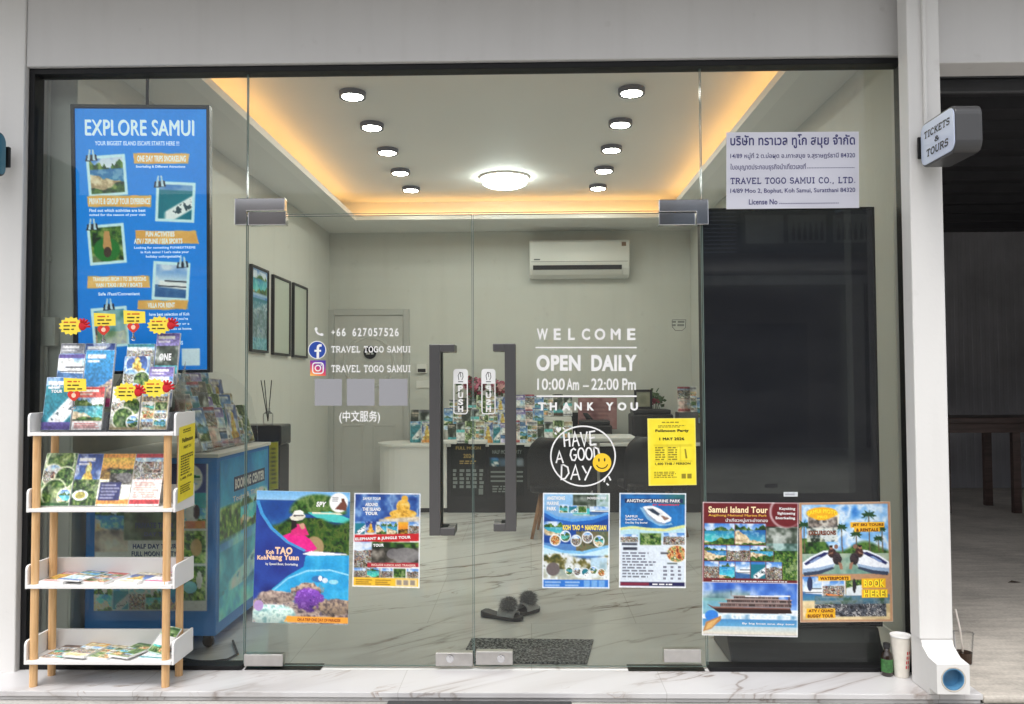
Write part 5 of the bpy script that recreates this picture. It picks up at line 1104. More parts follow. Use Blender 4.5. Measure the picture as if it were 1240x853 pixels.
top_leaf(65, 98, 430, y2_, zs_[1], colr='purple', kind='speed', lay=3, seed=5, label='pale lilac leaflet with a wave in the middle of the sunburst tag holder')
top_leaf(98, 134, 425, y2_, zs_[1], colr='pink', kind='reef', lay=4, seed=6, label='turquoise and pink leaflet in the middle of the sunburst tag holder')
top_leaf(69, 98, 417, y3_, zs_[2], colr='grey', kind='sea', lay=0, seed=7, label='lilac headed leaflet at the back of the sunburst tag holder')
top_leaf(99, 136, 417, y3_, zs_[2], colr='teal', kind='temple', lay=4, seed=8, label='teal leaflet with an orange mark at the back of the sunburst holder')
top_leaf(133, 168, 470, y1_, zs_[0], colr='cream', kind='jungle', lay=1, seed=9, label='cream leaflet with round pictures, front of the red hand holder, beside the gap')
top_leaf(169, 203, 468, y1_, zs_[0], colr='cream', kind='people', lay=2, seed=10, label='cream leaflet with picture rows, front of the red hand holder, by the notice')
top_leaf(146, 178, 433, y2_, zs_[1], colr='blue', kind='temple', lay=1, seed=11, label='sky blue leaflet with a gold disc in the middle of the red hand holder')
top_leaf(178, 208, 446, y2_, zs_[1], colr='purple', kind='speed', lay=0, seed=12, label='pale blue leaflet in the middle of the red hand holder')
top_leaf(150, 184, 418, y3_, zs_[2], colr='teal', kind='people', lay=3, seed=13, label='teal leaflet with faces at the back of the red hand holder')
top_leaf(185, 214, 405, y3_, zs_[2], colr='purple', kind='cave', lay=0, seed=14, label='tall violet leaflet that says ONE at the back of the red hand holder', text=[('ONE', .18, .4, .7, .54)])
# price tags on clips
def price_tag(px, py, y, shape, extra, label, w=.115):
    c = at(px, py, y); o = empty('price_tag', c, label, 'price tag', 'yellow price tags on the rack')
    S = F / y / 1.0; mp = lambda a, b, off=0: Vector((c.x + a, c.y - off, c.z - b)); r = random.Random(int(px * 7))
    mb = MB()
    if shape == 'burst': pts = [((.062 if k % 2 else .05) * math.cos(math.pi * k / 14), (.046 if k % 2 else .037) * math.sin(math.pi * k / 14)) for k in range(28)]
    else: pts = [(-.055, -.036), (.05, -.03), (.053, .026), (-.052, .03)]
    mb.prism([(a, b) for a, b in pts], lambda a, b: mp(a, b, 0), lambda a, b: mp(a, b, -.0015)); mb.build('card', mat('yellow_card', tuple(lin((.96, .87, .28))), .5), o)
    mb = MB()
    for k in range(3): mb.dashes(mp, -.036, -.024 + .017 * k, .034, -.012 + .017 * k, 1, 0 if k else 1, .0006, .5, r)
    mb.build_blocks('lettering', [ink(.25, .18, .05), ink(.8, .3, .1)], o)
    mb = MB(); ex, ey = {'heart': (-.004, .048), 'hand': (.058, .0)}[extra]
    if extra == 'heart':
        hp = [(.03 * .062 * 16 * math.sin(t) ** 3, -.03 * .062 * (13 * math.cos(t) - 5 * math.cos(2 * t) - 2 * math.cos(3 * t) - math.cos(4 * t))) for t in [2 * math.pi * k / 24 for k in range(24)]]
        mb.prism([(ex + a, ey + b) for a, b in hp], lambda a, b: mp(a, b, .004), lambda a, b: mp(a, b, .0016), 0); mb.disc(mp, ex, ey - .002, .011, .011, 1, .0046, 14)
        mb.build('heart', [mat('red_felt', tuple(lin((.82, .22, .16))), .7), ink(.98, .8, .7)], o)
        mb = MB(); mb.tube([mp(ex, ey + .022, .002), mp(ex, ey + .052, .002)], .004, 8); mb.tube([mp(ex - .0, ey + .052 + .009 * math.cos(t), .002) + Vector((.009 * math.sin(t), 0, 0)) for t in [2 * math.pi * k / 12 for k in range(13)]], .0025, 6); mb.build('clip', M_chrome, o)
    else:
        mb.ball(mp(ex, ey, .004), (.02, .006, .022), 12, 0)
        for k in range(5): a = -1.9 + .5 * k; mb.tube([mp(ex + .012 * math.cos(a), ey + .014 * math.sin(a), .004), mp(ex + .036 * math.cos(a), ey + .036 * math.sin(a), .004)], [.0062, .0052], 8)
        mb.build('hand_shape', mat('red_felt_hand', tuple(lin((.78, .09, .13))), .7), o, smooth=True)
price_tag(86, 395, RY0 + .12, 'burst', 'hand', 'yellow sunburst price tag with a pale red hand, nearest the left frame post')
price_tag(127, 388, RY0 + .15, 'card', 'heart', 'upper yellow card tag with a red heart above the turquoise leaflet')
price_tag(163, 385, RY0 + .15, 'card', 'heart', 'yellow card tag with a red heart, topmost in front of the blue display')
price_tag(193, 394, RY0 + .15, 'burst', 'hand', 'yellow sunburst tag with a red hand above the ONE leaflet')
price_tag(91, 467, RY0 + .02, 'card', 'heart', 'low yellow card tag with a heart on the purple sea leaflet')
price_tag(153, 475, RY0 + .02, 'burst', 'hand', 'low yellow sunburst tag with a red hand over the cream round-picture leaflet')
price_tag(187, 470, RY0 + .015, 'burst', 'hand', 'low yellow sunburst tag with a red hand beside the rack notice')
# second shelf: four leaflets standing
z2 = shelf_z[2] + .0168
for p0, p1, pt, colr, kind, lay, sd, lab, tx in ((50, 89, 549, 'green', 'jungle', 1, 21, 'green zipline leaflet with round pictures on the second shelf of the white rack', None), (89, 121, 550, 'purple', 'temple', 4, 22, 'violet leaflet with a golden statue on the second shelf', None), (120, 160, 550, 'orange', 'sunset', 3, 23, 'orange sunset leaflet with a dark blue box on the second shelf', None), (160, 197, 550, 'red', 'people', 3, 24, 'red striped leaflet with a white price panel on the second shelf', None)):
    y = RY0 + .1; x0, x1 = X(p0, y, 580), X(p1, y, 580); h = Z(pt, y + .06, 120) - z2; cv = cover(x1 - x0, h, colr, kind, lay, sd, .0042)
    if lab.startswith('violet'): cv.photo(0, .5, 1, 1, 'jungle'); cv.ell(.35, .8, .3, .1, W_); cv.ell(.35, .8, .2, .07, (.75, .7, .3))
    if lab.startswith('orange'): cv.photo(.3, .3, 1, .6, 'animal'); cv.rect(.05, .55, .7, .9, (.16, .18, .42)); cv.lines(.1, .58, .66, .88, 5, (.8, .8, .9), .7); cv.rect(.72, .6, .98, .85, W_)
    o = leaflet('leaflet', x1 - x0 - .003, h / math.cos(.32), cv, .006); o.location = ((x0 + x1) / 2, y - .035, z2 + .002); o.rotation_euler = (-.32, 0, 0); tag(o, lab, 'leaflet', 'leaflets on the white rack')
# two lower shelves: flat leaflets
def flat_leaf(k, x, y, w, h, rot, thick, colr, kind, lay, sd, label, dz=0.0, curl=0.0):
    cv = cover(w, h, colr, kind, lay, sd, .006); o = leaflet('leaflet', w, h, cv, thick, curl); o.location = (x, y, shelf_z[k] + .0168 + thick / 2 + dz); o.rotation_euler = (math.radians(-90), 0, rot); return tag(o, label, 'leaflet', 'leaflets on the white rack')
w_ = RX1 - RX0
for i, (fx, colr, kind, lay, th, rot, lab, dz) in enumerate(((.15, 'red', 'sunset', 0, .009, -.12, 'red brown leaflet pile lying at the post end of the third shelf', 0), (.27, 'blue', 'bay', 3, .004, -.25, 'blue edged leaflet lying askew on the red brown pile', .0142), (.44, 'red', 'people', 2, .008, -.2, 'pinkish leaflet pile second along the third shelf', 0), (.67, 'cream', 'temple', 0, .008, -.22, 'cream and dark leaflet pile third along the third shelf', 0), (.88, 'pink', 'people', 3, .009, -.12, 'pink leaflet pile beside the right legs on the third shelf', 0))):
    flat_leaf(1, RX0 + w_ * fx, RY0 + .018, .122, .185, rot, th * 1.5, colr, kind, lay, 40 + i, lab, dz)
for i, (fx, colr, kind, lay, th, rot, lab, dz) in enumerate(((.16, 'brown', 'people', 2, .006, -.1, 'brown leaflet pile at the post end of the lowest shelf', 0), (.31, 'orange', 'people', 0, .007, -.22, 'orange leaflet lying second along the lowest shelf', .0095), (.47, 'cream', 'jungle', 2, .007, -.2, 'yellowish map leaflet lying in the middle of the lowest shelf', 0), (.62, 'green', 'jungle', 2, .006, -.35, 'pale green leaflet with a dark edge on the lowest shelf', .0105), (.84, 'teal', 'people', 3, .006, -.15, 'mint leaflet under the curled booklet on the lowest shelf', 0))):
    flat_leaf(0, RX0 + w_ * fx, RY0 + .018, .118, .185, rot, th * 1.4, colr, kind, lay, 60 + i, lab, dz)
cv = cover(.12, .17, 'green', 'cave', 2, 77, .006); o = leaflet('booklet', .12, .13, cv, .007, -.25); o.location = (RX0 + w_ * .85, RY0 + .07, shelf_z[0] + .03); o.rotation_euler = (math.radians(-58), 0, -.5); tag(o, 'curled grey green booklet propped up on the lowest shelf of the white rack', 'booklet')

# ================================================================== blue counter behind the rack
CX0, CX1, CY0, CY1, CZ0, CZ1 = XL + .03, X(261.5, 4.3, 700), 4.3, 5.16, .075, Z(550, 4.3, 262)
ctr = empty('tour_counter', ((CX0 + CX1) / 2, (CY0 + CY1) / 2, 0), 'blue tour booking counter with printed panels behind the white rack', 'counter')
mb = MB(); mb.box(CX0, CX1, CY0, CY1, CZ0, CZ1 - .02); mb.build('body', M_blue, ctr, bevel=.006)
mb = MB(); mb.box(CX0 - .008, CX1 + .01, CY0 - .01, CY1 + .01, CZ1 - .0195, CZ1); mb.build('top', M_white, ctr, bevel=.003)
for x, y in ((CX0 + .06, CY0 + .06), (CX1 - .06, CY0 + .06), (CX0 + .06, CY1 - .06), (CX1 - .06, CY1 - .06)):
    mb = MB(); mb.lathe([(.026, -.013), (.03, -.008), (.03, .008), (.026, .013)], (x, y, .032), 18, 0, 'y'); mb.box(x - .022, x + .022, y - .02, y + .02, .05, CZ0 - .001); mb.build('castor', M_darkplastic, ctr)
mpF = quad_map((CX0 + .05, CY0 - .002, CZ1 - .05), (CX1 - .045, CY0 - .002, CZ1 - .05), (CX1 - .045, CY0 - .002, CZ0 + .13), (CX0 + .05, CY0 - .002, CZ0 + .13))
cv = Cv(*mpF.size, .0055, (.12, .16, .32)); c = cv
c.noise(0, 0, 1, 1, [(.08, .12, .3), (.12, .2, .38)], 3); c.photo(0, .26, .3, .55, 'bay'); c.rect(0, .5, .74, .64, (.78, .76, .74)); c.noise(0, .4, .3, .6, [(.3, .27, .28), (.6, .56, .52), (.7, .68, .64)], 8, 1, stepm(c.Y - .44 - .1 * abs(c.X - .15), .03)); c.photo(.26, .26, .74, .52, 'jungle'); c.noise(.26, .26, .74, .52, [(.1, .13, .12), (.2, .26, .2), (.4, .45, .42)], 6, .8)
c.rect(0, .64, .74, 1, (.66, .68, .72)); c.photo(0, .66, .22, .82, 'speed'); c.photo(0, .82, .16, 1, 'bay')
for i, k in enumerate(('sea', 'people', 'bay', 'reef')): c.photo(.17 + .145 * i, .84, .305 + .145 * i, .99, k)
c.rect(.755, 0, 1, 1, (.13, .18, .38)); c.ell(.85, .1, .1, .09, (.92, .94, .92)); c.poly([(.77, .1), (.83, .075), (.93, .08), (.93, .1)], (.1, .35, .25)); c.rect(.76, .105, .94, .11, (.2, .3, .2)); c.rect(.79, .13, .91, .145, (.4, .5, .6))
c.photo(.76, .2, 1, .44, 'bay'); c.noise(.76, .2, 1, .3, [(.1, .45, .5), (.15, .55, .55), (.1, .3, .5)], 6); c.ell(.86, .34, .06, .07, (.9, .88, .9)); c.ell(.9, .33, .03, .05, (.2, .15, .2)); c.noise(.8, .39, .98, .45, [(.6, .25, .1), (.85, .5, .3)], 12)
c.rect(.76, .445, 1, .455, W_); c.photo(.76, .455, 1, .68, 'jungle'); c.ell(.9, .57, .05, .06, (.6, .5, .35)); c.rect(.76, .68, 1, .695, W_); c.photo(.76, .695, 1, .93, 'jungle'); c.ell(.85, .84, .06, .04, (.35, .6, .8)); c.ell(.93, .79, .025, .06, (.85, .85, .85)); c.rect(.76, .93, 1, 1, (.88, .89, .9)); c.rect(.985, .0, 1, .93, W_)
cv.c = np.clip(cv.c * 1.5, 0, .97); pn = sheet('printed_panel', mpF, cv, '', '', parent=ctr); mb = MB()
for t, u0, v0, u1, v1 in (('PRIVATE TOUR', .36, .4, .7, .44), ('DAY TRIPS', .44, .465, .7, .495), ('HALF DAY TOUR', .34, .545, .73, .578), ('FULL MOON PARTY', .33, .595, .73, .63), ('DIVING TOUR', .36, .69, .66, .72), ('ISLAND', .42, .745, .58, .775), ('TRANSFER', .4, .79, .6, .82)): mb.text(mpF, t, u0, v0, u1, v1, 0, bold=.05)
mb.build_blocks('lettering', ink(.2, .3, .52), pn)
mpS = quad_map((CX1 + .002, CY0 + .04, CZ1 - .04), (CX1 + .002, CY1 - .03, CZ1 - .04), (CX1 + .002, CY1 - .03, CZ0 + .06), (CX1 + .002, CY0 + .04, CZ0 + .06))
cv = Cv(*mpS.size, .01, (.14, .45, .62)); c = cv; c.grad(0, 0, 1, .4, (.12, .4, .6), (.2, .58, .68)); c.noise(0, 0, 1, .35, [(.1, .36, .58), (.24, .6, .7)], 4, .6); c.photo(0, .3, .4, .55, 'jungle'); c.photo(.4, .26, 1, .5, 'bay'); c.photo(0, .52, 1, .85, 'sea'); c.grad(0, .85, 1, 1, (.25, .6, .7), (.3, .68, .74)); c.noise(0, .5, 1, 1, [(.1, .35, .5), (.35, .65, .72), (.6, .78, .8)], 5, .6)
cv.c = np.clip(cv.c * 1.45, 0, .97); pn = sheet('printed_panel', mpS, cv, '', '', parent=ctr); mb = MB(); mb.rect(mpS, .26, .13, .93, .225, 1); mb.text(mpS, 'BOOKING CENTER', .28, .145, .91, .212, 0, .0016, bold=.05); mb.text(mpS, 'Tours & Tickets', .24, .255, .9, .29, 0, bold=.03); mb.build_blocks('lettering', [M_vinyl, ink(.2, .25, .4)], pn)
mb = MB(); mb.tube([on_floor(282, 776, .012), on_floor(288, 792, .008), on_floor(275, 799, .008), on_floor(250, 802, .008), on_floor(232, 800, .008), on_floor(215, 796, .008)], .006, 8); tag(mb.build('cable', M_darkplastic, None, on_floor(270, 798), smooth=True), 'black cable looping on the floor below the blue counter', 'cable')
# stepped leaflet stand on the counter, facing the room
LIB = []
libdef = [('blue', 'bay', 0), ('teal', 'sea', 4), ('green', 'jungle', 1), ('grey', 'people', 2), ('purple', 'speed', 0), ('cream', 'people', 2), ('brown', 'cave', 4), ('red', 'people', 3), ('orange', 'temple', 4), ('grey', 'cave', 3)]
for i, (colr, kind, lay) in enumerate(libdef):
    cvl = cover(.11, .22, colr, kind, lay, 100 + i, .008); cvl.mute = .3; cvl.c *= .95; o = leaflet('leaflet', .11, .22, cvl, .008); o['category'] = 'leaflet'; LIB.append((o, colr)); o['_used'] = 0
kindword = {'bay': 'bay', 'sea': 'sea', 'jungle': 'jungle', 'people': 'crowd', 'speed': 'boat', 'cave': 'cave', 'temple': 'temple'}
def lib_leaf(i, loc, rot, label, group, scale=1.0):
    o, colr = LIB[i % len(LIB)]
    if not o['_used']: o['_used'] = 1; r = o
    else: r = o.copy(); COL.objects.link(r)
    r.location = loc; r.rotation_euler = rot; r.scale = (scale,) * 3; r['label'] = label; r['group'] = group; return r
st = empty('leaflet_stand', (CX1 - .3, 4.72, CZ1), 'stepped clear leaflet stand on the blue counter with a rounded end panel', 'stand')
NT, NS = 5, 7
for k in range(NT):
    x = CX1 - .1 - .085 * k; z = CZ1 + .002 + .07 * k
    mb = MB(); mb.box(x - .045, x + .025, CY0 + .07, CY1 - .06, z, z + .004); mb.box(x + .022, x + .025, CY0 + .07, CY1 - .06, z + .0045, z + .05); mb.build('step', M_acrylic, st)
for y in (CY1 - .055,):
    o_ = [(CX1 - .05, CZ1 + .001), (CX1 - .06, CZ1 + .12)] + [(CX1 - .32 + .26 * math.cos(math.radians(a)), CZ1 + .12 + .32 * math.sin(math.radians(a))) for a in (30, 50, 70, 90)] + [(CX1 - .5, CZ1 + .44), (CX1 - .5, CZ1 + .001)]
    mb = MB(); mb.prism_xz(o_, y, y + .004); mb.build('end_panel', M_acrylic, st)
tier = ['bottom', 'second', 'middle', 'fourth', 'top']; place = ['nearest the glass', 'second from the glass', 'third from the glass', 'in the middle', 'fifth from the glass', 'sixth from the glass', 'farthest from the glass']
rg = random.Random(11)
for k in range(NT):
    for j in range(NS):
        i = (k * 3 + j * 7 + (k * j) % 3) % 10; x = CX1 - .1 - .085 * k; z = CZ1 + .007 + .07 * k; y = CY0 + .13 + .107 * j
        lib_leaf(i, (x, y, z), (math.radians(-16 + rg.uniform(-4, 4)), math.radians(rg.uniform(-3, 3)), math.radians(78 + rg.uniform(-7, 7))), '%s %s leaflet in the %s row of the counter stand, %s' % (libdef[i][0], kindword[libdef[i][1]], tier[k], place[j]), 'leaflets in the counter stand', 1.1 + rg.uniform(-.1, .08))

# ---- black cabinet with a diffuser bottle, and the yellow strip notice
bx0, bx1, by = X(322, 5.5), X(341, 5.5), 5.5; bz = Z(514, 5.5)
cab = empty('black_cabinet', ((bx0 + bx1) / 2, by + .2, 0), 'narrow black cabinet against the side wall beyond the blue counter', 'cabinet')
mb = MB(); mb.box(bx0 - .25, bx1 - .01, by, by + .22, .03, bz - .14); mb.build('body', M_darkplastic, cab, bevel=.008); mb = MB(); mb.box(bx0 - .25, bx1, by - .01, by + .23, bz - .137, bz); mb.build('head', mat('black_gloss_plastic', (.02, .02, .024), .25), cab, bevel=.012)
mb = MB(); mb.box(bx0 - .25, bx1 + .005, by - .006, by + .22, .001, .028); mb.build('plinth', M_darkplastic, cab, bevel=.004)
dc = Vector((X(322, 5.55), 5.6, bz + .001)); rd = empty('reed_diffuser', dc, 'glass reed diffuser with black sticks on the black cabinet', 'reed diffuser')
mb = MB(); mb.lathe([(.03, 0), (.034, .01), (.034, .07), (.014, .09), (.014, .11)], dc, 20); mb.build('bottle', M_acrylic, rd)
for a, b in ((-.05, .0), (.02, .01), (-.02, -.02)): mb = MB(); mb.tube([dc + Vector((0, 0, .02)), dc + Vector((a, b, .3))], .0035, 6); mb.build('stick', M_darkplastic, rd)
mp = quad_map(at(326, 536, 5.3), at(337, 535, 5.3), at(337, 592, 5.3), at(326, 594, 5.3)); cv = Cv(*mp.size, .008); yel(cv); cv.lines(.2, .1, .8, .9, 9, (.45, .4, .08)); sheet('party_notice', mp, cv, 'narrow yellow notice standing at the far corner of the blue counter', 'notice', back=M_paper)

# ================================================================== reception at the back
DF = 8.8
WDX0, WDX1, WDZ = X(455, DF), X(541, DF), Z(537.5, DF)
wd = empty('white_desk', ((WDX0 + WDX1) / 2, DF + .3, 0), 'white curved end reception desk in front of the inner door', 'desk')
o_ = [(WDX1 - .002, DF), (WDX1 - .002, DF + .55)] + [(WDX0 + .27 + .27 * math.cos(math.radians(a)), DF + .275 + .275 * math.sin(math.radians(a))) for a in range(90, 271, 15)]
mb = MB(); mb.prism_xy(o_[::-1], .05, WDZ - .032); mb.build('body', M_white, wd, smooth=False); mb = MB(); mb.prism_xy([((x - WDX1) * 1.03 + WDX1, (y - DF - .275) * 1.06 + DF + .275) for x, y in o_][::-1], WDZ - .03, WDZ); mb.build('top', M_trim, wd, bevel=.004)
mb = MB(); mb.prism_xy([((x - WDX1) * .96 + WDX1, (y - DF - .275) * .9 + DF + .275) for x, y in o_][::-1], .001, .049); mb.build('plinth', M_darkplastic, wd)
RDX1 = X(850, DF)
rdsk = empty('reception_desk', ((WDX1 + RDX1) / 2, DF + .3, 0), 'long black fronted reception desk with two dark notice boards', 'desk')
mb = MB(); mb.box(WDX1 + .001, RDX1, DF, DF + .55, .001, WDZ - .03); mb.build('body', M_darkplastic, rdsk, bevel=.004); mb = MB(); mb.box(WDX1 + .004, RDX1 + .01, DF - .02, DF + .57, WDZ - .0295, WDZ); mb.build('top', M_white, rdsk, bevel=.004)
def board(p0, p1, pt, pb, label, rows, head):
    y = DF - .03; mp = quad_map(at(p0, pt, y), at(p1, pt, y), at(p1, pb, y), at(p0, pb, y)); cv = Cv(*mp.size, .02, (.05, .07, .07)); cv.noise(0, 0, 1, 1, [(.03, .05, .05), (.08, .1, .1)], 4)
    if head == 2: cv.photo(.05, .26, .28, .42, 'sea'); cv.rect(.3, .27, .55, .42, (.3, .4, .5)); cv.rect(.75, .27, .97, .42, (.5, .55, .6))
    o = sheet('notice_board', mp, cv, label, 'notice board', thick=.018, back=M_darkplastic); mb = MB(); r = random.Random(head)
    if head == 1:
        mb.text(mp, 'FULL MOON', .14, .06, .86, .12, 1, bold=.04); mb.text(mp, '2024', .36, .2, .66, .28, 1, bold=.04); mb.dashes(mp, .25, .32, .75, .4, 2, 1, rng=r)
        for i in range(5): mb.dashes(mp, .06 + .19 * i, .48, .2 + .19 * i, .86, 5, 0, rng=r, fill=.7)
        mb.rect(mp, .8, .86, .93, .97, 0)
    else:
        mb.text(mp, 'HALF MOON PARTY', .1, .1, .92, .18, 0, bold=.04)
        for k in range(3): mb.rect(mp, .05, .52 + .09 * k, .96, .555 + .09 * k, 0)
        mb.dashes(mp, .1, .8, .7, .95, 3, 0, rng=r); mb.disc(mp, .56, .84, .05, .05, 2, .001, 10)
    mb.build_blocks('lettering', [ink(.5, .53, .52), ink(.66, .56, .32), ink(.6, .64, .4)], o)
board(546, 588, 537, 601, 'dark notice board with gold heading and rows of dates on the desk front', 5, 1); board(592, 635, 539, 600, 'dark notice board with pale bars beside the dated board', 3, 2)
lz = WDZ + .002
rowdefs = [(541, 690, DF + .42, lz + .27, 13, 'upper'), (536, 655, DF + .24, lz + .13, 11, 'middle'), (540, 690, DF + .06, lz + .001, 14, 'front')]
ls = empty('desk_leaflet_stand', ((WDX1 + .6), DF + .25, lz), 'stepped white stand full of leaflets on the reception desk behind the door handles', 'stand')
xa, xb = X(541, DF + .3), X(692, DF + .3)
for (y0, y1, h) in ((DF + .14, DF + .3, .125), (DF + .301, DF + .5, .265)):
    mb = MB(); mb.box(xa, xb, y0, y1, lz, lz + h); mb.build('step', M_trim, ls, bevel=.003)
nthw = ['first', 'second', 'third', 'fourth', 'fifth', 'sixth', 'seventh', 'eighth', 'ninth', 'tenth', 'eleventh', 'twelfth', 'thirteenth', 'last']
for p0, p1, y, z, n, nm in rowdefs:
    for j in range(n):
        i = (j * 3 + int(p0) + int(y * 100)) % 10; x = X(p0, y) + .07 + (X(p1, y) - X(p0, y) - .1) * j / (n - 1)
        lib_leaf(i, (x, y - (.0 if nm != 'front' else .0), z + .001), (math.radians(-9), 0, math.radians(rg.uniform(-5, 5))), '%s %s leaflet, %s along the %s row of the desk stand' % (libdef[i][0], kindword[libdef[i][1]], nthw[j], nm), 'leaflets in the desk stand', 1.0 + rg.uniform(-.15, .12))
for k, (px, pt, i, lab) in enumerate(((506, 500, 6, 'brown cave leaflet leaning on the white desk, behind the yellow one'), (516, 487, 9, 'grey cave leaflet standing tallest on the white desk'), (503, 519, 1, 'teal sea leaflet standing on the white desk end'), (517, 513, 8, 'yellow temple leaflet standing at the front of the white desk'))):
    y = DF + .34 - .1 * (k // 2) - .03 * k; z = lz + (.18 if k < 2 else 0); 
    lib_leaf(i, (X(px, y), y, lz), (math.radians(-6), 0, rg.uniform(-.1, .1)), lab, 'leaflets on the white desk', 1.6 if k < 2 else 1.05)
# small countertop blocks (white trays) between the boards
for p0, p1, lab in ((534, 553, 'short white tray at the handle side of the desk edge'), (567, 590, 'longer white tray on the desk edge above the dated board')):
    mb = MB(); y = DF - .06; a, b = at(p0, 530, y), at(p1, 535.5, y); mb.box(a.x, b.x, y, y + .1, WDZ + .0015, WDZ + .045); tag(mb.build('leaflet_tray', M_white, None, (a.x, y, WDZ), bevel=.008), lab, 'tray')
# flowers
def bouquet(px, py, y, zb, label, cols, n=26, s=.11, seed=1):
    r = random.Random(seed); c = at(px, py, y); o = empty('flower_bouquet', (c.x, y, zb), label, 'flowers')
    mb = MB(); mb.lathe([(.035, 0), (.05, .03), (.055, .1), (.04, .16), (.045, .18)], (c.x, y, zb), 18); mb.build('vase', M_white, o, smooth=True)
    mb = MB(); ml = MB()
    for k in range(n):
        d = Vector((r.gauss(0, 1), r.gauss(0, 1), r.gauss(.2, .8))).normalized() * s * r.uniform(.5, 1); p = Vector((c.x, y, c.z)) + d; mi = r.randrange(len(cols)); q = .022 + .012 * r.random()
        for t in range(6):
            a = t * math.pi / 3 + r.random(); u = Vector((math.cos(a), math.sin(a) * .6, math.sin(a) * .7)); w = Vector((-math.sin(a), .4, math.cos(a)));
            mb.add([p, p + u * q + w * q * .5, p + u * q * 1.6, p + u * q - w * q * .5], [(0, 1, 2, 3)], mi)
        ml.tube([(c.x, y, zb + .17), p], .003, 5)
    for k in range(14):
        d = Vector((r.gauss(0, 1), r.gauss(0, 1), r.gauss(0, .6))).normalized() * s * 1.1; p = Vector((c.x, y, c.z)) + d; ml.add([p, p + d * .3 + Vector((.02, 0, .02)), p + d * .55, p + d * .3 - Vector((.02, 0, .02))], [(0, 1, 2, 3)], 0)
    mb.build('blossoms', [ink(*k) for k in cols], o); ml.build('stems', mat('leaf_green', (.05, .11, .04), .5, var=.3), o)
bouquet(574, 468, DF + .52, lz + .001, 'pink and dark red flowers in a white vase behind the desk leaflets', [(.55, .15, .25), (.75, .4, .5), (.35, .1, .16), (.85, .65, .68)], 34, .13, 2)
bouquet(606, 470, DF + .53, lz + .001, 'small bunch of pink flowers beside the dark red ones', [(.7, .4, .48), (.6, .25, .3), (.8, .6, .6)], 18, .09, 5)
bouquet(793, 484, DF + .45, lz + .03, 'dark green and red desk plant beside the framed certificate', [(.2, .3, .15), (.5, .15, .2), (.25, .35, .2)], 16, .08, 9)
# notice panel, certificate, printers, monitors on the right part
mp = quad_map(at(700, 482, DF + .5), at(747, 482, DF + .5), at(747, 520, DF + .5), at(700, 520, DF + .5)); cv = Cv(*mp.size, .02, (.62, .45, .46)); cv.noise(0, 0, 1, 1, [(.55, .38, .4), (.7, .55, .55), (.66, .48, .48)], 4); cv.lines(.1, .1, .9, .9, 6, (.45, .3, .32), .5); sheet('pink_board', mp, cv, 'faded pink notice board standing at the back of the reception desk', 'notice board', thick=.02, back=M_trim)
def printer(p0, p1, pt, y, d, label, name='desk_printer'):
    a, b = X(p0, y), X(p1, y); zt_ = Z(pt, y); o = empty(name, ((a + b) / 2, y + d / 2, lz), label, 'printer')
    mb = MB(); mb.box(a, b, y, y + d, lz, zt_ - .05); mb.build('body', M_darkplastic, o, bevel=.015); mb = MB(); mb.box(a + .02, b - .02, y + .03, y + d - .01, zt_ - .049, zt_); mb.build('lid', mat('printer_lid', (.03, .03, .034), .4), o, bevel=.012); mb = MB(); mb.box(a + .05, b - .05, y - .03, y - .001, lz + .06, lz + .075); mb.build('paper_tray', M_darkplastic, o)
printer(765, 815, 497, DF + .12, .36, 'large black printer under the framed certificate'); printer(700, 741, 510, DF + .1, .3, 'low black printer in front of the pink board')
y = DF + .3; a, b = at(768, 472, y), at(790, 497, y); fr = empty('certificate_frame', ((a.x + b.x) / 2, y, Z(497, DF + .12) + .002), 'small black framed certificate standing on the large printer', 'picture frame')
mb = MB(); t = .025; zb = Z(497, DF + .12) + .003
mb.box(a.x, b.x, y, y + .02, a.z - t, a.z); mb.box(a.x, b.x, y, y + .02, zb, zb + t); mb.box(a.x, a.x + t, y, y + .02, zb + t, a.z - t); mb.box(b.x - t, b.x, y, y + .02, zb + t, a.z - t); mb.build('frame', M_frame, fr, bevel=.002)
mp = quad_map((a.x + t, y + .008, a.z - t), (b.x - t, y + .008, a.z - t), (b.x - t, y + .008, zb + t), (a.x + t, y + .008, zb + t)); cv = Cv(*mp.size, .02, (.6, .6, .52)); cv.lines(.2, .2, .8, .8, 5, (.45, .45, .38)); sheet('print', mp, cv, '', '', parent=fr)
a, b = X(745, DF + .2), X(764, DF + .2)
for k, (px, i, lab) in enumerate(((828, 7, 'red crowd leaflet standing near the black panel'), (836, 3, 'grey crowd leaflet standing near the black panel'), (845, 0, 'blue bay leaflet standing closest to the black panel'))): lib_leaf(i, (X(px, DF + .2), DF + .2, lz + .32 if k < 2 else lz + .2), (math.radians(-5), 0, 0), lab, 'leaflets by the black panel', 1.25)
y = DF + .12; a, b = X(822, y), X(852, y); mb = MB(); mb.box(a, b, y, y + .25, lz, lz + .19); mb.box(a, b - .06, y + .0, y + .25, lz + .1902, lz + .318); tag(mb.build('stacked_box', mat('grey_carton', (.12, .12, .13), .6, var=.2), None, (a, y, lz), bevel=.004), 'dark grey carton holding leaflets close to the black panel', 'carton')

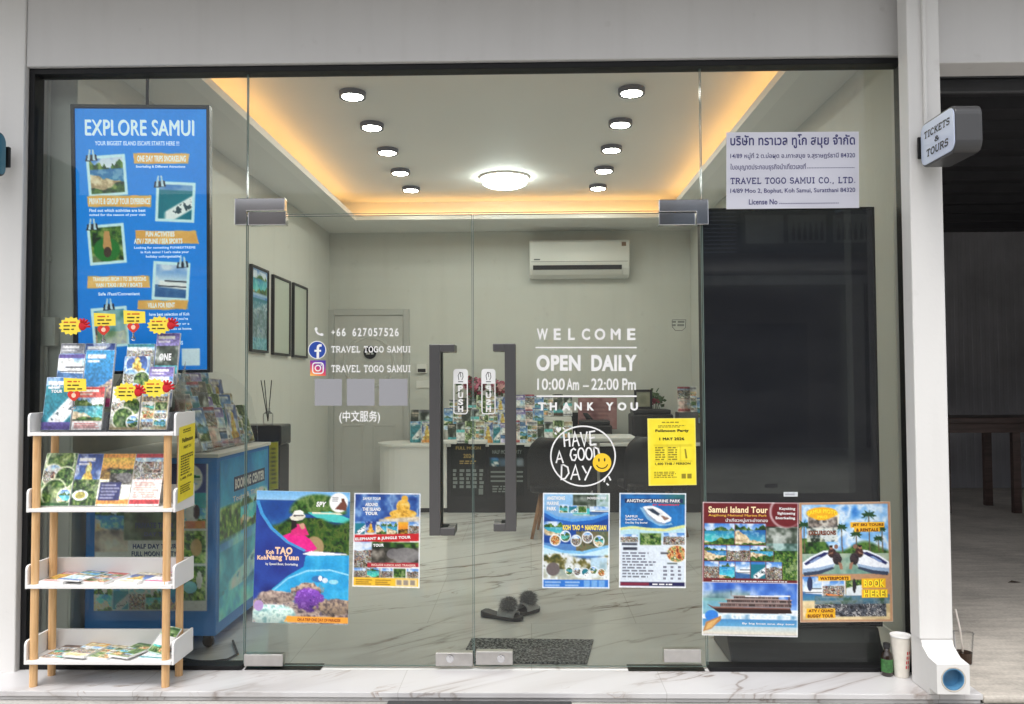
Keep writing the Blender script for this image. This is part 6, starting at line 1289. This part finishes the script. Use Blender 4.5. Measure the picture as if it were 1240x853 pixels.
# ---- desk chairs with wooden legs, and a working table between them
M_leg = wood_mat('chair_leg_wood', tuple(lin((.58, .42, .3))), tuple(lin((.7, .52, .38))))
def make_chair(label):
    o = empty('desk_chair', (0, 0, 0), label, 'chair', 'black desk chairs')
    n = 12; mb = MB(); v = []
    for k in range(9):                     # back shell, seen from behind: rounded top, wrapped round the sitter
        z = .42 + .47 * k / 8; w = .3 * (1 - .35 * max(0, (k - 5) / 3) ** 2.2)
        for i in range(n + 1):
            a = -1 + 2 * i / n; v.append((w * a, -.02 + .13 * a * a - .05 * (k / 8), z))
    nv = len(v); v += [(x * .93, y + .05, z) for x, y, z in v]
    fs = [(k * (n + 1) + i, k * (n + 1) + i + 1, (k + 1) * (n + 1) + i + 1, (k + 1) * (n + 1) + i) for k in range(8) for i in range(n)]
    fs += [tuple(nv + q for q in f[::-1]) for f in fs]
    for k in range(8): fs += [(k * (n + 1), (k + 1) * (n + 1), nv + (k + 1) * (n + 1), nv + k * (n + 1)), (k * (n + 1) + n, nv + k * (n + 1) + n, nv + (k + 1) * (n + 1) + n, (k + 1) * (n + 1) + n)]
    for i in range(n): fs += [(i, nv + i, nv + i + 1, i + 1), (8 * (n + 1) + i, 8 * (n + 1) + i + 1, nv + 8 * (n + 1) + i + 1, nv + 8 * (n + 1) + i)]
    mb.add(v, fs); mb.build('backrest', M_leather, o, smooth=True)
    mb = MB(); mb.prism_xy([(-.27, .05), (-.22, .0), (.22, .0), (.27, .05), (.29, .45), (.2, .52), (-.2, .52), (-.29, .45)][::-1], .4, .47); mb.build('seat', M_leather, o, bevel=.02)
    for sx, sy in ((-1, .06), (1, .06), (-1, .44), (1, .44)):
        mb = MB(); mb.tube([(sx * .17, .1 if sy < .2 else .4, .4), (sx * .25, sy - (.06 if sy < .2 else -.04), .0)], [.022, .014], 12); mb.build('leg', M_leg, o, smooth=True)
    return o
ch = make_chair('black desk chair with wooden legs behind the round greeting on the door'); ch.location = (X(677, 7.3), 7.3, 0.001); ch.rotation_euler = (0, 0, -.12)
dup(ch, (X(797, 7.4), 7.4, .001), 'black desk chair with wooden legs behind the yellow notice', (0, 0, .1))
dup(ch, (X(690, 9.3), 9.36, .001), 'black chair on the staff side of the desk, its back above the leaflets', (0, 0, math.pi)).scale = (1, 1, 1.16)
ty = 7.9; tx0, tx1 = X(690, ty), X(772, ty); tb = empty('work_table', ((tx0 + tx1) / 2, ty + .3, 0), 'white work table with thin steel legs between the black chairs', 'table')
mb = MB(); tz = Z(531, ty); mb.box(tx0, tx1, ty, ty + .6, tz - .035, tz); mb.build('tabletop', M_white, tb, bevel=.004)
for x in (X(718, ty), X(727, ty)): mb = MB(); mb.tube([(x, ty + .3, .001), (x, ty + .3, tz - .036)], .014, 12); mb.build('leg', M_brushed, tb)
mb = MB(); mb.box(X(712, ty), X(733, ty), ty + .12, ty + .5, .001, .014); mb.build('foot', M_brushed, tb, bevel=.004)

# ================================================================== big black panel behind the right pane
PY = 4.2; px0, px1, pz1 = X(851, PY, 500), X(1064, PY, 500), Z(251.5, PY, 950)
pan = empty('black_display_panel', ((px0 + px1) / 2, PY, 0), 'tall glossy black display panel standing behind the right hand glass pane', 'display panel')
mb = MB(); mb.box(px0 + .012, px1 - .012, PY + .004, PY + .07, .17, pz1 - .012); mb.build('screen', mat('black_glass_sky_tint', (.007, .011, .028), 0.05, spec=.6), pan)  # navy in the base colour stands in for reflected sky
mb = MB(); mb.box(px0, px0 + .0115, PY, PY + .075, .16, pz1); mb.box(px1 - .0115, px1, PY, PY + .075, .16, pz1); mb.box(px0 + .0115, px1 - .0115, PY, PY + .075, pz1 - .0115, pz1); mb.box(px0 + .0115, px1 - .0115, PY, PY + .075, .16, .1695); mb.build('frame', M_black, pan, bevel=.002)
mb = MB(); a = X(880, PY, 790); b = X(1072, PY, 790)
mb.prism_yz([(4.11, .002), (4.11, .035), (4.17, .09), (4.2, .155), (4.36, .155), (4.5, .05), (4.5, .002)], a, b - .03); mb.build('base', mat('dark_grey_base', (.045, .048, .05), .4), pan, bevel=.006)

# mat and slippers
a, b, c_, d_ = on_floor(571, 773, .006), on_floor(719, 775, .006), on_floor(711, 803.5, .006), on_floor(556, 802, .006)
M_mat = bpy.data.materials.new('speckled_mat'); M_mat.use_nodes = True
nt = M_mat.node_tree; bs = nt.nodes['Principled BSDF']; bs.inputs['Roughness'].default_value = .95
tc = nt.nodes.new('ShaderNodeTexCoord'); vo = nt.nodes.new('ShaderNodeTexNoise'); vo.inputs['Scale'].default_value = 75; vo.inputs['Detail'].default_value = 4; vo.inputs['Roughness'].default_value = .8
cr = nt.nodes.new('ShaderNodeValToRGB'); cr.color_ramp.elements[0].position = .47; cr.color_ramp.elements[0].color = (.018, .02, .02, 1); cr.color_ramp.elements[1].position = .56; cr.color_ramp.elements[1].color = (.36, .37, .37, 1)
nt.links.new(tc.outputs['Object'], vo.inputs[0]); nt.links.new(vo.outputs[0], cr.inputs[0]); nt.links.new(cr.outputs[0], bs.inputs[0])
mb = MB(); mb.prism_xy([(p.x, p.y) for p in (a, b, c_, d_)][::-1], .001, .009); tag(mb.build('doormat', M_mat, None, (a + c_) / 2, bevel=.003), 'black and white speckled doormat inside the glass doors', 'doormat')
def slipper(px, py, rot, label):
    p = on_floor(px, py); o = empty('slipper', (p.x, p.y, .001), label, 'slipper', 'pair of furry slippers'); R = Matrix.Rotation(rot, 3, 'Z'); T_ = lambda q: Vector(p) + R @ Vector(q)
    out = [(-.13, -.028), (-.11, -.04), (-.03, -.036), (.05, -.046), (.1, -.042), (.13, -.02), (.135, .01), (.12, .035), (.06, .045), (-.03, .034), (-.11, .038), (-.13, .024)]
    mb = MB(); mb.prism(out[::1], lambda a, b: T_((a, b, .001)), lambda a, b: T_((a, b, .026 + .012 * (a < -.05)))); mb.build('sole', M_darkplastic, o, bevel=.006)
    mb = MB(); n = 10; v = []
    for k in range(6):
        x = -.01 + .105 * k / 5
        for i in range(n + 1):
            t = math.pi * i / n; v.append(T_((x, .046 * math.cos(t), .024 + .045 * math.sin(t) * (1 - .35 * (k / 5)))))
    mb.add(v, [(k * (n + 1) + i, k * (n + 1) + i + 1, (k + 1) * (n + 1) + i + 1, (k + 1) * (n + 1) + i) for k in range(5) for i in range(n)]); so_ = mb.build('strap', mat('grey_felt', (.5, .5, .52), .9, bump=.4, bscale=200), o, smooth=True)
    md = so_.modifiers.new('thick', 'SOLIDIFY'); md.thickness = .008
    r = random.Random(int(px)); mb = MB(); cc = T_((.045, 0, .085)); mb.ball(cc, (.042, .042, .036), 14, 0)
    for k in range(2600):
        d = Vector((r.gauss(0, 1), r.gauss(0, 1), r.gauss(0, 1))).normalized(); q = d.orthogonal().normalized(); s_ = cc + d * .034; L_ = .012 + .014 * r.random(); bend = Vector((r.gauss(0, .01), r.gauss(0, .01), -.004))
        mb.add([s_ + q * .0011, s_ - q * .0011, s_ + d * L_ + bend], [(0, 1, 2)], 0 if r.random() < .7 else 1)
    mb.build('pompom', [mat('grey_fur', (.16, .16, .165), .9), mat('pale_fur', (.42, .42, .42), .9)], o)
slipper(608, 749, .5 - .95, 'furry grey slipper with its black heel towards the door gap'); slipper(634, 744, .75 + .1, 'furry grey slipper lying half behind the other one')

# ================================================================== outside: drainpipe, signs, cups
dpx0, dpx1, dpy0, dpy1 = 1.748, 1.897, 3.78, 3.899
dp = empty('drainpipe', ((dpx0 + dpx1) / 2, dpy1, 0), 'white boxed drainpipe with a square elbow and open blue pipe end', 'drainpipe')
mb = MB(); mb.box(dpx0, dpx1, dpy0 + .02, dpy1 - .0015, .22, 3.5); mb.build('shaft', M_pier, dp, bevel=.006)
ex = 3.66
mb = MB(); e0, e1, ez0, ez1, er = dpx0 + .005, dpx1 - .004, .03, .157, .047
mb.prism_yz([(dpy1 - .0015, .003), (dpy1 - .0015, .2195), (dpy0 + .02, .2195), (dpy0 + .012, .195), (ex + .075, .163), (ex + .075, .003)], e0, e1)
cx_, cz_ = (e0 + e1) / 2, .093; n = 40; sq = []; ci = []
for k in range(n):
    a = 2 * math.pi * k / n; c, d = math.cos(a), math.sin(a); q = 1 / max(abs(c), abs(d)); sq.append((cx_ + c * q * (e1 - e0) / 2, cz_ + d * q * (ez1 - ez0) / 2)); ci.append((cx_ + er * c, cz_ + er * d))
v = [(x, ex, z) for x, z in sq] + [(x, ex, z) for x, z in ci] + [(x, ex + .0745, z + (.006 if z > cz_ else 0)) for x, z in sq]
mb.add(v, [(k, (k + 1) % n, n + (k + 1) % n, n + k) for k in range(n)] + [(k, 2 * n + k, 2 * n + (k + 1) % n, (k + 1) % n) for k in range(n)])
el = mb.build('elbow', M_pier, dp)
M_pvc = mat('blue_pvc', tuple(lin((.32, .52, .66))), .4, var=.25, scale=14)
mb = MB(); mb.lathe([(er - .0005, .04), (er - .0005, -.001), (er - .005, -.001), (er - .005, .039), (0, .0395)], (cx_, ex, cz_), 40, 0, 'y'); mb.build('pipe_end', M_pvc, el, smooth=False)
mb = MB(); mb.lathe([(er + .001, -.0008), (er + .004, -.0022), (er + .007, -.0008)], (cx_, ex, cz_), 30, 0, 'y', False); mb.build('mortar_ring', M_cfloor, el)
mb = MB(); xx = X(1120, 3.78, 60); mb.tube([(xx, 3.787, 2.5), (xx, 3.787, 3.5)], .009, 10); mb.build('conduit', M_pier, dp)

def light_sign(x, ynear, yfar, zc, h, th, facing, label, face_col, text):
    s_ = 1 if facing > 0 else -1; xo = x; xi = x - s_ * th
    o = empty('projecting_sign', ((xo + xi) / 2, yfar, zc), label, 'sign'); r = .045
    def rr(k=0.0, n=6):
        out = []
        for cy, cz, a0 in ((yfar - r, zc + h / 2 - r, 0), (ynear + r, zc + h / 2 - r, 90), (ynear + r, zc - h / 2 + r, 180), (yfar - r, zc - h / 2 + r, 270)):
            out += [(cy + (r - k) * math.cos(math.radians(a0 + 90 * i / n)), cz + (r - k) * math.sin(math.radians(a0 + 90 * i / n))) for i in range(n + 1)]
        return out
    lo, hi = min(xo, xi), max(xo, xi)
    mb = MB(); mb.prism_yz(rr(), lo, hi); mb.build('case', mat('grey_sign_case', (.055, .055, .058), .35), o, bevel=.004)
    mb = MB(); f0, f1 = (xo + s_ * .0005, xo + s_ * .004); mb.prism_yz(rr(.009), min(f0, f1), max(f0, f1)); mb.build('face', face_col, o)
    if text:
        L_ = yfar - ynear; mp = lambda u, v, off=0: Vector((xo + s_ * (.0045 + off), (yfar - u * L_) if s_ < 0 else (ynear + u * L_), zc + h / 2 - v * h)); mb = MB()
        mb.text(mp, 'TICKETS', .14, .22, .87, .38, slab=True, shear=.12); mb.text(mp, '&', .44, .45, .57, .57, slab=True); mb.text(mp, 'TOURS', .2, .64, .82, .81, slab=True, shear=.12)
        mb.build_blocks('lettering', ink(.08, .08, .12), o)
    mb = MB(); mb.box(lo - .012 if facing < 0 else lo + .03, lo + .07 if facing < 0 else hi + .012, yfar + .0005, yfar + (.0145 if facing < 0 else .02), zc - .05, zc + .05); mb.build('bracket', M_black, o, bevel=.004)
    return o
light_sign(1.785, 3.456, 3.765, 2.445, .2, .11, -1, 'projecting TICKETS & TOURS sign on the drainpipe side pier', mat('pale_sign_face', tuple(lin((.80, .84, .93))), .35), True)
light_sign(X(7.5, 3.9, 190), 3.55, 3.9, Z(190, 3.9, 5), .21, .112, 1, 'teal projecting sign cut off by the edge beside the left pier', mat('teal_sign_face', tuple(lin((.16, .42, .5))), .35), False)

p = Vector((X(1091, 3.96, 780), 3.96, .0015))
cup = empty('paper_cup', p, 'white paper cup with red print standing in the corner by the pier', 'cup')
mb = MB(); mb.lathe([(.031, 0), (.032, .004), (.046, .185)], p, 32); mb.build('body', mat('cup_paper', (.74, .7, .62), .6, var=.08, scale=30), cup, smooth=False)
mb = MB(); mb.lathe([(.0455, .1855), (.0485, .187), (.0485, .193), (.0445, .193), (.043, .186)], p, 32); mb.build('rim', M_paper, cup)
mb = MB()
for k in range(4):
    z0_ = .045 + .022 * k
    for a0 in (-84, -68):
        a = [math.radians(a0 + 9 * t / 4 + 2 * k) for t in range(5)]; rr_ = .0324 + .0136 * z0_ / .181 + .0006; r2 = .0324 + .0136 * (z0_ + .014) / .181 + .0006
        mb.add([(p.x + rr_ * math.cos(q), p.y + rr_ * math.sin(q), p.z + z0_) for q in a] + [(p.x + r2 * math.cos(q), p.y + r2 * math.sin(q), p.z + z0_ + .014) for q in a], [(i, i + 1, 6 + i, 5 + i) for i in range(4)])
mb.build('red_print', ink(.8, .2, .2), cup)
p = Vector((X(1074, 3.97, 800), 3.97, .0015))
bt = empty('glass_bottle', p, 'small dark bottle with a green label beside the white paper cup', 'bottle')
mb = MB(); mb.lathe([(.022, 0), (.026, .006), (.026, .088), (.02, .104), (.013, .114), (.0125, .138)], p, 28); mb.build('body', mat('dark_bottle_glass', (.02, .012, .008), .08, coat=.5), bt, smooth=True)
mb = MB(); mb.lathe([(.0262, .02), (.0266, .021), (.0266, .078), (.0262, .079)], p, 28); mb.build('label', mat('green_label', tuple(lin((.25, .45, .24))), .5, var=.5, scale=70), bt, smooth=False)
mb = MB(); mb.lathe([(.0145, .128), (.0155, .13), (.0155, .15), (.0, .151)], p, 22); mb.build('cap', M_darkplastic, bt)
p = Vector((X(1167, 4.17, 790), 4.17, -.0075))
pc = empty('plastic_cup', p, 'clear plastic cup with a little iced coffee and a straw on the concrete', 'cup')
mb = MB(); mb.lathe([(.034, .001), (.036, .004), (.046, .145), (.048, .147), (.048, .15)], p, 30); mb.build('body', M_cup, pc, smooth=True)
mb = MB(); mb.lathe([(.0, .004), (.0345, .004), (.038, .055), (.0, .056)], p, 28); mb.build('coffee', mat('iced_coffee', (.07, .035, .02), .12), pc, smooth=False)
mb = MB(); mb.tube([p + Vector((0, .0, .01)), p + Vector((-.012, .005, .16)), p + Vector((-.03, .01, .26))], .0045, 8); mb.build('straw', mat('straw_paper', (.8, .74, .68), .5), pc)
r = random.Random(2); p = on_floor(1167, 840, STREET)
mb = MB(); 
for k in range(7):
    q = p + Vector((r.uniform(-.05, .06), r.uniform(-.025, .02), .004)); a = r.uniform(0, 3.1); u = Vector((math.cos(a), math.sin(a), .12)) * .018; w = Vector((-math.sin(a), math.cos(a), .3)) * .007
    mb.add([q - u, q + w, q + u + Vector((0, 0, .008)), q - w], [(0, 1, 2, 3)])
tag(mb.build('dry_leaves', mat('yellow_dry_leaf', (.42, .33, .1), .7, var=.4), None, p), 'few dry yellow leaf scraps under the pipe end', 'leaves', kind='stuff')
p = on_floor(1228, 706, -.008); mb = MB(); mb.add([p + Vector(q) for q in ((-.045, .0, .002), (-.01, .012, .014), (.05, -.004, .004), (0, -.012, .003))], [(0, 1, 2, 3)]); tag(mb.build('dry_leaf', mat('brown_leaf', (.05, .035, .025), .7), None, p), 'single curled dark brown leaf on the concrete garage floor', 'leaf')
a, b = on_floor(470, 852, STREET), on_floor(692, 852, STREET); mb = MB(); mb.box(a.x, b.x, a.y - .5, a.y - .0, STREET + .001, STREET + .014)
tag(mb.build('street_mat', mat('dark_rubber_mat', (.05, .05, .052), .85, bump=.4, bscale=150), None, (a.x, a.y, STREET), bevel=.004), 'dark rubber mat lying on the street in front of the step', 'doormat')

# ---- neighbouring open garage
gar = empty('garage_building', (4.5, 8, 0), 'dark open garage unit next to the shop', 'building')
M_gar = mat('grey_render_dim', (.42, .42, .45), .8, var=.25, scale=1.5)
GX1, GYB, GZ = 7.4, 10.8, 3.3
mb = MB(); xs = np.arange(1.927, GX1, .11)
pts = []
for i, x in enumerate(xs): pts += [(x, GYB), (x + .05, GYB), (x + .055, GYB - .006), (x + .105, GYB - .006)]
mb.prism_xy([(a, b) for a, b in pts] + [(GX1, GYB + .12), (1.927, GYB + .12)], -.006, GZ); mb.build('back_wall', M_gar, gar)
mb = MB(); mb.box(GX1, GX1 + .12, 3.9, GYB + .12, -.006, 3.9); mb.build('side_wall', M_gar, gar)
mb = MB(); mb.box(1.927, GX1, 3.9, 4.08, Z(76, 3.9, 1200), 3.9); mb.build('lintel', M_beam, gar, bevel=.006)
mb = MB(); mb.box(1.927, GX1 + .12, 4.08, GYB + .12, GZ, GZ + .08)
for k in range(12): mb.box(1.958, GX1 - .002, 4.6 + .5 * k, 4.66 + .5 * k, GZ - .08, GZ - .001)
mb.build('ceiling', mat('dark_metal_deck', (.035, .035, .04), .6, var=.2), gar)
mb = MB(); zz = Z(118, 4.3, 1200); mb.lathe([(.16, -2.65), (.16, 2.6)], (0, 0, 0), 20) if 0 else None
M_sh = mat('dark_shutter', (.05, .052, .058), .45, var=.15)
for k in range(6): mb.box(1.96, GX1 - .004, 4.14 + .004 * (k % 2), 4.17 + .004 * (k % 2), zz - .03 + .075 * k, zz + .043 + .075 * k)
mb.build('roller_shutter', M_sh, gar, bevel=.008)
mb = MB(); a = GZ; 
for k in range(5): mb.box(1.958, 1.99, 5.4 + 1.1 * k, 5.5 + 1.1 * k, -.006, 3.2)
mb.build('stud', M_gar, gar) if 0 else None
M_dw = wood_mat('dark_bench_wood', (.05, .03, .025), (.1, .06, .05), 8, 0, .35)
yb = 8.7; bx0, bx1 = X(1143, yb, 515), X(1290, yb, 515); zt_ = Z(506, yb, 1190)
bn = empty('wooden_table', ((bx0 + bx1) / 2, yb + .3, -.008), 'dark wooden table at the back of the open garage', 'table')
mb = MB(); mb.box(bx0 - .4, bx1, yb, yb + .7, zt_ - .06, zt_); mb.build('tabletop', M_dw, bn, bevel=.006)
mb = MB(); mb.box(bx0 - .3, bx1 - .1, yb + .06, yb + .09, zt_ - .16, zt_ - .061); mb.build('apron', M_dw, bn)
for x in (bx0 + .05, X(1236, yb, 560)):
    for y in (yb + .06, yb + .6): mb = MB(); mb.box(x - .04, x + .04, y, y + .06, -.007, zt_ - .161); mb.build('leg', M_dw, bn, bevel=.004)

# ---- the other side of the street, seen only as reflections in the glass
opp = empty('opposite_shop', (0, -9, 0), 'low shop house across the street with a tiled awning, mirrored in the glass', 'building')
M_ow = mat('old_brown_wall', (.2, .175, .16), .8, var=.35, scale=.8)
mb = MB(); mb.box(-14, 14, -12, -9.6, STREET, 2.9); mb.box(-14, 14, -10.4, -9.6, 2.9, 5.5)
mb.build('wall', M_ow, opp)
mb = MB()
for x in np.arange(-12.6, 13, 4.2): mb.box(x - 1.7, x + 1.7, -9.598, -9.59, STREET + .003, 2.6)
mb.build('opening_shade', mat('opening_shade_black', (.02, .02, .022), .6), opp)  # near-black panels on the wall paint the shade inside the open fronts
mb = MB(); pts = []
for i in range(141): pts.append((-14 + .2 * i, .03 * abs(math.sin(i * math.pi / 2))))
n = len(pts); v = [(x, -9.59, 4.0 + h) for x, h in pts] + [(x, -7.6, 3.45 + h) for x, h in pts] + [(x, -7.6, 3.38) for x, h in pts] + [(x, -9.59, 3.93) for x, h in pts]
mb.add(v, [(r_ * n + i, r_ * n + i + 1, (r_ + 1) * n + i + 1, (r_ + 1) * n + i) for r_ in range(3) for i in range(n - 1)]); mb.build('roof', mat('grey_roof_tile', (.16, .15, .15), .7, var=.3, scale=3), opp)
mb = MB(); mb.box(-14, 14, -7.62, -7.56, 3.2, 3.37); mb.build('fascia', mat('pale_fascia', (.5, .5, .5), .6, var=.3), opp)
mb = MB(); mb.box(4.45, 7.4, -9.585, -9.5, 4.1, 5.05); mb.build('sign_board', mat('dark_green_board', (.04, .06, .06), .5), opp)
M_pb = mat('pale_board', (.5, .52, .5), .5, var=.2)
for x in (4.6, 5.5, 6.45):
    mb = MB(); mb.box(x, x + .8, -9.49, -9.47, 4.3, 4.9); pb = mb.build('sign_panel', M_pb, opp)
    if x > 5:
        mb = MB()
        for k in range(6): mb.lathe([(.035, 0), (.035, .2), (.012, .27), (.012, .36)], (x + .1 + .12 * k, -9.44, 4.36), 12)
        mb.build('bottle_picture', mat('bottle_print', (.05, .06, .05), .5), pb)
mb = MB()
for k in range(14): mb.prism_yz([(-9.5, 4.12 + .085 * k), (-9.47, 4.1 + .085 * k), (-9.47, 4.11 + .085 * k), (-9.5, 4.135 + .085 * k)], 3.1, 4.4)
mb.build('louvre_shutter', mat('pale_blue_louvre', (.35, .42, .5), .5), opp)
mb = MB()
for x in np.arange(-13, 3, 2.6): mb.box(x, x + 1.5, -9.598, -9.58, 4.25, 5.2)
mb.build('upper_window', mat('dark_window', (.03, .035, .04), .2), opp)
mb = MB()
for x in np.arange(-12.5, 13, 4.2): mb.box(x + 1.72, x + 2.0, -7.72, -7.58, STREET, 3.2)
mb.build('pillar', mat('pale_pillar', (.5, .49, .46), .7, var=.2), opp)
